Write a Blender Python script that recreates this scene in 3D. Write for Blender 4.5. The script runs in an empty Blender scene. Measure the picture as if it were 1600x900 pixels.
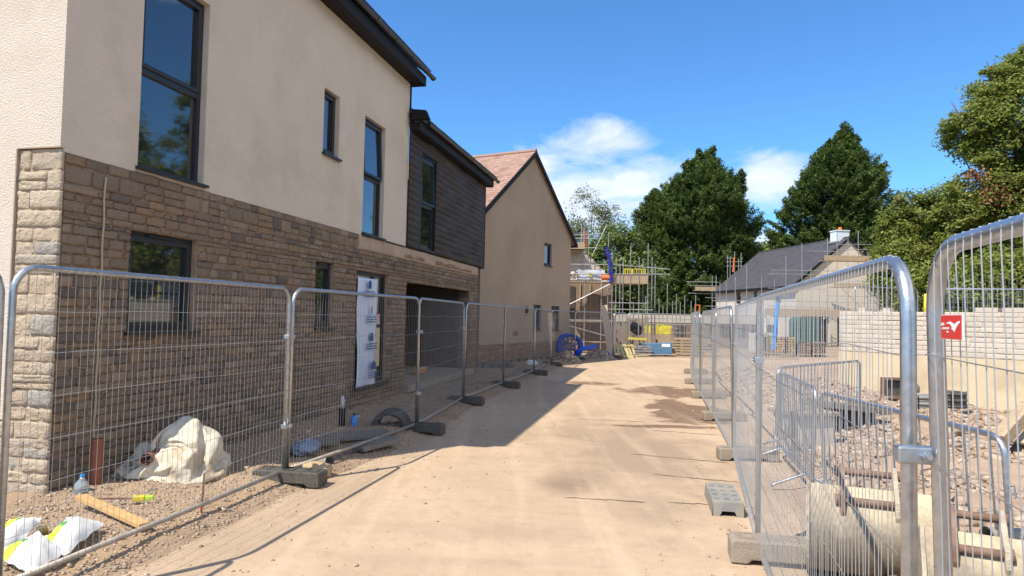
import bpy, math, random
import numpy as np
from mathutils import Vector, Matrix
random.seed(7); rng = np.random.default_rng(11)
sc = bpy.context.scene
COL = sc.collection
# ------------------------------------------------------------------ camera
FPX = 1050.0; EYE = 1.78; TH = math.atan(44/FPX); RHO = 0.02
Fv = Vector((0, math.cos(TH), math.sin(TH))); R0 = Vector((1, 0, 0)); U0 = Vector((0, -math.sin(TH), math.cos(TH)))
Rv = R0*math.cos(RHO)+U0*math.sin(RHO); Uv = U0*math.cos(RHO)-R0*math.sin(RHO)
cd = bpy.data.cameras.new('camera'); cam = bpy.data.objects.new('camera', cd); COL.objects.link(cam)
M = Matrix((Rv, Uv, -Fv)).transposed().to_4x4(); M.translation = (0, 0, EYE); cam.matrix_world = M
cd.sensor_fit = 'HORIZONTAL'; cd.sensor_width = 36; cd.lens = 36*FPX/1600; cd.clip_start = 0.05; cd.clip_end = 3000
sc.camera = cam
# ------------------------------------------------------------------ sun, sky
SUN_EL = 54.5; SUN_AZ = 48.0
se, sa = math.radians(SUN_EL), math.radians(SUN_AZ)
S3 = Vector((-math.sin(sa)*math.cos(se), -math.cos(sa)*math.cos(se), math.sin(se)))
sl = bpy.data.lights.new('sun', 'SUN'); sl.energy = 4.2; sl.angle = math.radians(0.53); sl.color = (1.0, 0.92, 0.79)
so = bpy.data.objects.new('sun', sl); COL.objects.link(so); so.rotation_euler = S3.to_track_quat('Z', 'Y').to_euler(); so.location = (-20, -20, 40)
w = bpy.data.worlds.new('World'); sc.world = w; w.use_nodes = True
nt = w.node_tree; nt.nodes.clear()
def N(nt, t, **k):
    n = nt.nodes.new(t)
    for a, b in k.items():
        if a == 'inp':
            for i, v in b.items(): n.inputs[i].default_value = v
        else: setattr(n, a, b)
    return n
def mth(nt, op, a, b=None, c=None, clamp=False):
    n = nt.nodes.new('ShaderNodeMath'); n.operation = op; n.use_clamp = clamp
    for i, x in enumerate((a, b, c)):
        if x is None: continue
        if isinstance(x, (int, float)): n.inputs[i].default_value = x
        else: nt.links.new(x, n.inputs[i])
    return n.outputs[0]
sky = N(nt, 'ShaderNodeTexSky', sky_type='NISHITA', sun_disc=False, sun_elevation=se, sun_rotation=math.radians(180+SUN_AZ),
        altitude=200, air_density=1.0, dust_density=0.25, ozone_density=3.0)
bg = N(nt, 'ShaderNodeBackground', inp={1: 0.115}); out = N(nt, 'ShaderNodeOutputWorld')
tint = N(nt, 'ShaderNodeMix', data_type='RGBA', blend_type='MULTIPLY', inp={0: 1.0, 7: (0.50, 0.86, 1.16, 1)})
nt.links.new(sky.outputs[0], tint.inputs[6])
tc = N(nt, 'ShaderNodeTexCoord'); sep = N(nt, 'ShaderNodeSeparateXYZ'); nt.links.new(tc.outputs['Generated'], sep.inputs[0])
X_, Y_, Z_ = sep.outputs
az = mth(nt, 'ARCTAN2', X_, Y_); el = mth(nt, 'ARCSINE', Z_)
mp = N(nt, 'ShaderNodeMapping', inp={3: (1, 1, 2.3)}); nt.links.new(tc.outputs['Generated'], mp.inputs[0])
nz = N(nt, 'ShaderNodeTexNoise', inp={'Scale': 8.5, 'Detail': 9.0, 'Roughness': 0.6, 'Distortion': 0.25}); nt.links.new(mp.outputs[0], nz.inputs['Vector'])
mask = None
def azel(px, py):
    d = (Fv+Rv*((px-800)/FPX)-Uv*((py-450)/FPX)).normalized(); return math.atan2(d.x, d.y), math.asin(d.z)
for (px, py, rx, ry, s) in [(915, 225, 95, 44, 1.15), (850, 262, 80, 60, 1.0), (905, 308, 150, 58, 1.3), (1000, 285, 110, 42, 1.15), (1060, 262, 60, 20, .6),
                            (1195, 288, 72, 60, 1.0), (1185, 372, 70, 34, .95), (955, 345, 90, 36, .9), (795, 228, 40, 8, .35), (640, 330, 160, 60, .6),
                            (1700, 380, 200, 60, .7), (2300, 330, 500, 90, .8), (-300, 300, 500, 90, .7)]:
    a0, e0 = azel(px, py)
    u = mth(nt, 'DIVIDE', mth(nt, 'SUBTRACT', az, a0), rx/FPX); v = mth(nt, 'DIVIDE', mth(nt, 'SUBTRACT', el, e0), ry/FPX)
    r2 = mth(nt, 'ADD', mth(nt, 'MULTIPLY', u, u), mth(nt, 'MULTIPLY', v, v))
    g = mth(nt, 'MULTIPLY', mth(nt, 'EXPONENT', mth(nt, 'MULTIPLY', r2, -0.9)), s)
    mask = g if mask is None else mth(nt, 'MAXIMUM', mask, g)
cm = mth(nt, 'MULTIPLY', mth(nt, 'SUBTRACT', mth(nt, 'ADD', mask, mth(nt, 'MULTIPLY', mth(nt, 'SUBTRACT', nz.outputs[0], 0.5), 2.2)), 0.50), 1.55, clamp=True)
cm = mth(nt, 'MULTIPLY', mth(nt, 'SMOOTH_MIN', cm, 1.0, 0.2), mth(nt, 'MULTIPLY', mask, 1.6, clamp=True), clamp=True)
nz2 = N(nt, 'ShaderNodeTexNoise', inp={'Scale': 14.0, 'Detail': 5.0}); nt.links.new(mp.outputs[0], nz2.inputs['Vector'])
cc = N(nt, 'ShaderNodeMix', data_type='RGBA', inp={6: (3.7, 4.2, 5.4, 1), 7: (6.3, 6.6, 7.2, 1)}); nt.links.new(nz2.outputs[0], cc.inputs[0])
mx = N(nt, 'ShaderNodeMix', data_type='RGBA'); nt.links.new(mth(nt, 'MULTIPLY', cm, 0.93), mx.inputs[0]); nt.links.new(tint.outputs[2], mx.inputs[6]); nt.links.new(cc.outputs[2], mx.inputs[7])
# unseen bright clouds, added right and behind to lift light on shaded walls
mask2 = None
for (a0, e0, ra, re, s_) in ((105, 30, 34, 17, 1.2), (150, 26, 30, 15, 1.1), (75, 52, 26, 12, .9), (-165, 30, 26, 14, .9), (120, 60, 40, 12, .9)):
    u = mth(nt, 'DIVIDE', mth(nt, 'SUBTRACT', az, math.radians(a0)), math.radians(ra)); v = mth(nt, 'DIVIDE', mth(nt, 'SUBTRACT', el, math.radians(e0)), math.radians(re))
    g = mth(nt, 'MULTIPLY', mth(nt, 'EXPONENT', mth(nt, 'MULTIPLY', mth(nt, 'ADD', mth(nt, 'MULTIPLY', u, u), mth(nt, 'MULTIPLY', v, v)), -0.9)), s_)
    mask2 = g if mask2 is None else mth(nt, 'MAXIMUM', mask2, g)
cm2 = mth(nt, 'MULTIPLY', mth(nt, 'SUBTRACT', mth(nt, 'ADD', mask2, mth(nt, 'MULTIPLY', mth(nt, 'SUBTRACT', nz.outputs[0], 0.5), 2.2)), 0.42), 1.8, clamp=True)
mx2 = N(nt, 'ShaderNodeMix', data_type='RGBA', inp={7: (10.2, 9.6, 8.9, 1)}); nt.links.new(cm2, mx2.inputs[0]); nt.links.new(mx.outputs[2], mx2.inputs[6]); mx = mx2
nt.links.new(mx.outputs[2], bg.inputs[0]); nt.links.new(bg.outputs[0], out.inputs[0])
vs = sc.view_settings; vs.view_transform = 'Standard'; vs.look = 'None'; vs.gamma = 1; vs.use_curve_mapping = False; vs.exposure = 0.74
sc.cycles.max_bounces = 6; sc.cycles.transparent_max_bounces = 6; sc.cycles.diffuse_bounces = 4

# ------------------------------------------------------------------ helpers
def ray(px, py): return Fv+Rv*((px-800)/FPX)-Uv*((py-450)/FPX)
def G(px, py, z=0.0):
    d = ray(px, py); return Vector((0, 0, EYE))+d*((z-EYE)/d.z)
def D(px, py, Y):
    d = ray(px, py); return Vector((0, 0, EYE))+d*(Y/d.y)
def PLN(px, py, p, deg):
    a = math.radians(deg); u = Vector((math.sin(a), math.cos(a), 0)); n = Vector((u.y, -u.x, 0)); d = ray(px, py)
    t = (p[0]*n.x+p[1]*n.y)/(d.x*n.x+d.y*n.y); P = Vector((0, 0, EYE))+d*t
    return (P.x-p[0])*u.x+(P.y-p[1])*u.y, P.z
def tag(o, label=None, cat=None, group=None, kind=None):
    if label: o['label'] = label
    if cat: o['category'] = cat
    if group: o['group'] = group
    if kind: o['kind'] = kind
    return o
def empty(name, loc=(0, 0, 0), rz=0, label=None, cat=None, group=None):
    o = bpy.data.objects.new(name, None); COL.objects.link(o); o.location = loc; o.rotation_euler = (0, 0, rz); o.empty_display_size = .2
    return tag(o, label, cat, group)
def wloc(o):
    v = Vector((0, 0, 0))
    while o is not None: v += o.location; o = o.parent
    return v
class MB:
    def __init__(s): s.v = []; s.f = []
    def add(s, vs, fs):
        k = len(s.v); s.v += [tuple(x) for x in vs]; s.f += [tuple(i+k for i in f) for f in fs]; return s
    def box(s, x0, x1, y0, y1, z0, z1):
        return s.add([(x0,y0,z0),(x1,y0,z0),(x1,y1,z0),(x0,y1,z0),(x0,y0,z1),(x1,y0,z1),(x1,y1,z1),(x0,y1,z1)],
                     [(3,2,1,0),(4,5,6,7),(0,1,5,4),(1,2,6,5),(2,3,7,6),(3,0,4,7)])
    def obox(s, c, ax, ay, az):
        c = Vector(c); ax = Vector(ax); ay = Vector(ay); az = Vector(az)
        P = [c+ax*i+ay*j+az*k for k in (-1, 1) for i, j in ((-1,-1),(1,-1),(1,1),(-1,1))]
        return s.add(P, [(3,2,1,0),(4,5,6,7),(0,1,5,4),(1,2,6,5),(2,3,7,6),(3,0,4,7)])
    def bar(s, a, b, w, h):   # rectangular bar from a to b, w across, h tall
        a = Vector(a); b = Vector(b); d = (b-a); L = d.length; d.normalize(); up = Vector((0,0,1))
        if abs(d.z) > .95: up = Vector((0,1,0))
        sd = d.cross(up).normalized(); u = sd.cross(d)
        return s.obox((a+b)/2, d*L/2, sd*w/2, u*h/2)
    def tube(s, pts, r, n=8, caps=True):
        pts = [Vector(p) for p in pts]; m = len(pts); k = len(s.v); prev = None
        rr = r if isinstance(r, (list, tuple)) else [r]*m
        for i, p in enumerate(pts):
            t = (pts[min(i+1, m-1)]-pts[max(i-1, 0)]).normalized()
            if prev is None:
                ref = Vector((0,0,1)) if abs(t.z) < .9 else Vector((1,0,0)); a = t.cross(ref).normalized()
            else: a = (prev-t*prev.dot(t)).normalized()
            prev = a; b = t.cross(a)
            for j in range(n):
                q = 2*math.pi*j/n; s.v.append(tuple(p+(a*math.cos(q)+b*math.sin(q))*rr[i]))
        for i in range(m-1):
            for j in range(n):
                j2 = (j+1) % n; s.f.append((k+i*n+j, k+i*n+j2, k+(i+1)*n+j2, k+(i+1)*n+j))
        if caps: s.f.append(tuple(k+j for j in range(n))[::-1]); s.f.append(tuple(k+(m-1)*n+j for j in range(n)))
        return s
    def prism(s, poly, vec):
        n = len(poly); P = [Vector(p) for p in poly]; v = Vector(vec)
        return s.add(P+[p+v for p in P], [tuple(range(n))[::-1], tuple(range(n, 2*n))]+[(i, (i+1) % n, n+(i+1) % n, n+i) for i in range(n)])
    def torus(s, c, R, r, ax='z', n=28, m=8, wob=0):
        pts = []
        for i in range(n+1):
            q = 2*math.pi*i/n; x, y = R*math.cos(q), R*math.sin(q); z = wob*math.sin(3*q)
            pts.append(Vector(c)+(Vector((x,y,z)) if ax == 'z' else Vector((x,z,y)) if ax == 'y' else Vector((z,x,y))))
        return s.tube(pts, r, m, False)
    def build(s, name, mat, parent=None, smooth=False, o=None, local=False, bevel=0):
        off = Vector((0,0,0))
        if parent is not None and not local: off = wloc(parent)
        if o is not None: off = Vector(o)
        me = bpy.data.meshes.new(name); me.from_pydata([(a-off.x, b-off.y, c-off.z) for a, b, c in s.v], [], s.f)
        me.materials.append(mat); ob = bpy.data.objects.new(name, me); COL.objects.link(ob)
        if o is not None and parent is None: ob.location = off
        if parent is not None: ob.parent = parent
        if smooth: me.polygons.foreach_set('use_smooth', [True]*len(me.polygons)); 
        if smooth == 'auto': me.set_sharp_from_angle(angle=math.radians(40))
        if bevel:
            b = ob.modifiers.new('bevel', 'BEVEL'); b.width = bevel; b.segments = 2; b.limit_method = 'ANGLE'
        me.update(); return ob
def npmesh(name, V, F, mat, parent=None, smooth=False, tint=None, o=None, local=False):
    off = np.zeros(3)
    if parent is not None and not local: off = np.array(wloc(parent))
    if o is not None: off = np.array(o)
    me = bpy.data.meshes.new(name); n, k = F.shape
    me.vertices.add(len(V)); me.vertices.foreach_set('co', (V-off).astype(np.float32).ravel())
    me.loops.add(n*k); me.loops.foreach_set('vertex_index', F.astype(np.int32).ravel())
    me.polygons.add(n); me.polygons.foreach_set('loop_start', (np.arange(n)*k).astype(np.int32))
    if smooth: me.polygons.foreach_set('use_smooth', np.ones(n, bool))
    me.update(calc_edges=True); me.materials.append(mat)
    if tint is not None:
        a = me.attributes.new('tint', 'FLOAT', 'FACE'); a.data.foreach_set('value', tint.astype(np.float32))
    ob = bpy.data.objects.new(name, me); COL.objects.link(ob)
    if o is not None and parent is None: ob.location = o
    if parent is not None: ob.parent = parent
    return ob
# smooth value noise
_T = rng.random((64, 64, 64))
def vnoise(x, y, z=0.0):
    x = np.asarray(x, float); y = np.asarray(y, float); z = np.zeros_like(x)+z
    xi, yi, zi = np.floor(x).astype(int), np.floor(y).astype(int), np.floor(z).astype(int)
    f = lambda t: t*t*(3-2*t)
    u, v, w_ = f(x-xi), f(y-yi), f(z-zi); r = 0
    for a in (0, 1):
        for b in (0, 1):
            for c in (0, 1):
                r = r+_T[(xi+a) % 64, (yi+b) % 64, (zi+c) % 64]*(u if a else 1-u)*(v if b else 1-v)*(w_ if c else 1-w_)
    return r
def fbm(x, y, z=0.0, o=4):
    r = 0; a = .5
    for i in range(o): r = r+a*vnoise(np.asarray(x)*2**i+i*7.3, np.asarray(y)*2**i+i*3.1, np.asarray(z)*2**i); a *= .5
    return r

# ------------------------------------------------------------------ materials
MATS = {}
def mat(name, c1, c2=None, scale=4, rough=.8, bump=0, bscale=40, metal=0, spec=.4, tintvar=None, c3=None, s3=1.0, stretch=None, bdist=.01, trans=0, thr=(.35, .65), coat=0):
    m = bpy.data.materials.new(name); m.use_nodes = True; t = m.node_tree; P = t.nodes['Principled BSDF']
    P.inputs['Roughness'].default_value = rough; P.inputs['Metallic'].default_value = metal; P.inputs['Specular IOR Level'].default_value = spec
    if coat: P.inputs['Coat Weight'].default_value = coat
    tc = N(t, 'ShaderNodeTexCoord'); vec = tc.outputs['Object']
    if stretch:
        mp = N(t, 'ShaderNodeMapping', inp={3: stretch}); t.links.new(vec, mp.inputs[0]); vec = mp.outputs[0]
    col = None
    P.inputs['Base Color'].default_value = (*c1, 1)
    if c2:
        n = N(t, 'ShaderNodeTexNoise', inp={'Scale': scale, 'Detail': 8.0, 'Roughness': .6}); t.links.new(vec, n.inputs['Vector'])
        r = N(t, 'ShaderNodeMapRange', inp={1: thr[0], 2: thr[1]}); t.links.new(n.outputs[0], r.inputs[0])
        mx = N(t, 'ShaderNodeMix', data_type='RGBA', inp={6: (*c1, 1), 7: (*c2, 1)}); t.links.new(r.outputs[0], mx.inputs[0]); col = mx.outputs[2]
    if c3:
        n = N(t, 'ShaderNodeTexNoise', inp={'Scale': s3, 'Detail': 6.0, 'Roughness': .65}); t.links.new(vec, n.inputs['Vector'])
        r = N(t, 'ShaderNodeMapRange', inp={1: .5, 2: .66}); t.links.new(n.outputs[0], r.inputs[0])
        mx = N(t, 'ShaderNodeMix', data_type='RGBA', inp={7: (*c3, 1)}); t.links.new(r.outputs[0], mx.inputs[0])
        if col: t.links.new(col, mx.inputs[6])
        else: mx.inputs[6].default_value = (*c1, 1)
        col = mx.outputs[2]
    if tintvar:   # per-face attribute 'tint' picks from a ramp
        at = N(t, 'ShaderNodeAttribute', attribute_name='tint'); rp = N(t, 'ShaderNodeValToRGB'); e = rp.color_ramp.elements
        while len(e) < len(tintvar): e.new(.5)
        for i, c in enumerate(tintvar): e[i].position = i/max(1, len(tintvar)-1); e[i].color = (*c, 1)
        t.links.new(at.outputs['Fac'], rp.inputs[0])
        if col:
            mx = N(t, 'ShaderNodeMix', data_type='RGBA', inp={0: .28}); t.links.new(rp.outputs[0], mx.inputs[6]); t.links.new(col, mx.inputs[7]); col = mx.outputs[2]
        else: col = rp.outputs[0]
    if col: t.links.new(col, P.inputs['Base Color'])
    if bump:
        n = N(t, 'ShaderNodeTexNoise', inp={'Scale': bscale, 'Detail': 6.0, 'Roughness': .6}); t.links.new(vec, n.inputs['Vector'])
        b = N(t, 'ShaderNodeBump', inp={'Strength': bump, 'Distance': bdist}); t.links.new(n.outputs[0], b.inputs['Height']); t.links.new(b.outputs[0], P.inputs['Normal'])
    if trans:
        tr = N(t, 'ShaderNodeBsdfTranslucent'); ms = N(t, 'ShaderNodeMixShader', inp={0: trans})
        if col: t.links.new(col, tr.inputs[0])
        else: tr.inputs[0].default_value = (*c1, 1)
        o = t.nodes['Material Output']; t.links.new(P.outputs[0], ms.inputs[1]); t.links.new(tr.outputs[0], ms.inputs[2]); t.links.new(ms.outputs[0], o.inputs[0])
    MATS[name] = m; return m
render_m = mat('cream_render', (.68, .60, .505), (.635, .56, .47), 1.2, .95, 1.0, 62, spec=.15, bdist=.022, c3=(.58,.505,.415), s3=.7)
stone_m = mat('rubble_stone', (.27, .20, .135), (.18, .14, .10), 9, .9, 1.0, 24, spec=.2, bdist=.035,
              tintvar=[(.19,.145,.11),(.28,.215,.165),(.155,.12,.095),(.33,.255,.19),(.21,.16,.12),(.31,.205,.125),(.18,.145,.12),(.245,.19,.145),(.08,.082,.09),(.27,.19,.14),(.20,.15,.115)], c3=(.31,.24,.18), s3=5)
mortar_m = mat('lime_mortar', (.37, .275, .21), (.29, .215, .16), 6, .95, .8, 60, spec=.1)
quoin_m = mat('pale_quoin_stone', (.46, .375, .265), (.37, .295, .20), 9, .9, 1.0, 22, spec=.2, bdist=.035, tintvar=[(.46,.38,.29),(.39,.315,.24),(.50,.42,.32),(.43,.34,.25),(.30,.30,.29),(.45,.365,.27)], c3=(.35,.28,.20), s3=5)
ashlar_m = mat('pale_ashlar', (.42, .33, .25), (.36, .27, .20), 5, .9, .5, 50, spec=.15, tintvar=[(.40,.31,.235),(.45,.35,.27),(.37,.28,.21)])
black_m = mat('black_trim', (.013, .013, .014), None, rough=.6, spec=.2)
frame_m = mat('anthracite_frame', (.02, .023, .028), None, rough=.4, spec=.5)
clad_m = mat('charred_cladding', (.05, .043, .037), (.028, .024, .021), 3, .62, .6, 12, stretch=(.6, 4, 9), tintvar=[(.034,.029,.026),(.055,.047,.04),(.043,.037,.032)])
slate_m = mat('grey_slate', (.085, .078, .082), (.06, .056, .06), 5, .55, .3, 30, tintvar=[(.07,.064,.068),(.105,.095,.10),(.085,.078,.083)])
dslate_m = mat('dark_roof_tile', (.045, .043, .045), (.03, .03, .032), 5, .6, .3, 30)
red_tile_m = mat('red_clay_tile', (.33, .20, .15), (.25, .15, .115), 3, .8, .4, 30, tintvar=[(.30,.18,.14),(.42,.27,.21),(.24,.145,.115),(.37,.25,.20)])
glass_m = mat('window_glass', (.012, .016, .016), None, rough=.03, spec=1.0, coat=.0); glass_m.node_tree.nodes['Principled BSDF'].inputs['IOR'].default_value = 1.75
render2_m = mat('brown_render', (.375, .305, .235), (.325, .262, .20), .5, .95, .5, 70, spec=.1, c3=(.31,.25,.185), s3=.45)
brick_m = mat('plinth_brick', (.30, .19, .13), (.22, .15, .11), 8, .9, .6, 40, spec=.15, tintvar=[(.34,.22,.15),(.26,.17,.12),(.20,.14,.11),(.38,.27,.19)])
galv_m = mat('galvanised_steel', (.50, .53, .57), (.36, .39, .43), 26, .36, .15, 60, metal=.9)
dgalv_m = mat('dusty_steel', (.48, .43, .37), (.34, .29, .24), 9, .6, .2, 60, metal=.45)
wire_m = mat('steel_wire', (.36, .37, .38), None, rough=.5, metal=.55)
scaf_m = mat('scaffold_tube', (.42, .42, .42), (.28, .27, .26), 6, .5, 0, metal=.6)
board_m = mat('scaffold_board', (.44, .33, .21), (.30, .225, .15), 5, .85, .3, 30, stretch=(1, 1, 6))
timber_m = mat('new_timber', (.58, .36, .15), (.46, .28, .12), 6, .7, .3, 30)
rubber_m = mat('dark_rubber', (.055, .052, .048), (.11, .095, .075), 7, .75, .6, 50)
conc_m = mat('dusty_concrete', (.33, .275, .21), (.24, .195, .15), 7, .9, .7, 60)
gplas_m = mat('grey_plastic', (.20, .205, .20), (.30, .27, .22), 6, .6, .3, 50)
block_m = mat('pale_block', (.52, .46, .385), (.46, .405, .335), 4, .92, .5, 50, tintvar=[(.52,.46,.385),(.58,.52,.43),(.47,.41,.34),(.55,.485,.405)])
gblock_m = mat('grey_block', (.22, .195, .165), (.17, .15, .125), 4, .92, .4, 50)
castc_m = mat('cream_concrete', (.60, .50, .345), (.54, .44, .295), 1.3, .85, .25, 40, c3=(.47,.38,.26), s3=.9)
white_m = mat('white_sack', (.78, .78, .76), (.66, .65, .62), 5, .45, .5, 20)
bag_m = mat('woven_bag', (.66, .60, .48), (.56, .49, .38), 4, .75, .7, 9, trans=.10, bdist=.025, c3=(.44,.34,.23), s3=3)
blue_m = mat('blue_plastic', (.008, .085, .52), None, rough=.35)
skyblue_m = mat('bright_blue_plastic', (.02, .27, .75), None, rough=.4)
steelblue_m = mat('blue_paint', (.06, .19, .36), (.09, .17, .26), 6, .55, .1, 30)
yellow_m = mat('yellow_plastic', (.66, .56, .04), (.54, .45, .05), 3, .5)
orange_m = mat('orange_plastic', (.70, .16, .03), (.60, .14, .03), 5, .5)
clay_m = mat('brown_clay', (.25, .085, .045), (.20, .07, .04), 5, .45, .1, 30)
rust_m = mat('rusty_steel', (.16, .085, .055), (.26, .17, .12), 9, .75, .6, 50, metal=.2)
bucket_m = mat('cream_painted_steel', (.54, .45, .29), (.44, .36, .235), 5, .65, .6, 30, c3=(.30,.23,.16), s3=3)
def mudcoat(m, z0, z1, c):
    t = m.node_tree; P = t.nodes['Principled BSDF']; old = P.inputs['Base Color'].links[0].from_socket; tc = N(t, 'ShaderNodeTexCoord'); sp = N(t, 'ShaderNodeSeparateXYZ'); t.links.new(tc.outputs['Object'], sp.inputs[0])
    n = N(t, 'ShaderNodeTexNoise', inp={'Scale': 7.0, 'Detail': 8.0, 'Roughness': .7}); t.links.new(tc.outputs['Object'], n.inputs['Vector'])
    h = mth(t, 'ADD', sp.outputs[2], mth(t, 'MULTIPLY', mth(t, 'SUBTRACT', n.outputs[0], .5), .55)); r = N(t, 'ShaderNodeMapRange', inp={1: z1, 2: z0}); t.links.new(h, r.inputs[0])
    n2 = N(t, 'ShaderNodeTexNoise', inp={'Scale': 30.0, 'Detail': 6.0}); t.links.new(tc.outputs['Object'], n2.inputs['Vector']); cm_ = N(t, 'ShaderNodeMix', data_type='RGBA', inp={6: (*c, 1), 7: (c[0]*1.7, c[1]*1.7, c[2]*1.6, 1)}); t.links.new(n2.outputs[0], cm_.inputs[0])
    mx = N(t, 'ShaderNodeMix', data_type='RGBA'); t.links.new(r.outputs[0], mx.inputs[0]); t.links.new(old, mx.inputs[6]); t.links.new(cm_.outputs[2], mx.inputs[7]); t.links.new(mx.outputs[2], P.inputs['Base Color'])
mudcoat(bucket_m, .33, .60, (.125, .098, .07))
bucket2_m = mat('mud_caked_steel', (.30, .25, .19), (.45, .385, .28), 9, .85, .9, 30, bdist=.02)
wrap_m = mat('plastic_wrap', (.45, .47, .52), (.62, .64, .68), 5, .35, .6, 8)
film_m = mat('protective_film', (.52, .60, .76), (.62, .68, .80), 2, .35, .4, 9)
ink_m = mat('blue_ink', (.02, .07, .22), None, rough=.5)
red_m = mat('red_sign', (.62, .035, .03), (.66, .06, .05), 3, .4)
wht_m = mat('white_print', (.82, .82, .80), None, rough=.5)
dark_m = mat('dark_interior', (.05, .045, .04), (.08, .07, .06), 2, .9)
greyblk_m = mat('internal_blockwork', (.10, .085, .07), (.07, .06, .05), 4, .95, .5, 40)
green_m = mat('green_paint', (.045, .11, .085), (.06, .12, .10), 3, .5)
bark_m = mat('bark', (.12, .09, .065), (.08, .06, .045), 6, .95, .8, 25)
birch_m = mat('pale_bark', (.50, .48, .43), (.30, .28, .25), 6, .8)
paper_m = mat('brown_card', (.40, .28, .16), (.32, .22, .13), 5, .8)
lime_m = mat('lime_print', (.45, .68, .04), None, rough=.5)
clear_m = mat('clear_bottle', (.55, .68, .80), None, rough=.1, spec=.8); clear_m.node_tree.nodes['Principled BSDF'].inputs['Transmission Weight'].default_value = .75
gravel_stone_m = mat('broken_stone', (.38, .28, .20), None, rough=.95, bump=.4, bscale=30, tintvar=[(.36,.27,.195),(.43,.335,.25),(.31,.23,.17),(.39,.285,.205),(.50,.41,.315),(.27,.21,.165),(.38,.275,.195)])
def earth(name, a, b, c, sc1=.5, sc2=6, bump=.8, bs=30, mud=False, wheel=False):
    m = mat(name, a, rough=.95, spec=.1); t = m.node_tree; P = t.nodes['Principled BSDF']; tc = N(t, 'ShaderNodeTexCoord'); v = tc.outputs['Object']
    def noise(s, d=8, ro=.6, dist=0): 
        n = N(t, 'ShaderNodeTexNoise', inp={'Scale': s, 'Detail': float(d), 'Roughness': ro, 'Distortion': float(dist)}); t.links.new(v, n.inputs['Vector']); return n.outputs[0]
    def mixc(f, x, y):
        n = N(t, 'ShaderNodeMix', data_type='RGBA'); t.links.new(f, n.inputs[0])
        for i, q in ((6, x), (7, y)):
            if isinstance(q, tuple): n.inputs[i].default_value = (*q, 1)
            else: t.links.new(q, n.inputs[i])
        return n.outputs[2]
    def rng_(x, lo, hi): 
        n = N(t, 'ShaderNodeMapRange', inp={1: lo, 2: hi}); t.links.new(x, n.inputs[0]); return n.outputs[0]
    n1 = noise(sc1, 9, .62, .6); n2 = noise(sc2, 10, .7)
    col = mixc(rng_(n1, .42, .62), a, b); col = mixc(mth(t, 'MULTIPLY', rng_(n2, .5, .72), .55), col, c)
    sp = N(t, 'ShaderNodeSeparateXYZ'); t.links.new(v, sp.inputs[0]); x, y = sp.outputs[0], sp.outputs[1]
    rough = None
    if mud:
        def blob(cx, cy, rx, ry, amp, lo, hi, sn=1.2):
            u = mth(t, 'DIVIDE', mth(t, 'SUBTRACT', x, cx), rx); w_ = mth(t, 'DIVIDE', mth(t, 'SUBTRACT', y, cy), ry)
            r2 = mth(t, 'SQRT', mth(t, 'ADD', mth(t, 'MULTIPLY', u, u), mth(t, 'MULTIPLY', w_, w_)))
            return rng_(mth(t, 'ADD', r2, mth(t, 'MULTIPLY', mth(t, 'SUBTRACT', noise(sn, 8, .6, .4), .5), amp)), hi, lo)
        # pale scraped dust, grey worn patch, brown mud by the right fence
        g = mth(t, 'MAXIMUM', blob(1.7, 9.3, 1.3, 3.3, 2.4, .3, 1.1), blob(.9, 7.6, .55, .9, 2.0, .2, 1.1)); col = mixc(mth(t, 'MULTIPLY', g, .85), col, (.285, .21, .145)); g2_ = blob(.55, 7.2, .42, .55, 1.2, .3, 1.0, 1.1); col = mixc(mth(t, 'MULTIPLY', g2_, .7), col, (.21, .15, .105)); g3_ = mth(t, 'MAXIMUM', blob(-.1, 5.6, 1.1, .35, 2.0, .2, 1.0), blob(2.4, 6.6, .8, 1.6, 2.4, .2, 1.0)); col = mixc(mth(t, 'MULTIPLY', g3_, .5), col, (.33, .245, .17)); n5 = noise(9, 9, .75, 1.5); col = mixc(mth(t, 'MULTIPLY', rng_(n5, .56, .70), .35), col, (.56, .44, .30))
        md = mth(t, 'MAXIMUM', blob(3.45, 13.0, .9, 1.9, 2.2, .78, .95, 1.3), mth(t, 'MAXIMUM', blob(4.3, 16.6, 1.6, 1.4, 2.6, .7, 1.0, 1.5), mth(t, 'MAXIMUM', blob(2.6, 11.2, 1.1, .22, 1.8, .6, .9, 1.6), blob(2.2, 18.3, 1.0, .5, 2.8, .5, 1.0, 1.6))))
        col = mixc(mth(t, 'MULTIPLY', md, .9), col, (.165, .10, .058))
        r_ = N(t, 'ShaderNodeMapRange', inp={1: 0., 2: 1., 3: .95, 4: .6}); t.links.new(md, r_.inputs[0]); t.links.new(r_.outputs[0], P.inputs['Roughness'])
        # tyre-worn streaks running along the road
        mp = N(t, 'ShaderNodeMapping', inp={2: (0, 0, math.radians(9)), 3: (2.2, .16, 1)}); t.links.new(v, mp.inputs[0])
        st = N(t, 'ShaderNodeTexNoise', inp={'Scale': 1.3, 'Detail': 7.0, 'Roughness': .6}); t.links.new(mp.outputs[0], st.inputs['Vector'])
        col = mixc(mth(t, 'MULTIPLY', rng_(st.outputs[0], .5, .7), .38), col, (.60, .46, .32))
        mp = N(t, 'ShaderNodeMapping', inp={2: (0, 0, math.radians(12)), 3: (.3, 2.6, 1)}); t.links.new(v, mp.inputs[0])
        st = N(t, 'ShaderNodeTexNoise', inp={'Scale': .9, 'Detail': 7.0, 'Roughness': .6}); t.links.new(mp.outputs[0], st.inputs['Vector'])
        col = mixc(mth(t, 'MULTIPLY', rng_(st.outputs[0], .55, .68), .30), col, (.33, .24, .165))
    t.links.new(col, P.inputs['Base Color'])
    nb = noise(bs, 8, .7); b = N(t, 'ShaderNodeBump', inp={'Strength': bump, 'Distance': .012}); t.links.new(nb, b.inputs['Height'])
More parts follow.
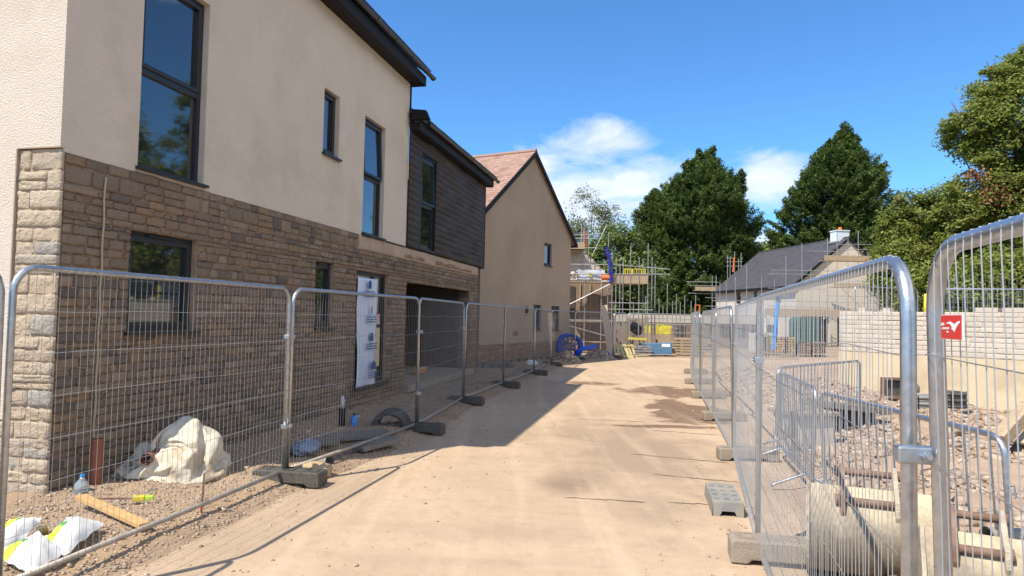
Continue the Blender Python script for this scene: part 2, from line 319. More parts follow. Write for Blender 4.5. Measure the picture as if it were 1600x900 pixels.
    nb2 = noise(bs*.12, 4, .5); b2 = N(t, 'ShaderNodeBump', inp={'Strength': bump*.7, 'Distance': .05}); t.links.new(nb2, b2.inputs['Height']); t.links.new(b2.outputs[0], b.inputs['Normal'])
    t.links.new(b.outputs[0], P.inputs['Normal']); return m
road_m = earth('dusty_road', (.455, .338, .230), (.39, .288, .195), (.31, .225, .145), .45, 5, .35, 45, mud=True)
soil_m = earth('site_soil', (.36, .26, .17), (.29, .205, .135), (.44, .335, .235), .8, 12, 1.0, 26)
redsoil_m = earth('rubble_soil', (.40, .29, .205), (.32, .225, .16), (.48, .375, .28), .9, 12, 1.0, 22)
grassy_m = earth('scrub', (.10, .11, .05), (.16, .14, .08), (.20, .17, .10), .2, 3, 1.0, 12)

# ------------------------------------------------------------------ ground
tag(MB().add([(-700,-700,-.05),(700,-700,-.05),(700,900,-.05),(-700,900,-.05)], [(0,1,2,3)]).build('ground', soil_m), kind='structure')
HX, HY, HA = -4.148, 6.104, 12.72    # near corner of the first house and bearing of its front
hu = Vector((math.sin(math.radians(HA)), math.cos(math.radians(HA)), 0)); hn = Vector((hu.y, -hu.x, 0))
LP = [(-3.62,1.0),(-2.96,3.95),(-2.30,7.0),(-1.38,10.1),(-.93,13.45),(-.17,16.7),(.71,20.5),(1.45,24.3),(2.61,27.5),(4.45,29.2),(5.25,30.7)]
RP = [(.22,-1.64),(1.06,1.78),(1.91,5.2),(2.87,8.65),(3.62,12.0),(4.33,15.35),(5.05,18.7),(5.95,22.3)]
le = [(-4.6,-6),(-3.5,.9),(-2.72,3.9),(-2.0,7.0),(-1.12,10.1),(-.7,13.4),(.05,16.7),(.92,20.4),(1.75,24.0),(2.9,27.0),(4.6,28.7),(5.4,30.4)]
re_ = [(7,31.3),(14,31.5),(10,27),(7.0,23.4),(6.2,19),(5.3,15.3),(4.6,12),(4.2,9.5),(3.2,6.6),(2.45,4.4),(1.6,1.8),(.6,-2),(.2,-6)]
def curve2(P, k=6, j=.05):
    r = []
    for a, b in zip(P[:-1], P[1:]):
        for i in range(k): q = i/k; r.append((a[0]+(b[0]-a[0])*q+random.uniform(-j, j), a[1]+(b[1]-a[1])*q+random.uniform(-j, j)))
    return r+[P[-1]]
poly = curve2(le)+curve2(re_)
tag(MB().prism([(x, y, -.04) for x, y in poly], (0, 0, .045)).build('road', road_m), kind='structure')
# cracks and day joints in the slab on the right
mb = MB()
for a, b in [((1018,673),(1128,681)),((985,710),(1140,724)),((1020,742),(1162,755)),((880,778),(1010,786)),((1040,785),(1190,795)),((900,655),(1010,660))]:
    p, q = G(*a), G(*b); L = 14
    top = []; bot = []
    for i in range(L+1):
        c = p.lerp(q, i/L)+Vector((0, random.uniform(-.02, .02), 0)); wv = .012*(.4+random.random())*(1 if 0 < i < L else .2)
        top.append((c.x, c.y+wv, .0085)); bot.append((c.x, c.y-wv, .0085))
    mb.add(top+bot, [(i, L+1+i, L+2+i, i+1) for i in range(L)])
crack_m = mat('crack_dirt', (.13, .095, .065), rough=1)
tag(mb.build('road_crack', crack_m), kind='structure')

def terrain(name, m, inside, hf, x0, x1, y0, y1, st):
    xs = np.arange(x0, x1, st); ys = np.arange(y0, y1, st); X, Y = np.meshgrid(xs, ys, indexing='ij'); Z = hf(X, Y)
    V = np.stack([X+ (fbm(X*3,Y*3)-.5)*st, Y, Z], -1).reshape(-1, 3); nx, ny = len(xs), len(ys)
    i, j = np.meshgrid(np.arange(nx-1), np.arange(ny-1), indexing='ij'); a = i*ny+j
    F = np.stack([a, a+ny, a+ny+1, a+1], -1).reshape(-1, 4); c = V[F].mean(1); F = F[inside(c[:, 0], c[:, 1])]
    o = npmesh(name, V, F, m, smooth=True); return tag(o, kind='structure')
def seg_x(P, y): ys = [p[1] for p in P]; xs = [p[0] for p in P]; return np.interp(y, ys, xs)
# left verge: from the road edge to the house
def hl(x, y):
    d = seg_x(le, y)-x
    d = d+.22*(fbm(x*2.3, y*2.3, 7.)-.47)+.05*(fbm(x*11, y*11, 2.)-.47)
    e = np.clip(d/.5, 0, 1)
    base = .006+np.minimum(d, 0)*.25+e*(.05+.16*(fbm(x*1.1, y*1.1, 3.3)-.35)+.05*fbm(x*6, y*6, 1.)); 
    hole = np.exp(-(((x+2.15)/.35)**2+((y-8.75)/.7)**2)*1.2)
    return base - hole*.16*e
terrain('verge', soil_m, lambda x, y: (x < seg_x(le, y)+.35) & (x > -9), hl, -9, 6, -4, 31, .07)
# right: rubble ground between the fence and the retaining wall
rr = [(-.2,-6),(.6,-2),(1.3,1.8),(2.2,4.6),(2.9,6.9),(3.9,9.5),(4.5,12),(5.1,15.3),(5.9,19),(6.8,23.4),(9.7,27),(13.7,31)]
def hr(x, y):
    d = x-seg_x(rr, y)+.3*(fbm(x*1.9, y*1.9, 7.)-.47)+.06*(fbm(x*11, y*11, 2.)-.47); e = np.clip(d/.9, 0, 1)
    bank = .18*np.exp(-(((x-6.6)/1.7)**2+((y-12.5)/2.6)**2)) - .30*np.exp(-(((x-10.)/2.)**2+((y-13.5)/2.)**2))
    return .006+np.minimum(d, 0)*.25+e*(.05+.30*(fbm(x*.8, y*.8, 9.1)-.38)+.12*fbm(x*3.1, y*3.1, 2.)+.06*fbm(x*9, y*9, 5.)+bank)
terrain('rubble_ground', redsoil_m, lambda x, y: (x > seg_x(rr, y)-.4), hr, -.8, 22, -4, 31, .085)

# loose stones: countless, one object for each side
import itertools
t_ = (1+5**.5)/2
ICO_V = np.array([(-1,t_,0),(1,t_,0),(-1,-t_,0),(1,-t_,0),(0,-1,t_),(0,1,t_),(0,-1,-t_),(0,1,-t_),(t_,0,-1),(t_,0,1),(-t_,0,-1),(-t_,0,1)])/1.9
ICO_F = np.array([(0,11,5),(0,5,1),(0,1,7),(0,7,10),(0,10,11),(1,5,9),(5,11,4),(11,10,2),(10,7,6),(7,1,8),(3,9,4),(3,4,2),(3,2,6),(3,6,8),(3,8,9),(4,9,5),(2,4,11),(6,2,10),(8,6,7),(9,8,1)])
CUB_V = np.array([(x,y,z) for x in (-1,1) for y in (-1,1) for z in (-1,1)])*.62
CUB_F = np.array([(0,1,3),(0,3,2),(4,6,7),(4,7,5),(0,4,5),(0,5,1),(2,3,7),(2,7,6),(0,2,6),(0,6,4),(1,5,7),(1,7,3)])
def rocks(name, P, S, m, flat=.65, parent=None, o=None):
    n = len(P); V = CUB_V[None]*(1+(rng.random((n, 8, 3))-.5)*1.15); V = V*(rng.random((n, 1, 3))*.8+.5); V[:, :, 2] *= flat
    q = rng.random(n)*6.28; c, s = np.cos(q)[:, None], np.sin(q)[:, None]
    x = V[:, :, 0]*c-V[:, :, 1]*s; y = V[:, :, 0]*s+V[:, :, 1]*c; tl = (rng.random((n,1))-.5)*1.0; z = V[:, :, 2]+x*tl
    V = np.stack([x, y, z], -1)*S[:, None, None]+P[:, None]
    F = (CUB_F[None]+np.arange(n)[:, None, None]*8).reshape(-1, 3)
    return npmesh(name, V.reshape(-1, 3), F, m, parent, tint=np.repeat(rng.random(n), 12), o=o)
def scatter(n, x0, x1, y0, y1, ok, hf, smin, smax, pw=3.0, bias=1.6):
    y = y0+(y1-y0)*rng.random(n)**bias; x = x0+(x1-x0)*rng.random(n); k = ok(x, y); x, y = x[k], y[k]
    S = smin+(smax-smin)*rng.random(len(x))**pw; return np.stack([x, y, hf(x, y)+S*.15], -1), S
okr = lambda x, y: (x > seg_x(rr, y)+.05+.5*fbm(x*2, y*2)) & (fbm(x*1.3, y*1.3, 4.)+.25*fbm(x*6, y*6, 1.) > .50) & ((y < 17.3-(x-8.3)*1.2) | (x < 8.2))
P1, S1 = scatter(150000, .5, 13, 1.0, 30, okr, hr, .008, .085, 4.5, 1.6)
P2, S2 = scatter(1100, 2, 13, 4, 24, okr, hr, .05, .15, 2.5, 1.3)
tag(rocks('rubble', np.concatenate([P1, P2]), np.concatenate([S1, S2]), gravel_stone_m), 'loose reddish rubble and broken stone covering the ground behind the right fence', 'rubble', kind='stuff')
okl = lambda x, y: (x < seg_x(le, y)-.02+.16*(fbm(x*4, y*4)-.4)) & (x > seg_x([(HX-1.5,-1),(HX,6.1),(HX+3.1,19.8),(HX+3.3,31)], y))
P1, S1 = scatter(260000, -5.2, 4.5, 2.0, 29, okl, hl, .003, .020, 2.2, 2.3)
P2, S2 = scatter(420, -4, 4.5, 3, 28, okl, hl, .02, .07, 2.5, 1.2)
tag(rocks('gravel', np.concatenate([P1, P2]), np.concatenate([S1, S2]), gravel_stone_m), 'loose pale gravel and stone chips between the left fence and the house', 'gravel', kind='stuff')
yy = rng.random(2600)**1.4*26+2; xx = seg_x(le, yy)+rng.random(2600)**2.2*1.8
yy2 = rng.random(1500)**1.3*18+2.5; xx2 = seg_x(rr, yy2)-rng.random(1500)**2*1.3
xx = np.concatenate([xx, xx2]); yy = np.concatenate([yy, yy2]); ss = .004+.014*rng.random(len(xx))**3
tag(rocks('grit', np.stack([xx, yy, ss*.2+.005], -1), ss, gravel_stone_m), 'fine grit and small chips scattered along the road edges', 'grit', kind='stuff')
# raised terrace behind the retaining wall and the land beyond
tag(MB().prism([(8.75,17.45,-.1),(14.5,10.4,-.1),(60,10,-.1),(90,75,-.1),(26,50,-.1),(20,38,-.1)], (0,0,1.86)).build('terrace', soil_m), kind='structure')

# ------------------------------------------------------------------ walls built up of stones
def stonework(courses, s0, s1, holes, lmin, lmax, put, gap=.012, seed=1, depth=.045, rough=.011, V=None, T=None, F=None):
    """courses = list of z levels; put(s, y, z) -> xyz. Bumpy faced stones, tint per stone."""
    r = random.Random(seed)
    for z0, z1 in zip(courses[:-1], courses[1:]):
        iv = [(s0, s1)]
        for (a, b, c, d) in holes:
            if z0 < d-.001 and z1 > c+.001:
                nv = []
                for (p, q) in iv:
                    if b <= p or a >= q: nv.append((p, q)); continue
                    if a > p: nv.append((p, a))
                    if b < q: nv.append((b, q))
                iv = nv
        for (p, q) in iv:
            x = p
            while x < q-.01:
                L = r.uniform(lmin, lmax)*(1.3 if r.random() < .15 else 1)
                if x+L > q-lmin*.7: L = q-x
                split = (z1-z0 > .13 and r.random() < .22)
                zs = [(z0, z1)] if not split else [(z0, (z0+z1)/2), ((z0+z1)/2, z1)]
                for (c0, c1) in zs:
                    a, b, c, d = x+gap/2, x+L-gap/2, c0+gap/2, c1-gap/2; US = [0,.05,.22,.41,.6,.79,.95,1] if L > .2 else [0,.08,.36,.64,.92,1]; VS = [0,.12,.37,.63,.88,1]; nx = len(US)-1; nz_ = 5
                    k = len(V); bul = depth*r.uniform(.6, 1.05); sk = [r.uniform(-.012, .012) for _ in range(4)]
                    for i in range(nx+1):
                        for j in range(nz_+1):
                            u, v = US[i], VS[j]; edge = i in (0, nx) or j in (0, nz_)
                            corner = (i in (0, nx)) and (j in (0, nz_))
                            uu = a+(b-a)*u+(0 if edge else r.uniform(-.006, .006)); vv = c+(d-c)*v+(sk[0]*u+sk[1]*(1-u))*(1 if 0 < j else -.4)
                            if corner: uu += (.012 if i == 0 else -.012)
                            if corner: vv += (.009 if j == 0 else -.009)
                            yv = -(bul*.62 if edge else bul)+r.uniform(-rough, rough)*(.5 if edge else 1)
                            V.append(put(uu, yv, vv))
                    st = nz_+1
                    for i in range(nx):
                        for j in range(nz_): F.append((k+i*st+j, k+(i+1)*st+j, k+(i+1)*st+j+1, k+i*st+j+1)); T.append(0)
                    # rim back to the wall
                    ring = [i*st for i in range(nx+1)]+[nx*st+j for j in range(1, nz_+1)]+[i*st+nz_ for i in range(nx-1, -1, -1)]+[j for j in range(nz_-1, 0, -1)]
                    k2 = len(V)
                    for q_ in ring:
                        i, j = divmod(q_, st); V.append(put(a+(b-a)*US[i], .004, c+(d-c)*VS[j]))
                    m = len(ring)
                    for e in range(m): F.append((k+ring[e], k2+e, k2+(e+1) % m, k+ring[(e+1) % m])); T.append(0)
                    tv = r.random()
                    for q_ in range(nx*nz_+m): T[-1-q_] = tv
                x += L
def course_levels(z0, z1, fixed, hmin, hmax, seed):
    r = random.Random(seed); L = [z0]; marks = sorted([f for f in fixed if z0 < f < z1])+[z1]
    for mk in marks:
        n = max(1, round((mk-L[-1])/r.uniform(hmin, hmax))); a = L[-1]; ws = [r.uniform(.7, 1.35) for _ in range(n)]; S = sum(ws); acc = 0
        for q in ws: acc += q; L.append(a+(mk-a)*acc/S)
    return L
def wallpanel(mb, s0, s1, z0, z1, holes, y=0.0, rev=.18):
    S = sorted({s0, s1, *[h[0] for h in holes], *[h[1] for h in holes]}); Z = sorted({z0, z1, *[h[2] for h in holes], *[h[3] for h in holes]})
    S = [a for a in S if s0 <= a <= s1]; Z = [a for a in Z if z0 <= a <= z1]
    for a, b in zip(S[:-1], S[1:]):
        for c, d in zip(Z[:-1], Z[1:]):
            mx_, mz = (a+b)/2, (c+d)/2
            if any(h[0] < mx_ < h[1] and h[2] < mz < h[3] for h in holes): continue
            mb.add([(a,y,c),(b,y,c),(b,y,d),(a,y,d)], [(0,1,2,3)])
    for (a, b, c, d) in holes:
        if c >= z1 or d <= z0: continue
        c_, d_ = max(c, z0), min(d, z1)
        mb.add([(a,y,c_),(a,y+rev,c_),(a,y+rev,d_),(a,y,d_)], [(0,1,2,3)]); mb.add([(b,y,c_),(b,y+rev,c_),(b,y+rev,d_),(b,y,d_)], [(3,2,1,0)])
        if c >= z0: mb.add([(a,y,c),(b,y,c),(b,y+rev,c),(a,y+rev,c)], [(0,1,2,3)])
        if d <= z1: mb.add([(a,y,d),(b,y,d),(b,y+rev,d),(a,y+rev,d)], [(3,2,1,0)])
def framebars(mb, s0, s1, z0, z1, w_, y0, y1):
    mb.box(s0, s1, y0, y1, z0, z0+w_); mb.box(s0, s1, y0, y1, z1-w_, z1); mb.box(s0, s0+w_, y0, y1, z0+w_, z1-w_); mb.box(s1-w_, s1, y0, y1, z0+w_, z1-w_)
def window(par, s0, s1, z0, z1, trans=None, y=.07, fw=.055, open_top=0, sill=True, label=None):
    mb = MB(); framebars(mb, s0, s1, z0, z1, fw, y, y+.07); rects = []
    if trans:
        mb.box(s0+fw, s1-fw, y, y+.07, trans-.035, trans+.035); rects = [(z0+fw, trans-.035, 0), (trans+.035, z1-fw, open_top)]
    else: rects = [(z0+fw, z1-fw, 0)]
    for k, (a, b, op) in enumerate(rects):
        if k == len(rects)-1:
            mb2 = mb; e = .045; q = op
            P = [(s0+fw, s1-fw)]
            # opening sash, hinged at the top
            def tl(s, yy, z): return (s, yy-(b-z)*q, z)
            for (c0, c1, d0, d1) in ((s0+fw, s1-fw, a, a+e), (s0+fw, s1-fw, b-e, b), (s0+fw, s0+fw+e, a+e, b-e), (s1-fw-e, s1-fw, a+e, b-e)):
                mb.add([tl(c0,y-.015,d0),tl(c1,y-.015,d0),tl(c1,y+.045,d0),tl(c0,y+.045,d0),tl(c0,y-.015,d1),tl(c1,y-.015,d1),tl(c1,y+.045,d1),tl(c0,y+.045,d1)],
                       [(3,2,1,0),(4,5,6,7),(0,1,5,4),(1,2,6,5),(2,3,7,6),(3,0,4,7)])
    mb.box(s0+(s1-s0)*.3, s0+(s1-s0)*.7, y-.03, y-.016, z1-.045, z1-.02)   # trickle vent
    fr = mb.build('window', frame_m, par, local=True)
    if label: fr['label'] = label
    for (a, b, op) in rects:
        yy = y+.03
        MB().add([(s0+fw,yy-(b-a)*op,a),(s1-fw,yy-(b-a)*op,a),(s1-fw,yy,b),(s0+fw,yy,b),(s0+fw,yy-(b-a)*op+.02,a),(s1-fw,yy-(b-a)*op+.02,a),(s1-fw,yy+.02,b),(s0+fw,yy+.02,b)],
                 [(0,1,2,3),(7,6,5,4),(0,3,7,4),(1,5,6,2),(3,2,6,7),(0,4,5,1)]).build('pane', glass_m, fr, local=True)
    if sill: MB().box(s0-.03, s1+.03, -.075, y, z0-.035, z0-.002).build('sill', frame_m, fr, local=True)
    return fr
def text_mesh(body, size, name, m, parent, mtx, align='CENTER', extrude=.0015, sp=.85):
    c = bpy.data.curves.new('txt', 'FONT'); c.body = body; c.size = size; c.align_x = align; c.align_y = 'CENTER'; c.extrude = extrude; c.space_line = sp; c.offset = size*.012
    t = bpy.data.objects.new('txt', c); COL.objects.link(t); dg = bpy.context.evaluated_depsgraph_get(); me = bpy.data.meshes.new_from_object(t.evaluated_get(dg))
    bpy.data.objects.remove(t); me.transform(mtx); me.materials.clear(); me.materials.append(m); o = bpy.data.objects.new(name, me); COL.objects.link(o); o.parent = parent; return o

# ------------------------------------------------------------------ first house (left)
H = empty('stone_and_render_house', (HX, HY, 0), math.atan2(hu.y, hu.x), 'large house at left with rubble stone ground floor, cream render above and dark boarded bay', 'house')
W = [(.89,1.92,3.27,5.46),(4.74,5.27,4.36,5.42),(6.26,7.19,3.24,5.42)]            # in render
WS = [(.84,1.87,1.54,2.60),(4.64,5.27,1.54,2.60),(6.10,7.52,.45,2.55),(8.50,13.40,.28,2.46)]   # in stone
WB = (9.15,10.13,3.27,5.38)
mb = MB(); wallpanel(mb, 0, 8.42, 3.22, 6.78, W, y=-.012)
mb.box(0,8.42,-.012,.2,3.205,3.22)
# sunny end wall: render on its upper part and beyond the stone quoin strip
mb.add([(-.03,-.012,3.24),(-.03,7,3.24),(-.03,7,6.95),(-.03,3.5,9.6),(-.03,-.012,6.95)], [(0,4,3,2,1)])
mb.add([(-.03,.47,.745),(-.03,7,.745),(-.03,7,3.24),(-.03,.47,3.24)], [(0,3,2,1)]); mb.add([(-.03,.47,.745),(-.03,.47,3.24),(0.01,.47,3.24),(0.01,.47,.745)], [(0,1,2,3)])
mb.add([(-.03,-.012,3.24),(-.03,.47,3.24),(.01,.47,3.24),(.01,-.012,3.24)], [(0,1,2,3)]); mb.add([(-.03,-.012,3.24),(-.03,-.012,6.95),(0,-.012,6.95),(0,-.012,3.24)], [(0,3,2,1)])
mb.add([(-.03,.47,.745),(-.03,7,.745),(.01,7,.745),(.01,.47,.745)], [(0,1,2,3)])
mb.add([(8.42,-.012,3.2),(8.42,7,3.2),(8.42,7,6.95),(8.42,3.5,9.6),(8.42,-.012,6.95)], [(0,1,2,3,4)]); mb.add([(0,7,0),(14.5,7,0),(14.5,7,6),(8.42,7,6),(8.42,7,6.95),(0,7,6.95)], [(5,4,3,2,1,0)])
mb.build('render_wall', render_m, H, local=True)
MB().box(-.037,-.03,.462,.476,.745,3.24).box(-.037,-.03,-.012,.462,3.235,3.247).build('render_bead', mat('bead', (.33,.25,.18), rough=.8), H, local=True)
V, F, T = [], [], []
fx = [.28,.45,1.54,2.46,2.55,2.60]
cl = course_levels(-.15, 2.93, fx, .075, .11, 3)
stonework(cl, .02, 14.15, WS, .10, .31, lambda s, y, z: (s, y, z), V=V, F=F, T=T, seed=5, depth=.024, rough=.009)
stonework(course_levels(2.93, 3.205, [], .11, .14, 8), .02, 6.1, [], .13, .36, lambda s, y, z: (s, y, z), V=V, F=F, T=T, seed=6, depth=.024, rough=.009)
cl2 = course_levels(-.15, 3.22, [.745], .11, .17, 4)
stonework([z for z in cl2 if z >= .74], .0, .455, [], .14, .40, lambda s, y, z: (y, s, z), V=V, F=[], T=[], seed=9) if False else None
def flip(V, F, T, courses, s0, s1, seed, **k):
    f2, t2 = [], []; stonework(courses, s0, s1, [], .15, .42, lambda s, y, z: (y, s, z), V=V, F=f2, T=t2, seed=seed, **k); F += [f[::-1] for f in f2]; T += t2
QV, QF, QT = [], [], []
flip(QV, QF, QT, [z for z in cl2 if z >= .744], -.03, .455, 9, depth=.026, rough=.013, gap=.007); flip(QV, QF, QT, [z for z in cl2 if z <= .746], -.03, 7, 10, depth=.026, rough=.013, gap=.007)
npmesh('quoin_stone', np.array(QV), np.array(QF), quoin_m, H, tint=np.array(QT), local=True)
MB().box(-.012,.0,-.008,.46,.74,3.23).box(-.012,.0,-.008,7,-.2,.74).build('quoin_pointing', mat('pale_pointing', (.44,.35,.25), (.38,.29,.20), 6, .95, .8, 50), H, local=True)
# reveals and inner pier of the garage opening
stonework(cl[:[i for i,z in enumerate(cl) if abs(z-2.46)<1e-6][0]+1], .02, .34, [], .15, .32, lambda s, y, z: (13.4+y, s, z), V=V, F=F, T=T, seed=12, depth=.01)
st_o = npmesh('stone_wall', np.array(V), np.array(F), stone_m, H, tint=np.array(T), local=True)
mb = MB(); wallpanel(mb, 0, 14.15, -.2, 3.21, WS, y=0.0, rev=.2); mb.add([(0,0,-.2),(0,7,-.2),(0,7,3.22),(0,0,3.22)], [(0,3,2,1)])
mb.add([(14.15,0,-.2),(14.15,7,-.2),(14.15,7,5.9),(14.15,0,5.9)], [(0,1,2,3)]); mb.build('mortar_bed', mortar_m, H, local=True)
V, F, T = [], [], []
stonework([2.935,3.205], 6.14, 14.12, [], .42, .62, lambda s, y, z: (s, y, z), V=V, F=F, T=T, seed=21, gap=.006, depth=.036, rough=.001)
npmesh('block_band', np.array(V), np.array(F), ashlar_m, H, tint=np.array(T), local=True)
for a, b in ((8.3,9.5),(10.3,13.4)):
    V, F, T = [], [], []; stonework([2.99,3.06], a, b, [], .18, .24, lambda s, y, z: (s, y-.032, z), V=V, F=F, T=T, seed=int(a), gap=.008, depth=.016, rough=.001)
    npmesh('brick_course', np.array(V), np.array(F), brick_m, H, tint=np.array(T), local=True)
MB().box(7.3,9.4,-.05,.0,3.205,3.213).build('flashing', black_m, H, local=True)
# expansion joint line in the stone
MB().tube([(.46+.006*math.sin(i*1.7), -.04, .3+i*.12) for i in range(24)], .009, 5).build('movement_joint', mat('sealant', (.42,.34,.22), rough=.8), H, local=True)
for i, h in enumerate(W): window(H, *h, trans=4.33 if i != 1 else None, open_top=(.0, .0, .05)[i])
window(H, *WS[0]); window(H, *WS[1])
# door with protective film
a, b, c, d = WS[2]
mb = MB(); framebars(mb, a, b, c, d, .07, .06, .15); mb.box(a+.86, a+.93, .06, .15, c+.07, d-.07); dr = mb.build('door', frame_m, H, local=True); dr['label'] = 'dark framed glazed door half covered in white printed film'
MB().box(a+.07, a+.86, .09, .11, c+.07, d-.07).box(a+.93, b-.07, .09, .11, c+.07, d-.07).build('pane', glass_m, dr, local=True)
MB().box(a-.03, b+.03, -.09, .16, c-.05, c-.003).build('threshold', frame_m, dr, local=True)
V_ = []; nx, nz = 14, 40
for i in range(nx+1):
    for j in range(nz+1):
        u, v = i/nx, j/nz; s = a+.05+u*(.85-.18*max(0, .35-v)); z = c-.02+v*(d-c-.10)
        V_.append((s-(.10*max(0, .25-v) if i < 4 else 0), -.015-.05*max(0, .45-v)-.02*math.sin(u*9+v*6)*(1.2-v)-random.uniform(0, .008), z))
F_ = [(i*(nz+1)+j, (i+1)*(nz+1)+j, (i+1)*(nz+1)+j+1, i*(nz+1)+j+1) for i in range(nx) for j in range(nz) if not (i < 3 and 13 < j < 34 and False)]
fm = MB(); fm.add(V_, F_); fl = fm.build('protective_film', film_m, dr, smooth=True, local=True); sm = fl.modifiers.new('s', 'SOLIDIFY'); sm.thickness = .002
for k, z in enumerate((2.30, 1.83, 1.33, .80)):
    lg = MB(); cs = a+.52-(.0 if k else .08)+.03*k; y = -.075-.04*(k == 3)
    wk = (.13,.05,.15,.2)[k]
    lg.prism([(cs-wk/2,y,z-.06),(cs+wk/2,y,z-.07),(cs+wk/2,y,z+.05),(cs,y,z+.10),(cs-wk/2,y,z+.06)], (0,-.002,0))
    for rr_ in range(3):
        x = cs-.22
        while x < cs+.22: 
            l_ = random.uniform(.02, .06); lg.box(x, x+l_, y-.002, y, z-.13-.045*rr_, z-.108-.045*rr_); x += l_+.014
    lg.build('film_print', ink_m, dr, local=True)
MB().box(a+1.0, a+1.25, .06, .085, c+.3, c+1.05).build('door_panel', mat('bare_board', (.55,.46,.30), rough=.8), dr, local=True)
MB().box(a+1.0, a+1.22, .06, .085, c+1.12, c+1.32).build('notice', mat('red_notice', (.5,.12,.10), (.7,.6,.55), 30, .5), dr, local=True)
# garage recess
g0, g1, gz0, gz1 = WS[3]
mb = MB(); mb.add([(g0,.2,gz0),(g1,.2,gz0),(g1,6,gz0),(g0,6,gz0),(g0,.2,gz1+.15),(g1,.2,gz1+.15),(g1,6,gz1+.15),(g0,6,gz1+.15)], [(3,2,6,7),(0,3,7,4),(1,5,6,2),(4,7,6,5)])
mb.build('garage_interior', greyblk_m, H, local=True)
MB().box(g0-.1, g1+.1, -.16, 6, gz0-.16, gz0-.004).build('garage_slab', conc_m, H, local=True)
MB().box(g0, g1, .02, .2, gz1-.0, gz1+.12).build('lintel', black_m, H, local=True)
mb = MB(); mb.box(g0+.9, g0+.98, 2.2, 2.28, gz0, gz1+.15); mb.box(g0+2.3, g0+2.38, 2.2, 2.28, gz0, gz1+.15); mb.box(g0+3.6, g0+3.68, 2.2, 2.28, gz0, gz1+.15); mb.box(g0, g1, 2.2, 2.28, gz1-.1, gz1)
mb.build('stud_frame', board_m, H, local=True)
MB().torus((g0+.35,.5,gz1-.22), .16, .02).build('cable_coil', rubber_m, H, local=True); MB().torus((g0+2.6,2.1,gz1-.35), .28, .03, ax='y').build('cable_coil', rubber_m, H, local=True)
# cladding boards
V, F, T = [], [], []
z = 3.215; r_ = random.Random(4); lev = [z]
while lev[-1] < 5.93: lev.append(lev[-1]+.148)
lev[-1] = 5.97
cladm = MB(); tt = []
for z0, z1 in zip(lev[:-1], lev[1:]):
    x = 8.40
    while x < 14.6:
        L = min(r_.uniform(1.2, 3.6), 14.62-x); tv = r_.random(); segs = [(x, x+L)]
        if z0 < WB[3] and z1 > WB[2]:
            ns = []
            for p, q in segs:
                if q <= WB[0] or p >= WB[1]: ns.append((p, q))
                else:
                    if p < WB[0]: ns.append((p, WB[0]))
                    if q > WB[1]: ns.append((WB[1], q))
            segs = ns
        for p, q in segs: cladm.box(p+.002, q-.002, -.062-.003*tv, -.03, z0+.005, z1); tt += [tv]*6
        x += L
npmesh('timber_cladding', np.array(cladm.v), np.array(cladm.f), clad_m, H, tint=np.array(tt), local=True)
mb = MB(); wallpanel(mb, 8.4, 14.62, 3.215, 5.97, [WB], y=-.03, rev=.2); mb.box(14.625,14.66,-.07,.5,3.2,5.97); mb.add([(14.62,-.03,3.2),(14.62,7,3.2),(14.62,7,5.97),(14.62,-.03,5.97)], [(0,1,2,3)]); mb.add([(8.4,-.03,3.214),(14.62,-.03,3.214),(14.62,.1,3.214),(8.4,.1,3.214)],[(0,1,2,3)])
mb.build('cladding_backing', black_m, H, local=True)
window(H, *WB, trans=4.28, y=.0, open_top=.03)
# eaves, gutters, roofs
def gutter(s0, s1, y, z, par, seg=.85):
    g = MB(); n = 8; R = .058
    for (aa, bb, rr_) in [(s0, s1, R)]+[(s0+k*seg, s0+k*seg+.05, R*1.13) for k in range(int((s1-s0)/seg)+1)]+[(s1-.03, s1, R*1.13)]:
        ring = [(math.cos(q), math.sin(q)) for q in [math.pi+math.pi*i/n for i in range(n+1)]]
        P = [(aa, y+c*rr_, z+s_*rr_) for c, s_ in ring]+[(bb, y+c*rr_, z+s_*rr_) for c, s_ in ring]
        g.add(P, [(i, i+1, n+2+i, n+1+i) for i in range(n)]+[tuple(range(n+1)), tuple(range(n+1, 2*n+2))[::-1]])
    return g.build('gutter', mat('gutter_plastic', (.03,.03,.032), rough=.3, spec=.6) if 'gutter_plastic' not in MATS else MATS['gutter_plastic'], par, local=True)
MB().box(-.12, 8.62, -.30, .02, 6.74, 6.95).box(-.12,-.10,-.32,3.5,6.9,7.0).build('fascia', black_m, H, local=True)
gutter(-.12, 8.9, -.365, 7.02, H)
def tiles(mb, tt, s0, s1, y0, z0, y1, z1, tw, tl, th=.012, seed=1):
    r = random.Random(seed); L = math.hypot(y1-y0, z1-z0); dy, dz = (y1-y0)/L, (z1-z0)/L; n = int(L/tl)
    for i in range(n+1):
        a = i*tl; b = min(a+tl*1.02, L); off = (i % 2)*tw/2; x = s0-off
        while x < s1:
            p, q = max(x, s0)+.002, min(x+tw, s1)-.002
            if q > p+.01:
                j = r.uniform(0, .005); A = (y0+dy*a, z0+dz*a); B = (y0+dy*b, z0+dz*b); nrm = (-dz, dy)
                h0, h1 = th*2.1+j, th*.9+j
                mb.add([(p,A[0]+nrm[0]*h0,A[1]+nrm[1]*h0),(q,A[0]+nrm[0]*h0,A[1]+nrm[1]*h0),(q,B[0]+nrm[0]*h1,B[1]+nrm[1]*h1),(p,B[0]+nrm[0]*h1,B[1]+nrm[1]*h1),
                        (p,A[0],A[1]),(q,A[0],A[1])], [(0,1,2,3),(4,5,1,0)]); t = r.random(); tt += [t, t]
            x += tw
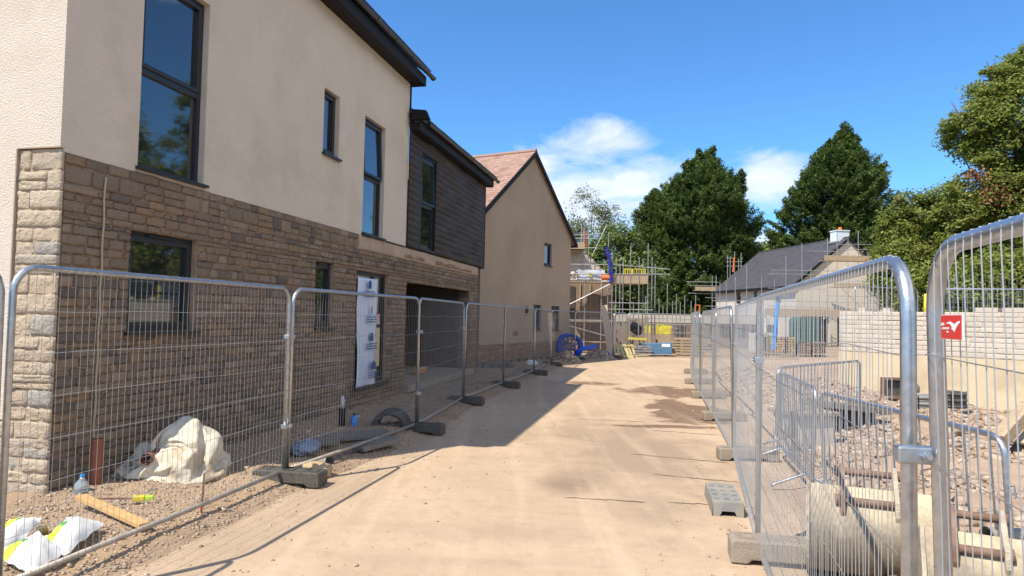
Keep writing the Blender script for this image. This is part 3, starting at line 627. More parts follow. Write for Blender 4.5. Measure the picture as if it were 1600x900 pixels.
def roofpart(par, s0, s1, y0, z0, yr, zr, m, base_m, tw=.3, tl=.25, yb=None, th=.012, seed=1):
    yb = yb if yb is not None else 2*yr-y0
    rf = MB().prism([(s0, y0, z0-.08), (s0, yr, zr-.08), (s0, yb, z0-.08), (s0, yb, z0-.002), (s0, yr, zr-.002), (s0, y0, z0-.002)], (s1-s0, 0, 0)).build('roof', base_m, par, local=True)
    mb, tt = MB(), []; tiles(mb, tt, s0-.0, s1+.0, y0-.02, z0, yr, zr, tw, tl, th, seed)
    k = len(tt); mb2 = MB(); t2 = []; tiles(mb2, t2, s0, s1, -(yb+.02), z0, -yr, zr, tw, tl, th, seed+1)
    mb.add([(a, -b, c) for a, b, c in mb2.v], [f[::-1] for f in mb2.f]); tt += t2
    npmesh('tiles', np.array(mb.v), np.array([f for f in mb.f]), m, rf, tint=np.array(tt), local=True)
    MB().tube([(s0-.01, yr, zr+.01), (s1+.01, yr, zr+.01)], .07, 8).build('ridge', base_m, rf, local=True); return rf
roofpart(H, -.12, 8.62, -.38, 7.05, 3.5, 9.75, dslate_m, dslate_m, .3, .25)
roofpart(H, 8.40, 15.0, -.30, 6.02, 3.5, 8.4, dslate_m, dslate_m, .3, .2, seed=5, th=.016)
MB().box(8.40, 14.85, -.24, -.05, 5.72, 5.90).box(8.40, 14.85, -.26, -.24, 5.74, 5.98).build('fascia', black_m, H, local=True)
gutter(8.75, 15.15, -.325, 5.97, H)
MB().prism([(8.30,-.5,5.93),(8.30,-.1,5.93),(8.30,-.1,6.16),(8.30,-.42,6.12)], (.12,0,0)).build('gutter_outlet', black_m, H, local=True)
MB().box(8.425,8.45,-.04,.0,6.0,6.78).build('corner_trim', black_m, H, local=True)

# ------------------------------------------------------------------ second house (brown rendered gable)
AP = (.707, 25.6); GA = 28.0
g2 = Vector((math.sin(math.radians(GA)), math.cos(math.radians(GA)), 0))
H2 = empty('brown_rendered_house', (AP[0], AP[1], 0), math.atan2(g2.y, g2.x), 'smooth brown rendered gable house with red tiled roof, next beyond the stone house', 'house')
def h2(px, py): return PLN(px, py, AP, GA)
HW = 3.80
hs = []
for (x0, y0, x1, y1) in ((850,379,861,416), (833,476,844,515), (861,478,873,516)):
    a, zt = h2(x0, y0); b, zb = h2(x1, y1); hs.append((a, b, zb, zt))
mb = MB(); wallpanel(mb, -HW, HW, .80, 5.2, hs, y=-.02, rev=.15)
mb.add([(-HW,-.02,5.2),(HW,-.02,5.2),(0,-.02,7.96)], [(0,1,2)])
mb.add([(-HW,-.02,.8),(-HW,9,.8),(-HW,9,5.2),(-HW,-.02,5.2)], [(0,3,2,1)][::-1]); mb.add([(HW,-.02,.8),(HW,9,.8),(HW,9,5.2),(HW,-.02,5.2)], [(0,1,2,3)])
mb.add([(-HW,9,0),(HW,9,0),(HW,9,5.2),(0,9,7.96),(-HW,9,5.2)], [(4,3,2,1,0)]); mb.add([(-HW,-.02,.8),(HW,-.02,.8),(HW,0,.8),(-HW,0,.8)], [(0,1,2,3)])
mb.build('render_wall', render2_m, H2, local=True)
V, F, T = [], [], []
stonework(course_levels(0, .8, [], .07, .078, 3), -HW, HW, [], .215, .235, lambda s, y, z: (s, y, z), V=V, F=F, T=T, seed=31, gap=.01, depth=.012, rough=.001)
npmesh('brick_plinth', np.array(V), np.array(F), brick_m, H2, tint=np.array(T), local=True)
mb = MB(); mb.box(-HW, HW, 0, .2, -.1, .8)
mb.build('plinth_core', mortar_m, H2, local=True)
for k in range(9): MB().box(-HW+.35+k*.62, -HW+.56+k*.62, -.018, .0, .12, .22).build('vent_opening', dark_m, H2, local=True)
for h in hs: window(H2, *h, y=.05, fw=.05)
roofpart(H2, -.12, 8.8, 0, 0, 1, 1, red_tile_m, red_tile_m) if False else None
# roof built along its own axis (local x across the gable, y along the ridge)
p_ = math.tan(math.atan2(2.76, 3.8)); ev = 4.15
rf = MB().prism([(-ev,-.10,5.2-.35*p_-.04),(0,-.10,7.98),(ev,-.10,5.2-.35*p_-.04),(ev,-.10,5.2-.35*p_+.06),(0,-.10,8.10),(-ev,-.10,5.2-.35*p_+.06)], (0,8.8,0)).build('roof', red_tile_m, H2, local=True)
mb, tt = MB(), []; tiles(mb, tt, -8.8, .13, -ev, 5.2-.35*p_+.07, 0, 8.12, .22, .17, .012, 3)
npmesh('tiles', np.array([(b, -a, c) for a, b, c in mb.v]), np.array(mb.f), red_tile_m, rf, tint=np.array(tt), local=True)
mb, tt = MB(), []; tiles(mb, tt, -.13, 8.8, -ev, 5.2-.35*p_+.07, 0, 8.12, .22, .17, .012, 4)
npmesh('tiles', np.array([(-b, a, c) for a, b, c in mb.v]), np.array(mb.f), red_tile_m, rf, tint=np.array(tt), local=True)
MB().tube([(0,-.14,8.12),(0,8.8,8.12)], .10, 8).build('ridge', red_tile_m, rf, local=True)
MB().prism([(-ev-.02,-.16,5.2-.35*p_-.10),(0,-.16,7.94),(ev+.02,-.16,5.2-.35*p_-.10),(ev+.02,-.16,5.2-.35*p_+.09),(0,-.16,8.13),(-ev-.02,-.16,5.2-.35*p_+.09)], (0,.06,0)).build('bargeboard', black_m, H2, local=True)
MB().box(-ev-.1,-ev,-.16,8.8,5.2-.35*p_-.12,5.2-.35*p_+.05).box(ev,ev+.1,-.16,8.8,5.2-.35*p_-.12,5.2-.35*p_+.05).build('fascia', black_m, H2, local=True)
s_, z_ = h2(804, 521); MB().box(s_-.13, s_+.17, -.05, -.02, z_-.07, z_+.07).build('meter_opening', rust_m, H2, local=True)
s_, z_ = h2(821, 485); MB().box(s_-.05, s_+.05, -.10, -.02, z_-.1, z_+.14).build('wall_lamp_bracket', black_m, H2, local=True)

# ------------------------------------------------------------------ mesh fence panels
def panel(a, b, label, pitch=.055, lean=0.0, H_=1.97, z0=.03, group=None, frame=None, clampz=(1.47,), flip_=1, wire=.0018, name='mesh_fence'):
    a = Vector((*a, 0)); b = Vector((*b, 0)); L = (b-a).length-.06; ang = math.atan2(b.y-a.y, b.x-a.x)
    e = empty(name, (a.x, a.y, z0), ang, label, 'fence', group); e.rotation_euler.x = lean
    R = .0205; r = .16; x0, x1 = .03, L+.03; fm = frame or galv_m
    pts = [(x0, 0, 0), (x0, 0, H_-r)]
    for i in range(1, 6): q = math.pi-math.pi/2*i/6; pts.append((x0+r+r*math.cos(q), 0, H_-r+r*math.sin(q)))
    pts += [(x0+r, 0, H_), ((x0+x1)/2, 0, H_), (x1-r, 0, H_)]
    for i in range(1, 6): q = math.pi/2-math.pi/2*i/6; pts.append((x1-r+r*math.cos(q), 0, H_-r+r*math.sin(q)))
    pts += [(x1, 0, H_-r), (x1, 0, 0)]
    MB().tube(pts, R, 12).build('frame', fm, e, True, local=True)
    MB().tube([(x0, 0, .10), ((x0+x1)/2, 0, .093), (x1, 0, .10)], R*.95, 10).build('bottom_rail', dgalv_m, e, True, local=True)
    mb = MB(); n = int((x1-x0-.04)/pitch); rr_ = random.Random(int(a.x*100+a.y*1000)); yf = -R*1.02*flip_
    for i in range(1, n+1):
        x = x0+.02+(x1-x0-.04)*i/(n+1); top = H_+R*.3
        if x-x0 < r: top = H_-r+math.sqrt(max(0, r*r-(r-(x-x0))**2))+R*.3
        if x1-x < r: top = H_-r+math.sqrt(max(0, r*r-(r-(x1-x))**2))+R*.3
        j = lambda s=.004: rr_.uniform(-s, s)
        big = .02 if rr_.random() < .05 else .004
        mb.tube([(x+j(), yf, .09), (x+j(), yf, .45), (x+j(big), yf+j(), .9), (x+j(), yf, 1.3), (x+j(big), yf+j(), 1.72), (x, yf, top-.03), (x, yf*.9, top)], wire, 3, False)
        mb.tube([(x, yf*.75, top-.012), (x, yf*.2, top+.014), (x, -yf*.2, top+.014)], wire*1.2, 3, False)
    for k in range(1, 7):
        z = .10+(H_-.10)*k/7; m = 6
        mb.tube([(x0+(x1-x0)*i/m, yf*1.15+rr_.uniform(-.004, .004), z+rr_.uniform(-.012, .012)*(0 < i < m)) for i in range(m+1)], wire*1.15, 3, False)
    mb.build('mesh_infill', wire_m, e, local=True)
    for z in clampz:
        MB().obox((x1+.03, 0, z), (.065,0,0), (0,.030,0), (0,0,.022)).tube([(x1+.025,-.05,z),(x1+.025,.05,z)], .008, 6).build('clamp', galv_m, e, local=True, bevel=.006)
    return e
Llab = ['mesh fence panel at the far left edge, only its rounded corner in view', 'nearest mesh fence panel at left, across the builders bag and sacks',
  'second mesh fence panel at left, in front of the film covered door', 'third mesh fence panel at left, in front of the garage opening', 'fourth mesh fence panel at left, past the garage towards the brown house',
  'short mesh fence panel before the brown gable wall, left of the window nearest the road', 'mesh fence panel in front of the ground floor windows of the brown house', 'mesh fence panel in front of the blue pipe coil',
  'mesh fence panel in front of the stone heap with the leaning board', 'narrow mesh fence panel turned edge on beside the yellow pallets']
for i in range(len(LP)-1):
    panel(LP[i], LP[i+1], Llab[i], .058 if i < 4 else .075, lean=(-.01, .0, .004, -.01, .01, 0, .01, 0, -.01, 0)[i], H_=1.97, z0=.05, group='mesh fence panels on the left', flip_=1, wire=.0018 if i < 3 else .0024, clampz=(1.47,.55) if i in (1,2) else (() if i == 0 else (1.47,)))
Rlab = ['nearest mesh fence panel at right edge carrying the red sign', 'large mesh fence panel at right, in front of the digger buckets', 'second mesh fence panel at right, beside the grey plastic block on the road',
  'third mesh fence panel at right, seen almost edge on', 'fourth mesh fence panel at right, beside the wet mud', 'fifth mesh fence panel at right, seen almost edge on past the mud', 'farthest mesh fence panel of the right row, at the bend by the yard']
for i in range(len(RP)-1):
    a, b = RP[i], RP[i+1]
    if i == 0: a, b = (.245, -1.64), (1.118, 1.72)
    panel(a, b, Rlab[i], .046 if i < 2 else .06, lean=(-.022, .0, .012, -.02, .02, -.015, .03)[i], H_=1.95, z0=.01 if i else .02, group='mesh fence panels on the right', flip_=-1, wire=.0015 if i < 2 else .0017, clampz=() if i == 0 else (1.47,))
# the two near posts are coupled by a long steel clamp
e = empty('fence_clamp', (1.06, 1.75, 0), 0, 'bolted galvanised clamp joining the two nearest posts at right', 'clamp')
cz = 1.45
MB().obox((1.046,1.718,cz), (.060,-.010,0), (.004,.018,0), (0,0,.022)).build('clamp_plate', galv_m, e, bevel=.006)
MB().tube([(1.045,1.70,cz),(1.043,1.685,cz)], .013, 6).tube([(1.043,1.685,cz),(1.042,1.675,cz)], .007, 8).build('bolt', galv_m, e)
BP = [((5.3,30.8),(8.7,31.3)), ((8.75,31.3),(12.1,31.8)), ((12.2,31.9),(15.5,33.6)), ((15.6,33.7),(18.9,34.2))]
Blab = ['mesh fence panel closing the end of the road, in front of the blue skip', 'mesh fence panel across the end of the road in front of the timber stack', 'mesh fence panel in the yard seen through the right row, left of the brick packs', 'mesh fence panel in the yard in front of the brick packs']
for (a, b), l in zip(BP, Blab): panel(a, b, l, .09, H_=1.97, z0=.05, group='mesh fence panels at the end of the road', wire=.003)

def foot(loc, ang, m, label, group, L=.72, W=.23, Hh=.15, name='ballast_block'):
    e = empty(name, loc, ang, label, 'ballast block', group); mb = MB()
    P = [(-L/2,0,0),(-L/2,0,Hh*.86),(-L/2+.02,0,Hh),(L/2-.02,0,Hh),(L/2,0,Hh*.86),(L/2,0,0),(L/2-.12,0,0),(L/2-.15,0,.03),(-L/2+.15,0,.03),(-L/2+.12,0,0)]
    mb.prism([(x, -W/2, z) for x, _, z in P], (0, W, 0)); mb.build('block', m, e, local=True, bevel=.012)
    mb = MB()
    for x in (-L*.36, 0, L*.36):
        mb.box(x-.055, x+.055, -.07, -.05, Hh-.01, Hh+.008); mb.box(x-.055, x+.055, .05, .07, Hh-.01, Hh+.008); mb.box(x-.055, x-.04, -.05, .05, Hh-.01, Hh+.008); mb.box(x+.04, x+.055, -.05, .05, Hh-.01, Hh+.008)
    mb.build('socket_rim', m, e, local=True); return e
fl_l = ['dark rubber fence foot by the builders bag, nearest on the left', 'dark fence foot below the film covered door post', 'dark fence foot at the garage opening', 'dark fence foot past the garage corner, in the house shadow',
        'dark fence foot before the brown house, on the shadow tip', 'dark fence foot at the foot of the brown plinth', 'dark fence foot before the first stone heap', 'dark fence foot beside the leaning board', 'dark fence foot next to the yellow pallets']
for i, p in enumerate(LP[2:]):
    d = Vector((LP[i+2][0]-LP[i+1][0], LP[i+2][1]-LP[i+1][1], 0)); an = math.atan2(d.y, d.x)-math.pi/2+(.05, .1, -.04, .02, .03, 0, .1, 0, .1)[i]
    foot((p[0]+.06, p[1]-.02, .015), an, rubber_m, fl_l[i], 'dark feet under the left fence')
fl_r = ['long pale concrete fence foot at lower right, nearest the camera', 'dusty concrete fence foot beyond the grey plastic block', 'dusty concrete fence foot at the edge of the wet mud', 'concrete fence foot beside the mud', 'concrete fence foot past the mud', 'concrete fence foot under the far end of the right row']
for i, p in enumerate(RP[2:]):
    foot((p[0]+(.19 if i == 0 else .18), p[1]+(-.20 if i == 0 else .02), .012), math.radians((-12, -3, 2, 0, 3, 0)[i]), conc_m, fl_r[i], 'concrete feet under the right fence', L=.90 if i == 0 else .74, Hh=.17 if i == 0 else .15, name='ballast_block')
# red sign on the nearest right panel
a, b = Vector((.245,-1.64,0)), Vector((1.118,1.72,0)); fdeg = math.degrees(math.atan2(b.x-a.x, b.y-a.y))
c1 = PLN(1471, 496, (a.x-.072, a.y), fdeg); c2 = PLN(1505, 530, (a.x-.072, a.y), fdeg); c3 = PLN(1471, 531, (a.x-.072, a.y), fdeg); c4 = PLN(1505, 487, (a.x-.072, a.y), fdeg)
sw = abs(c1[0]-c2[0]); shh = (c1[1]-c3[1]+c4[1]-c2[1])/2; scx = (c1[0]+c2[0])/2; scz = (c1[1]+c2[1]+c3[1]+c4[1])/4
u = (b-a).normalized(); so_ = Vector((a.x-.072, a.y, 0))+u*scx; so_.z = scz
e = empty('fence_sign', so_, math.atan2(-u.y, -u.x), 'small red sign with white bird emblem wired to the nearest right fence panel', 'sign')
MB().box(-sw/2, sw/2, -.001, .002, -shh/2, shh/2).build('sign_plate', wht_m, e, local=True)
k = .94; MB().box(-sw/2*k, sw/2*k, -.0025, -.0012, -shh/2*.95, shh/2*.95).build('sign_face', red_m, e, local=True)
def lerp_poly(P): return [(x*sw/2, -.003, z*shh/2) for x, z in P]
def sx(px, py): return ((px-405)/300*.98, -(py-425)/360*.98)
bird = [sx(*p) for p in [(270,335),(320,285),(385,262),(440,275),(490,315),(515,335),(560,290),(620,250),(668,238),(672,290),(640,320),(600,380),(560,470),(512,575),(485,520),(430,485),(445,440),(420,380),(380,335),(330,325)]]
def tri_poly(mb, P, vec):
    n = len(P); from mathutils.geometry import tessellate_polygon
    t = tessellate_polygon([[Vector(p) for p in P]]); v = Vector(vec); mb.add(P, t)
mb = MB(); tri_poly(mb, lerp_poly(bird), (0,-.001,0)); mb.build('bird_emblem', wht_m, e, local=True)
Rm = Matrix.Rotation(math.pi/2, 4, 'X')
for body, px, py, s in (('SAFE', 180, 350, .17), ('GENERATION', 262, 470, .125), ('HIRE', 325, 575, .105)):
    x, z = sx(px, py); text_mesh(body, s*shh, 'sign_lettering', wht_m, e, Matrix.Translation((x*sw/2, -.0032, z*shh/2)) @ Rm, extrude=.0002)

# ------------------------------------------------------------------ crowd barriers
def barrier(a, b, label, z0=.02, lean=0, m=galv_m, group='steel crowd barriers', H_=1.08, feet=True):
    a = Vector((*a, 0)); b = Vector((*b, 0)); L = (b-a).length; e = empty('crowd_barrier', (a.x, a.y, z0), math.atan2(b.y-a.y, b.x-a.x), label, 'barrier', group); e.rotation_euler.x = lean
    r = .11; zb = .16; pts = []
    for cx, cz, q0 in ((r, H_-r, math.pi), (L-r, H_-r, math.pi/2), (L-r, zb+r, 0), (r, zb+r, -math.pi/2)):
        for i in range(6): q = q0-math.pi/2*i/5; pts.append((cx+r*math.cos(q), 0, cz+r*math.sin(q)))
    pts.append(pts[0]); MB().tube(pts, .019, 9, False).build('frame', m, e, True, local=True)
    mb = MB(); n = int((L-.1)/.115)
    for i in range(1, n+1): x = L*i/(n+1); mb.tube([(x, 0, zb), (x+random.uniform(-.004,.004), 0, H_)], .007, 5, False)
    mb.build('bars', m, e, local=True)
    if feet:
        for x in (.35, L-.35): MB().tube([(x-.02,-.33,.0),(x,-.30,.02),(x,0,zb),(x,.30,.02),(x-.02,.33,.0)], .016, 7).build('leg', m, e, True, local=True)
    for z in (.45, .79): MB().tube([(L-.015,0,z),(L+.055,0,z+.02),(L+.065,0,z-.05)], .007, 5).build('hook', m, e, local=True)
    return e
barrier((3.02,6.75), (3.5,8.85), 'steel crowd barrier seen nearly end on beside the right fence', lean=.03, z0=.04)
barrier((2.98,6.35), (3.0,4.02), 'nearest steel crowd barrier, running behind the two cream digger buckets', z0=.04, lean=.06)
barrier((3.45,8.75), (5.55,10.75), 'steel crowd barrier farthest back, towards the block retaining wall', z0=.10, lean=.02)

# ------------------------------------------------------------------ digger buckets
def spline(P, k):
    out = []; n = len(P)
    for i in range(n-1):
        p0, p1, p2, p3 = [Vector((*P[min(max(i+o, 0), n-1)], 0)) for o in (-1, 0, 1, 2)]
        for j in range(k):
            t = j/k; q = .5*((2*p1)+(p2-p0)*t+(2*p0-5*p1+4*p2-p3)*t*t+(3*p1-p0-3*p2+p3)*t**3); out.append((q.x, q.y))
    return out+[P[-1]]
def bucket(loc, rz, Wd, label, sc_=1.0, tilt=0):
    e = empty('digger_bucket', loc, rz, label, 'digger bucket', 'digger buckets left on the rubble'); e.rotation_euler.x = tilt
    # profile in (y, z): curled shell, mouth facing away (+y) and down
    pr = [(.52,.03),(.35,.005),(.10,.0),(-.12,.05),(-.27,.17),(-.33,.32),(-.31,.46),(-.22,.60),(-.12,.72),(-.06,.80)]; pr = spline(pr, 3); pr = [(a*sc_, b*sc_) for a, b in pr]; th = .022
    mb = MB(); n = len(pr); inn = []
    for i, (y, z) in enumerate(pr):
        a = Vector(pr[max(i-1,0)]); b = Vector(pr[min(i+1,n-1)]); t = (b-a).normalized(); inn.append((y+t.y*th, z-t.x*th) if True else None)
    def shell(mb, i0, i1):
        P = []; 
        for x in (-Wd/2, Wd/2):
            for i in range(i0, i1+1): P.append((x, *pr[i]))
            for i in range(i0, i1+1): P.append((x, *inn[i]))
        m = i1-i0+1; f = []
        for i in range(m-1): f += [(i, 2*m+i, 2*m+i+1, i+1), (m+i, m+i+1, 3*m+i+1, 3*m+i)]
        f += [(0, m, 3*m, 2*m), (m-1, 3*m-1, 4*m-1, 2*m-1)]
        for o_ in (0, 2*m):
            for i in range(m-1): f.append((o_+i, o_+i+1, o_+m+i+1, o_+m+i))
        mb.add(P, f)
    shell(mb, 0, n-1); mb.build('shell', bucket_m, e, 'auto', local=True)
    for s in (-1, 1):
        x = s*Wd/2; side = [(x, y*1.07-.005, (z-.3)*1.05+.3) for y, z in pr]+[(x, .10*sc_, .74*sc_), (x, .30*sc_, .40*sc_)]
        MB().prism(side, (s*.022, 0, 0)).build('side_plate', bucket2_m, e, local=True)
    mb = MB(); k = 5
    for i in range(k): x = -Wd/2+Wd*(i+.5)/k; mb.prism([(x-.035,.5*sc_,.01),(x+.035,.5*sc_,.01),(x+.015,.64*sc_,.0),(x-.015,.64*sc_,.0)], (0,0,.035))
    mb.build('teeth', rust_m, e, local=True)
    for s in (-1, 1):
        x = s*Wd*.20
        ear = [(x,-.20,.44),(x,-.25,.62),(x,-.22,.74),(x,-.14,.80),(x,-.02,.95),(x,.05,.98),(x,.10,.92),(x,.06,.78),(x,.0,.68)]
        ear = [(a, b*sc_, c*sc_) for a, b, c in ear]
        MB().prism(ear, (.03*s, 0, 0)).build('ear', rust_m if s < 0 else bucket2_m, e, local=True, bevel=.004)
    for (y, z, r) in ((-.17,.70,.026), (.035,.91,.024)):
        MB().tube([(-Wd*.27, y*sc_, z*sc_), (Wd*.27, y*sc_, z*sc_)], r, 12).tube([(-Wd*.27-.01, y*sc_, z*sc_), (-Wd*.27+.02, y*sc_, z*sc_)], r*1.5, 10).tube([(Wd*.27-.02, y*sc_, z*sc_), (Wd*.27+.01, y*sc_, z*sc_)], r*1.5, 10).build('pin', rust_m, e, True, local=True)
    return e
bucket((2.50,4.72,.02), math.radians(-24), .74, 'wider cream and mud stained digger bucket beside the concrete fence foot', .78)
bucket((2.66,3.86,.02), math.radians(-27), .52, 'narrower cream digger bucket half behind the nearest post, beside the grey pipe', .74)
p0, p1 = G(1512, 768, .46), None
e = MB().tube([(2.92,4.15,.50),(3.9,4.35,.42),(4.9,4.6,.36)], .055, 16, False).tube([(2.92,4.15,.50),(3.9,4.35,.42),(4.9,4.6,.36)], .049, 16, False).build('drain_pipe', gplas_m, None, True, o=(2.92,4.15,.0)); tag(e, 'long grey plastic drain pipe lying behind the narrower digger bucket', 'pipe')
e = empty('orange_drain_fitting', (2.55,3.28,0), .3, 'orange plastic drain fitting on the rubble at the bottom right corner', 'drain fitting')
MB().tube([(2.47,3.28,.09),(2.63,3.30,.09)], .075, 16).build('socket', orange_m, e, True); MB().tube([(2.44,3.275,.09),(2.475,3.28,.09)], .062, 16).build('rubber_seal', rubber_m, e, True)

# ------------------------------------------------------------------ grey plastic block on the road
e = empty('plastic_ballast_block', (*G(1138,795)[:2], .006), 0, 'grey moulded plastic fence block lying on the road by the right fence', 'ballast block')
A0, A1, A2, A3 = G(1095,762), G(1140,762), G(1163,806), G(1112,808)
top = [A0, A1, A2, A3]; cen = sum(top, Vector())/4
# long box along the view with holes in its top
p, q = (A3+A2)/2, (A0+A1)/2; ax = (q-p); Lb = .72; ax.normalize(); ay = Vector((ax.y, -ax.x, 0)); c0 = p+ax*(Lb/2-.02)
W2, hh = .135, .13
mb = MB(); nx, ny = 9, 3
def pt(i, j, z): return c0+ax*((i/nx-.5)*Lb)+ay*((j/ny-.5)*2*W2)+Vector((0,0,z))
for i in range(nx):
    for j in range(ny):
        if i in (0, nx-1) or (i % 2 == 0): mb.add([pt(i,j,hh),pt(i+1,j,hh),pt(i+1,j+1,hh),pt(i,j+1,hh)], [(0,3,2,1)][::1])
        else:
            m_ = .22; P = [pt(i+a_,j+b_,hh) for a_, b_ in ((0,0),(1,0),(1,1),(0,1),(m_,m_),(1-m_,m_),(1-m_,1-m_),(m_,1-m_))]+[pt(i+a_,j+b_,hh-.06) for a_, b_ in ((m_,m_),(1-m_,m_),(1-m_,1-m_),(m_,1-m_))]
            mb.add(P, [(0,4,5,1),(1,5,6,2),(2,6,7,3),(3,7,4,0),(4,8,9,5),(5,9,10,6),(6,10,11,7),(7,11,8,4),(8,11,10,9)])
w0 = [pt(0,0,hh),pt(nx,0,hh),pt(nx,ny,hh),pt(0,ny,hh)]
def gr(P, k=1.06): return Vector((c0.x+(P.x-c0.x)*k, c0.y+(P.y-c0.y)*k, .006))
for a_, b_ in ((1,2),): mb.add([w0[a_], w0[b_], gr(w0[b_]), gr(w0[a_])], [(0,1,2,3)])
mb.add([w0[0], w0[1], gr(w0[1]), gr(w0[0])], [(0,1,2,3)]); mb.add([w0[2], w0[3], gr(w0[3]), gr(w0[2])], [(0,1,2,3)])
L_ = lambda t, z: (w0[0].lerp(w0[3], t)-ax*.008*(hh-z)/hh).xy.to_3d()+Vector((0,0,z))
mb.add([L_(0,hh),L_(1,hh),L_(1,.05),L_(0,.05),L_(0,.006),L_(.22,.006),L_(.30,.05),L_(.70,.05),L_(.78,.006),L_(1,.006)], [(0,3,2,1),(3,4,5,6),(7,8,9,2)])
mb.build('moulded_block', gplas_m, e)

# ------------------------------------------------------------------ retaining wall
WA, WBp = Vector((8.35,17.15,0)), Vector((13.9,10.1,0)); wu = (WBp-WA).normalized(); WL = (WBp-WA).length
RW = empty('retaining_wall', WA, math.atan2(wu.y, wu.x), 'retaining wall at right of pale blockwork on a cream concrete base', 'wall')
JT, TP = 1.06, 2.06
MB().box(0, WL, 0, .35, -.3, JT).build('concrete_base', castc_m, RW, local=True)
V, F, T = [], [], []
lev = [JT+.003+i*.112 for i in range(10)]
stonework(lev, 0, WL, [], .30, .46, lambda s, y, z: (s, y+.012, z), V=V, F=F, T=T, seed=44, gap=.009, depth=.008, rough=.0015)
npmesh('blockwork', np.array(V), np.array(F), block_m, RW, tint=np.array(T), local=True)
MB().box(.0, WL, .012, .34, JT+.001, lev[-1]-.002).build('wall_core', mat('pale_mortar', (.44,.36,.27), rough=.95), RW, local=True)
mb = MB(); mb.box(4.15, WL, .0, .33, lev[-1], lev[-1]+.11)
mb.build('grey_course', gblock_m, RW, local=True)
mb = MB(); mb.box(.45,.62,.05,.28,lev[-1],lev[-1]+.10); mb.box(1.05,1.2,.05,.28,lev[-1],lev[-1]+.09)
for k in range(7): mb.box(3.0+k*.5, 3.42+k*.5, .0, .32, lev[-1]+(.11 if k > 2 else 0), lev[-1]+(.22 if k > 2 else .10))
mb.build('loose_top_blocks', block_m, RW, local=True)
# wall return on the far side
MB().prism([(0,.35,-.3),(.35,.35,-.3),(3.2,6,-.3),(2.9,6.1,-.3)], (0,0,2.2)).build('return_wall', block_m, RW, local=True)

# ------------------------------------------------------------------ third house, unfinished, with scaffold
def one(mb, name, m, label, cat, o, smooth=False, group=None, bevel=0):
    return tag(mb.build(name, m, None, smooth, o=o, bevel=bevel), label, cat, group)
def Dz(px, py, Y): v = D(px, py, Y); return v
def xz(px, py, Y): v = D(px, py, Y); return v.x, v.z
H3 = empty('unfinished_brick_house', (3.2, 36, 0), 0, 'half built brick house with stepped gable behind the brown house, wrapped in scaffold', 'house')
def pxpoly(P, Y, t): 
    v = [D(x, y, Y) for x, y in P]; return [(p.x, Y, p.z) for p in v], (0, t, 0)
pinkblk_m = mat('pink_blockwork', (.36, .27, .215), (.30, .22, .175), 3, .9, .5, 30)
brownblk_m = mat('dim_blockwork', (.27, .195, .145), (.22, .16, .12), 3, .9, .5, 30)
x0, x1 = D(880,440,36.5).x, D(958,440,36.5).x; zt = D(920,440,36.5).z
MB().box(1.2, x1, 36.5, 42, -.1, zt).build('lower_wall', brownblk_m, H3)
P, v = pxpoly([(870,392),(915,392),(922,400),(932,411),(944,424),(958,440),(870,440)], 38.2, .3); MB().prism(P, v).build('gable_wall', pinkblk_m, H3)
V, F, T = [], [], []; r_ = random.Random(2); zz = zt; gx = lambda z: np.interp(z, [D(958,440,38.2).z, D(915,392,38.2).z], [D(958,440,38.2).x, D(915,392,38.2).x])
lv = [zt+.01+i*.225 for i in range(9) if zt+.01+i*.225 < D(915,392,38.2).z]
for a_, b_ in zip(lv[:-1], lv[1:]): stonework([a_, b_], 1.5, float(gx(b_)), [], .42, .46, lambda s, y, z: (s, 38.2+y, z), V=V, F=F, T=T, seed=int(a_*10), gap=.012, depth=.012, rough=.001)
npmesh('gable_blocks', np.array(V), np.array(F), block_m, H3, tint=np.array(T))
a_, b_ = D(889,447,36.4), D(898,482,36.4); MB().box(a_.x, b_.x, 36.44, 36.51, .0, a_.z).build('doorway', dark_m, H3)
for px in (906, 922, 938): a_ = D(px,445,36.4); MB().box(a_.x, a_.x+.06, 36.42, 36.5, 0, zt-.1).build('batten', board_m, H3)
a_, b_ = D(870,379,37.6), D(912,392,37.6); MB().box(1.0, b_.x, 37.2, 38.4, b_.z, b_.z+.06).box(1.0, b_.x, 37.2, 37.24, b_.z, a_.z).build('top_boards', board_m, H3)
MB().box(*sorted((D(912,361,37.9).x, D(917,361,37.9).x)), 37.9, 38.1, D(912,386,37.9).z, D(912,361,37.9).z).build('orange_flue', orange_m, H3)

def tubes(root, Y, poles=(), bars=(), m=scaf_m, r=.026):
    for (px, pt_, *rest) in poles:
        a = D(px, pt_, Y+(rest[0] if rest else 0)); zb = rest[1] if len(rest) > 1 else 0
        MB().tube([(a.x, a.y, zb), (a.x, a.y, a.z)], r, 6).build('standard', m, root)
    for (xa, ya, xb, yb, *rest) in bars:
        dY = rest[0] if rest else 0; dY2 = rest[1] if len(rest) > 1 else dY
        MB().tube([D(xa,ya,Y+dY), D(xb,yb,Y+dY2)], r, 6).build('ledger' if abs(ya-yb) < 12 else 'brace', m, root)
def deck(root, px0, px1, py, Y0, Y1, toe=None, name='board', th=.04):
    a, b = D(px0, py, Y0), D(px1, py, Y0); n = max(1, round((Y1-Y0)/.24))
    for i in range(n): y = Y0+(Y1-Y0)*i/n; MB().box(a.x, b.x, y+.01, y+(Y1-Y0)/n-.01, a.z-th, a.z).build(name, board_m, root)
    if toe: MB().box(a.x, b.x, Y0-.04, Y0, a.z-.05, a.z+toe).build('toe_board', board_m, root)
S1_ = empty('house_scaffold', (4, 34.5, 0), 0, 'tall scaffold with timber decks around the unfinished brick house', 'scaffold')
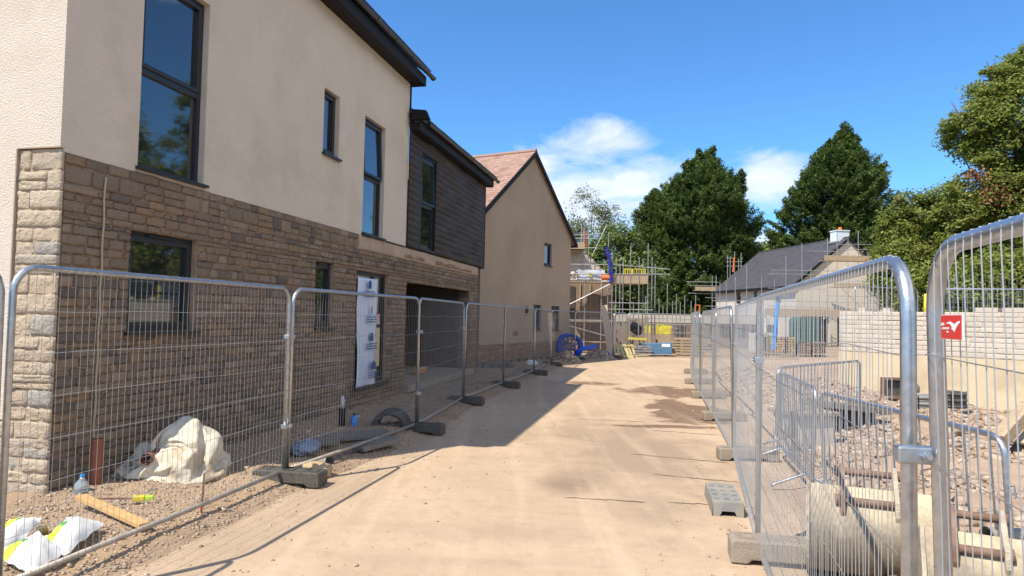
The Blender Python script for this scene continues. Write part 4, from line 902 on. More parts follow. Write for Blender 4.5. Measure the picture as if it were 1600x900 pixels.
tubes(S1_, 34.6, [(889,441),(914,436),(940,441),(957,395),(963,402),(951,363),(969,411),(974,402),(985.6,385),(999,402),(1005,405,1.2),(1013,380),(1019,402,1.3),(1024,413,1.3),
                  (909,350,3.2,3.5),(913,345,3.2,3.5),(920,352,3.2,3.5)],
      [(868,413,960,413.5),(960,413.5,1047,421),(868,428,1047,428.5),(885,478,953,444,-.2),(885,508,947,525,-.2),(951,473,1013,474),(951,483,1020,484.5),(880,500,960,501),(951,452,1013,440,1.2),
       (880,368,936,366,3.2),(880,372,934,373,3.2),(905,388,932,387,3.2),(925,400,948,352,3.2)])
deck(S1_, 868, 958, 439, 34.65, 35.8, .0); deck(S1_, 956, 1012, 441, 34.65, 36.2, .42); deck(S1_, 880, 960, 501, 34.7, 35.4); deck(S1_, 880, 950, 533, 34.7, 35.2)
e = empty('blue_sheeting', D(954,438,34.4), 0, 'narrow blue plastic sheeting hanging on a scaffold pole', 'sheeting')
mb = MB(); P_ = []
for i in range(15):
    z = i/14; a = D(955-5.5*z+1.2*math.sin(z*4), 441-55*z, 34.45); wd = .09+.03*math.sin(i*1.9); P_.append([(a.x-wd, a.y+.03*math.sin(i), a.z), (a.x, a.y-.06, a.z), (a.x+wd, a.y+.03*math.cos(i), a.z)])
V_ = [p for r in P_ for p in r]; mb.add(V_, [(i*3+j, i*3+j+1, i*3+j+4, i*3+j+3) for i in range(14) for j in range(2)]); mb.build('sheet', mat('violet_blue_sheet', (.02,.03,.24), rough=.5), e)
def pack(px0, px1, py0, py1, Y, dp, name, m, label, cat, group=None, parts=None, jit=.04, seg=6):
    a, b = D(px0, py1, Y), D(px1, py0, Y); e = empty(name, ((a.x+b.x)/2, Y, a.z), 0, label, cat, group)
    nx, nz = seg, 4; mb = MB(); r = random.Random(int(px0)); W_, Hh = b.x-a.x, b.z-a.z
    for face in ((lambda u, v: (a.x+W_*u, Y, a.z+Hh*v)), (lambda u, v: (b.x, Y+dp*u, a.z+Hh*v)), (lambda u, v: (a.x, Y+dp*(1-u), a.z+Hh*v)), (lambda u, v: (a.x+W_*u, Y+dp*v, b.z))):
        P = [Vector(face(i/nx, j/nz))+Vector((0, r.uniform(-jit, jit), r.uniform(-jit, jit)*.6))*(0 if j == 0 else 1) for i in range(nx+1) for j in range(nz+1)]
        mb.add(P, [(i*(nz+1)+j, (i+1)*(nz+1)+j, (i+1)*(nz+1)+j+1, i*(nz+1)+j+1) for i in range(nx) for j in range(nz)])
    mb.build('wrapping', m, e, True); return e, a, b
e, a, b = pack(903, 945, 422, 436, 34.9, 1.0, 'wrapped_pack', wrap_m, 'grey plastic wrapped pack with yellow tag on the scaffold deck', 'pack')
MB().box(D(920,429,34.85).x, D(925,429,34.85).x, 34.83, 34.85, D(920,432,34.85).z, D(920,426,34.85).z).build('yellow_tag', yellow_m, e)
e, a, b = pack(886, 902, 425, 437, 34.9, .8, 'sand_bag', bag_m, 'pale sack of sand on the scaffold deck at the brown house corner', 'sack', jit=.08)
# yellow guard frame at the deck end
e = empty('yellow_guard', (7.2, 35, 3.7), 0, 'yellow mesh guard panels at the end of the scaffold deck', 'guard')
for px0, px1, dY in ((974,988,.9),(988,1009,0)):
    a, b = D(px0,438,34.8+dY), D(px1,420,34.8+dY); mb = MB(); framebars(mb, a.x, b.x, a.z, b.z, .05, a.y, a.y+.03)
    n = max(3, int((b.x-a.x)/.10))
    for i in range(1, n): mb.box(a.x+(b.x-a.x)*i/n-.022, a.x+(b.x-a.x)*i/n+.022, a.y+.004, a.y+.02, a.z+.05, b.z-.05)
    mb.build('guard_panel', yellow_m, e)
e = empty('orange_barrier_roll', D(945,434,34.6), 0, 'roll of orange barrier mesh lying on the scaffold deck', 'barrier roll')
MB().tube([D(940,434,34.6), D(957,434,34.6)], .13, 10).build('roll', orange_m, e); MB().tube([D(955,434,34.7), D(972,435,34.9)], .10, 10).build('loose_end', orange_m, e)
# low scaffold standards in the yard beyond
S2_ = empty('yard_scaffold', (9, 40, 0), 0, 'row of bare scaffold poles standing in the yard before the dark conifer', 'scaffold')
tubes(S2_, 40, [(1030,466),(1043,443),(1051,470),(1057,459),(1063,472),(1070,461),(1087,461),(1018,470),(1009,462),(998,470),(990,474),(1036,478),(1080,470)],
      [(985,505,1100,508),(985,512,1060,513),(1010,497,1100,499),(1035,520,1090,521)])
deck(S2_, 984, 1014, 497, 40, 41, .0, th=.25); deck(S2_, 1012, 1092, 507, 40, 41)
S3_ = empty('end_scaffold', (15, 46, 0), 0, 'scaffold with long projecting tubes at the left end of the slate roofed house', 'scaffold')
tubes(S3_, 50, [(1113,431),(1119,431),(1125,440,1),(1135,440),(1149,433),(1167,413),(1190,433,-2)],
      [(1072,440,1122,441),(1078,446,1122,447),(1075,458,1122,459.5),(1102,465,1122,466),(1102,478,1122,479),(1100,489,1122,490),(1113,470,1165,470)])
deck(S3_, 1086, 1118, 453, 49.9, 50.5, .25)
S4_ = empty('gable_scaffold', (26, 50, 0), 0, 'scaffold lifts with pale boards against the lit gable of the slate roofed house', 'scaffold')
tubes(S4_, 50, [(1228,400),(1253,380),(1267,418),(1293,372),(1308,360),(1325,372),(1341,361),(1210,438),(1280,430),(1356,395),(1370,430)],
      [(1308,382,1362,382),(1308,390,1362,390),(1262,392.5,1310,393),(1205,422,1345,424),(1200,428,1340,430),(1262,438,1375,440),(1290,462,1380,464),(1200,450,1290,452),(1318,420,1340,398),(1310,445,1350,485),(1215,470,1380,474),(1200,478,1380,484)])
deck(S4_, 1288, 1362, 406, 50.0, 50.9, .35); deck(S4_, 1303, 1372, 448, 50.0, 50.9, .3); deck(S4_, 1195, 1375, 492, 49.8, 50.8, .5)
S5_ = empty('chimney_scaffold', (22, 66, 0), 0, 'small scaffold tower with an orange pole behind the left end of the slate roof', 'scaffold')
tubes(S5_, 68, [(1137,399,0,5),(1141,401,0,5),(1148,393,0,5),(1158,395,0,5),(1154,405,0,5)], [(1134,409,1160,409),(1134,416,1160,416),(1134,403,1144,404)], r=.035)
MB().tube([D(1145.5,425,68), D(1147.5,402,68)], .09, 6).build('orange_pole', orange_m, S5_)

# ------------------------------------------------------------------ fourth house, slate roof and lit gable
AP4 = D(1325, 372, 52.6); B4 = math.radians(81.3)
H4 = empty('slate_roofed_house', (AP4.x, AP4.y, 0), math.pi/2-B4, 'long house at right with dark slate roof, white chimney and sunlit pale gable', 'house')
hw, e4, r4, L4 = 4.45, 4.75, AP4.z, 13.5
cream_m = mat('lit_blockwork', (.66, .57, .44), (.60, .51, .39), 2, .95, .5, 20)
mb = MB(); hol = [(-3.9,-1.5,0,2.4),(-.9,.3,0,2.2),(1.4,3.9,0,2.6),(-.5,.5,4.6,5.7)]; wallpanel(mb, -hw, hw, 0, e4, hol, y=0, rev=.3); mb.add([(-hw,0,e4),(hw,0,e4),(0,0,r4-.12)], [(0,1,2)])
mb.add([(hw,0,0),(hw,L4,0),(hw,L4,e4),(hw,0,e4)], [(0,1,2,3)]); mb.add([(-hw,L4,0),(hw,L4,0),(hw,L4,e4),(0,L4,r4-.12),(-hw,L4,e4)], [(4,3,2,1,0)])
mb.build('gable_wall', cream_m, H4, local=True)
mb = MB(); sw4 = MB(); hol2 = [(-9.6,-8.7,3.3,4.35),(-6.4,-5.6,3.3,4.35),(-2.9,-2.1,3.3,4.35)]
wallpanel(sw4, -L4, 0, 0, e4, hol2, y=0, rev=.25)
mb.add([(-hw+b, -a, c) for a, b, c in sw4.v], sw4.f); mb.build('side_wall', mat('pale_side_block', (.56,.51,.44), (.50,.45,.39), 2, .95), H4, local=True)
MB().box(-hw+.3, hw-.3, .3, L4-.3, .0, e4).build('dark_rooms', dark_m, H4, local=True)
for a_, b_, c_, d_ in hol2: MB().box(-hw+.15, -hw+.2, -b_, -a_, c_, d_).build('window', glass_m, H4, local=True)
rf = MB().prism([(-hw-.35,-.15,e4-.32),(0,-.15,r4-.06),(hw+.35,-.15,e4-.32),(hw+.35,-.15,e4-.2),(0,-.15,r4+.04),(-hw-.35,-.15,e4-.2)], (0,L4+.3,0)).build('roof', slate_m, H4, local=True)
for sgn in (1, -1):
    mb, tt = MB(), []; 
    if sgn == 1: tiles(mb, tt, -(L4+.15), .17, -hw-.37, e4-.19, 0, r4+.05, .5, .28, .014, 8); vv = [(b, -a, c) for a, b, c in mb.v]
    else: tiles(mb, tt, -.17, L4+.15, -hw-.37, e4-.19, 0, r4+.05, .5, .28, .014, 9); vv = [(-b, a, c) for a, b, c in mb.v]
    npmesh('slates', np.array(vv), np.array(mb.f), slate_m, rf, tint=np.array(tt), local=True)
MB().tube([(0,-.17,r4+.06),(0,L4+.17,r4+.06)], .08, 6).build('ridge', slate_m, rf, local=True)
MB().prism([(-hw-.37,-.19,e4-.42),(0,-.19,r4-.14),(hw+.37,-.19,e4-.42),(hw+.37,-.19,e4-.22),(0,-.19,r4+.06),(-hw-.37,-.19,e4-.22)], (0,.06,0)).build('bargeboard', black_m, H4, local=True)
MB().box(-hw-.47,-hw-.35,-.2,L4+.15,e4-.42,e4-.22).build('gutter', black_m, H4, local=True)
ch = MB().box(-.55,.5,.55,1.45,r4-.5,r4+.62).box(-.6,.55,.5,1.5,r4+.62,r4+.70).build('chimney', mat('white_chimney', (.62,.68,.72), rough=.8), rf, local=True)
MB().tube([(0,1,r4+.70),(0,1,r4+.98)], [.16,.13], 10).build('chimney_pot', orange_m, H4, local=True)
MB().box(-.7,.65,.4,1.6,r4-.32,r4-.2).build('lead_flashing', gplas_m, H4, local=True)

# ------------------------------------------------------------------ things in the yard
Yk = 33.0
e = empty('blue_skip', D(1036,555,Yk), 0, 'small blue steel tipping skip with a white label, behind the end fence', 'skip')
a, b = D(1020,556,Yk), D(1050,536,Yk); 
MB().prism([(a.x+.12,Yk,a.z+.08),(b.x,Yk,a.z+.08),(b.x,Yk,b.z),(a.x-.35,Yk,b.z-.08),(a.x-.30,Yk,b.z-.22)], (0,.9,0)).build('body', steelblue_m, e, bevel=.01)
MB().box(a.x+.1,a.x+.2,Yk+.1,Yk+.8,a.z-.02,a.z+.08).box(b.x-.2,b.x-.1,Yk+.1,Yk+.8,a.z-.02,a.z+.08).build('skid', steelblue_m, e)
c, d = D(1034,542,Yk), D(1047,537.5,Yk); MB().box(c.x, d.x, Yk-.012, Yk-.002, c.z, d.z).build('label_plate', wht_m, e)
g_y = 'yellow wrapped packs in the yard'
for (x0, x1, y0, y1, l) in ((1030,1049,508,522,'wide yellow wrapped pack in the yard above the blue skip'),(1012,1018,508,521,'narrow yellow wrapped pack beside a scaffold pole, left of the wide one')):
    e, a, b = pack(x0, x1, y0, y1, 38.5, .9, 'wrapped_pack', yellow_m, l, 'pack', g_y)
    MB().box(a.x, b.x, 38.5, 39.4, -.05, a.z-.01).build('bearer_stack', board_m, e)
# stack of long boards
e = empty('timber_stack', D(1075,556,34), 0, 'stack of long weathered scaffold boards at the end of the road', 'timber stack')
a, b = D(1051,555,34), D(1110,555,34)
for i in range(6): 
    for j in range(3): MB().box(a.x+random.uniform(-.1,.2), b.x+random.uniform(-.3,.5), 34+j*.28, 34.24+j*.28, .04+i*.14, .08+i*.14+.05).build('plank', board_m, e)
    MB().box(a.x+.4, a.x+.5, 34, 34.8, -.02+i*.14+.0, .038+i*.14).build('bearer', timber_m, e)
e = empty('steel_trough_stack', D(1015,553,33), 0, 'stack of grey steel troughs lying left of the blue skip', 'steel stack')
for i, (xa, xb, y) in enumerate(((987,1017,553),(990,1018,548),(992,1015,544),(995,1018,541))): p, q = D(xa,y,32.6), D(xb,y+.5,32.6); MB().bar(p, q, .3, .07).build('trough', scaf_m, e)
e = empty('yellow_beam', D(995,529,34), 0, 'yellow steel beam on trestles behind the end fence', 'beam')
MB().bar(D(981,528.5,34), D(1011,530,34), .12, .10).build('beam', yellow_m, e)
for px in (984, 1006): p = D(px,530,34); MB().tube([(p.x-.2,34,0),(p.x,34,p.z-.06),(p.x+.2,34,0)], .03, 5).build('trestle', black_m, e)
e = empty('cement_mixer', D(994,535,37), 0, 'dark wheeled cement mixer standing under the low deck', 'cement mixer')
c = D(994,515,37); MB().tube([c+Vector((-.28,0,.30)), c+Vector((-.1,0,.12)), c+Vector((.2,0,-.1)), c+Vector((.3,0,-.2))], [.17,.30,.28,.14], 12).build('drum', black_m, e, True)
MB().tube([(c.x-.35,37,.05),(c.x,37,c.z-.1),(c.x+.35,37,.05)], .035, 6).build('stand', black_m, e); MB().torus((c.x+.2,36.8,.22), .17, .05, ax='y').build('wheel', rubber_m, e, True)
# pale hoarding wall and site cabin colours behind
e = empty('yard_wall', D(1060,500,44), 0, 'low pale block wall across the back of the yard', 'wall')
a, b = D(1035,492,44), D(1165,492,44); MB().box(a.x-4, b.x+1, 44, 44.3, a.z-.5, a.z).build('slab_edge', block_m, e); MB().box(a.x-4, b.x+1, 44.02, 44.3, -.1, a.z-.5).build('blockwork', brownblk_m, e)
mb = MB(); 
for k in range(7): mb_ = MB(); x = a.x+.8+k*1.0; MB().box(x, x+.7, 43.96, 43.998, a.z-1.3, a.z-.5).build('opening', dark_m, e)
e = empty('dumper', D(1092,487,42), 0, 'amber beaconed yellow dumper frame showing above the far end of the right fence', 'dumper')
p = D(1090,487,42); mb = MB(); framebars(mb, p.x-.16, p.x+.16, p.z-.1, D(1090,476,42).z, .06, 42, 42.1); mb.build('roll_bar', orange_m, e)
MB().box(p.x-.3, p.x+.8, 42, 43.2, .5, 1.4).build('body', rust_m, e, bevel=.05)
for dx in (-.1, .7): MB().torus((p.x+dx,41.9,.4), .28, .12, ax='y').build('wheel', rubber_m, e, True)
# right yard: brick packs, tank, blue duct
g_b = 'packs of bricks and blocks behind the yard fence'
def brickpack(px0, px1, py0, py1, Y, m, label, hole=True):
    a, b = D(px0,py1,Y), D(px1,py0,Y); e = empty('brick_pack', ((a.x+b.x)/2, Y, a.z), 0, label, 'brick pack', g_b)
    V, F, T = [], [], []; n = max(2, round((b.z-a.z)/.13)); lv = [a.z+(b.z-a.z)*i/n for i in range(n+1)]
    stonework(lv, a.x, b.x, [], .12, .2, lambda s, y, z: (s, Y+y, z), V=V, F=F, T=T, seed=int(px0), gap=.035, depth=.03, rough=.004)
    npmesh('bricks', np.array(V), np.array(F), m, e, tint=np.array(T)); MB().box(a.x+.01, b.x-.01, Y+.002, Y+1.0, a.z, b.z-.01).build('pack_core', MATS.get('dim_core') or mat('dim_core', (.10,.07,.045), rough=.9), e)
    MB().box(a.x, b.x, Y, Y+1, a.z-.12, a.z-.005).build('pallet', board_m, e)
buff_m = mat('buff_brick', (.55,.36,.14), (.48,.30,.12), 6, .85, tintvar=[(.58,.38,.15),(.50,.32,.12),(.62,.44,.22)])
brickpack(1203, 1227, 527, 550, 35.5, buff_m, 'pack of buff yellow bricks in the right yard below the blue duct')
brickpack(1231, 1243, 527, 550, 35.6, buff_m, 'narrow pack of buff bricks right of the yellow one')
brickpack(1250, 1266, 536, 552, 35.5, brick_m, 'low pack of reddish bricks in front of the green tank')
brickpack(1271, 1290, 534, 551, 35.5, brick_m, 'pack of reddish bricks nearest the end of the retaining wall')
e = empty('green_tank', D(1263,552,36.5), 0, 'dark green rounded fuel tank behind the brick packs', 'tank')
a, b = D(1246,534,36.6), D(1281,496,36.6); w_ = b.x-a.x; prof = [(0,0),(w_,0)]+[(w_-.25+.25*math.cos(q), b.z-.25+.25*math.sin(q)) for q in [0,.5,1.0,1.57]]+[(.25+.25*math.cos(q), b.z-.25+.25*math.sin(q)) for q in [1.57,2.1,2.6,3.14]]
MB().prism([(a.x+x, 36.6, max(z, .3)) for x, z in prof], (0,1.2,0)).build('shell', green_m, e, bevel=.02)
for px in (1249, 1264, 1278): p = D(px,520,36.55); MB().box(p.x-.04, p.x+.04, 36.55, 36.6, .3, b.z-.2).build('rib', green_m, e)
MB().box(a.x+.1, b.x-.1, 36.7, 37.7, 0, .3).build('skid', dark_m, e)
a, b = D(1209.5,521,33.9), D(1215,472,33.9); o = MB().tube([(a.x,a.y,a.z-.8), b], .10, 10, True); one(o, 'blue_duct', skyblue_m, 'bright blue plastic duct standing upright behind the yard fence', 'duct', (a.x,a.y,0))
e, a, b = pack(1180, 1213, 521, 550, 36.8, 1.0, 'white_bulk_bag', mat('white_bulk', (.62,.58,.50), (.5,.48,.44), 4, .8), 'white bulk bag left of the buff brick packs', 'bulk bag', jit=.08)
brown_heap = mat('brown_heap', (.30,.21,.15), rough=.95)
def heap(px0, px1, pyt, pyb, Y, label, m=gravel_stone_m, n=900, smax=.11, mbase=redsoil_m):
    a, b = D(px0,pyb,Y), D(px1,pyb,Y); cx = (a.x+b.x)/2; rx = (b.x-a.x)/2; h = D(px0,pyt,Y).z; zb = 0
    e = empty('rubble_heap', (cx,Y,0), 0, label, 'rubble heap', 'heaps of broken stone')
    k = 26; X, Yy = np.meshgrid(np.linspace(-1.15,1.15,k), np.linspace(-1.15,1.15,k), indexing='ij'); R = np.sqrt(X**2+Yy**2)
    Z = (h-zb)*np.clip(1-R**1.4, -.1, 1)*(.75+.55*(fbm(X*2+cx,Yy*2+Y)-.3)); V = np.stack([cx+X*rx, Y+Yy*rx*.7, Z], -1).reshape(-1,3)
    i, j = np.meshgrid(np.arange(k-1), np.arange(k-1), indexing='ij'); q = i*k+j; F = np.stack([q,q+k,q+k+1,q+1],-1).reshape(-1,4); npmesh('heap_core', V, F, mbase, e, True)
    q = rng.random(n)*6.28; rad = rng.random(n)**.6*1.05; X = np.cos(q)*rad; Yy = np.sin(q)*rad; S = .03+(smax-.03)*rng.random(n)**2.5
    Z = (h-zb)*np.clip(1-rad**1.4, 0, 1)*(.75+.55*(fbm(X*2+cx,Yy*2+Y)-.3)); s_ = rocks('broken_stone', np.stack([cx+X*rx, Y+Yy*rx*.7, Z+.01],-1), S, m, parent=e); s_['kind'] = 'stuff'
heap(858, 908, 548, 566, 26.3, 'heap of pale broken stone in front of the blue pipe coil'); heap(910, 962, 545, 563, 28.9, 'heap of pale broken stone at the foot of the leaning board')
# blue coils
e = empty('blue_pipe_coil', D(887,556,28.2), 0, 'large coil of blue water pipe leaning on the brown gable wall', 'pipe coil')
c = D(886,541,28.0); mb = MB()
for k in range(7): mb.torus((c.x+.02*k, c.y-.05*k, c.z), .50-.035*(k % 3), .035, ax='y', wob=.02)
mb.build('coil', blue_m, e, True); mb = MB()
for k in range(10): q = k*math.pi/5; mb.tube([c+Vector((.1*math.cos(q),-.2,.1*math.sin(q))), c+Vector((.45*math.cos(q+.3),-.2,.45*math.sin(q+.3)))], .03, 5)
mb.build('inner_turns', blue_m, e, True)
o = MB().tube([D(899,556,27.3), D(903,549,27.2), D(910,545,27.2), D(920,543.5,27.3), D(931,541,27.6)], .09, 8); one(o, 'blue_hose', skyblue_m if False else blue_m, 'thick blue flexible hose arching between the two stone heaps', 'hose', tuple(D(915,556,27.3)), True)
o = MB().tube([D(946,549,29.4), D(952,553,29.3), D(958,560,29.3)], .045, 7); one(o, 'blue_pipe_offcut', blue_m, 'short blue pipe offcut on the right side of the farther stone heap', 'pipe', tuple(D(952,556,29.3)), True)
a, b = D(943,477,30.4), D(956,556,29.9); b.z = 0.0; o = MB().bar(a, b, .30, .045); one(o, 'leaning_board', mat('pale_board', (.55,.44,.31), (.48,.38,.27), 4, .8), 'long pale scaffold board leaning against the scaffold beyond the fence', 'board', tuple(b))
g_p = 'pale yellow pallets leaning by the fence corner'
for (px, l, t) in ((975,'wider pale yellow slatted pallet leaning at the fence corner', .3),(988,'single pale yellow slatted frame leaning right of the wider pallet', .15)):
    a, b = D(px,560,30.6), D(px,540,30.6); wd = .36 if t == .3 else .14; e = empty('leaning_pallet', (a.x, a.y, 0), 0, l, 'pallet', g_p)
    for i in range(5 if t == .3 else 2): x = a.x-wd+2*wd*i/(4 if t == .3 else 1); MB().bar((x, a.y-.2, 0.0), (x-.18, a.y+.15, b.z+.05), .09, .03).build('slat', mat('pale_yellow_timber', (.60,.52,.24), rough=.7) if 'pale_yellow_timber' not in MATS else MATS['pale_yellow_timber'], e)
    for z in (.1, .55): MB().bar((a.x-wd-.05-.18*z, a.y-.2+.36*z+.03, z), (a.x+wd+.05-.18*z, a.y-.2+.36*z+.03, z), .03, .09).build('cross_rail', MATS['pale_yellow_timber'], e)
# things by the wall foot
g_c = 'coils of grey corrugated duct by the retaining wall'
for (px, py, Y, l) in ((1434,633,11.9,'coil of grey corrugated duct lying at the foot of the retaining wall, left one'),(1484,628,12.2,'coil of dark corrugated duct lying at the foot of the retaining wall, right one')):
    c = D(px, py, Y); e = empty('duct_coil', c, 0, l, 'duct coil', g_c); mb = MB()
    for k in range(5): mb.torus((c.x, c.y, c.z-.06+.055*k), .25-.02*(k % 2), .032, m=7)
    mb.build('coil', rubber_m if px > 1450 else gplas_m, e, True)
    for q in (0, 2.1, 4.2): MB().tube([c+Vector((.29*math.cos(q),.29*math.sin(q),-.1)), c+Vector((.30*math.cos(q),.30*math.sin(q),.2))], .008, 5).build('tie', black_m, e)
c = D(1397,606,13.4); e = empty('manhole_ring', c, 0, 'dark square frame with grey collar lying against the cream wall base', 'drain frame')
mb = MB(); framebars(mb, c.x-.22, c.x+.22, c.z-.22, c.z+.2, .05, 13.4, 13.5); mb.build('frame', rust_m, e); MB().box(c.x-.17,c.x+.17,13.48,13.50,c.z-.17,c.z+.15).build('plate', rubber_m, e); MB().tube([c+Vector((.22,0,0)), c+Vector((.42,.05,-.05))], .15, 12).build('collar', gplas_m, e, True)
c = G(1600,655,.3); e = empty('formwork_ramp', (c.x, c.y, .1), 0, 'weathered timber formwork boards propped at the right edge of the rubble', 'formwork')
p, q = D(1568,690,8.4), D(1640,610,8.9)
MB().bar(p, q, .05, .16).build('edge_board', board_m, e); MB().bar(p+Vector((.3,.25,-.05)), q+Vector((.3,.25,-.05)), .6, .03).build('ply_sheet', board_m, e); MB().bar(p+Vector((.12,.1,-.22)), q+Vector((.12,.1,-.3)), .06, .1).build('bearer', dark_m, e)
mb = MB()
c = D(1262,628,9.2); e = empty('concrete_chamber', (c.x, c.y, .1), .3, 'pale square concrete drain chamber behind the crowd barriers', 'drain chamber')
MB().box(c.x-.28,c.x+.28,c.y-.2,c.y+.35,.0,.52).build('wall', block_m, e, bevel=.01); MB().box(c.x-.33,c.x+.33,c.y-.25,c.y+.4,.524,.58).build('cover', conc_m, e, bevel=.01)
c = D(1318,620,10.4); e = empty('stone_slab', (c.x, c.y, .2), .2, 'flat grey stone slab lying on the rubble right of the drain chamber', 'slab'); MB().obox((c.x,c.y,.50),(.5,.1,-.06),(-.1,.35,0),(0,0,.05)).build('slab', gblock_m, e, bevel=.015); MB().box(c.x-.4,c.x+.4,c.y-.2,c.y+.2,.1,.45).build('packing', dark_m, e)
# barriers standing up on the terrace
tb = [((8.4+.9,18.2),(11.6,19.2),'crowd barrier on the terrace above the left part of the retaining wall'),((11.8,19.0),(14.0,18.0),'crowd barrier on the terrace behind the large post'),((14.2,17.8),(16.6,17.2),'crowd barrier on the terrace above the red sign'),((16.8,17.2),(19.2,16.6),'crowd barrier on the terrace at the right edge of the photo')]
for a, b, l in tb: barrier(a, b, l, z0=1.78, group='crowd barriers on the terrace', H_=1.0)
e = panel((14.0,22.5),(17.5,22.0), 'mesh fence panel on the terrace below the chestnut trees', .12, H_=1.2, z0=1.8, group='mesh fence on the terrace', wire=.004); e = panel((17.6,22),(21.0,21.4), 'mesh fence panel on the terrace at the right edge, below the trees', .12, H_=1.2, z0=1.8, group='mesh fence on the terrace', wire=.004)
for px, l in ((1448,'yellow jacketed post sleeve on the terrace left of the near posts'),): 
    c = D(px,478,19.5); one(MB().tube([(c.x,c.y,1.85),(c.x,c.y,c.z+.35)], [.10,.07], 8), 'post_sleeve', yellow_m, l, 'post', (c.x,c.y,1.85), True)

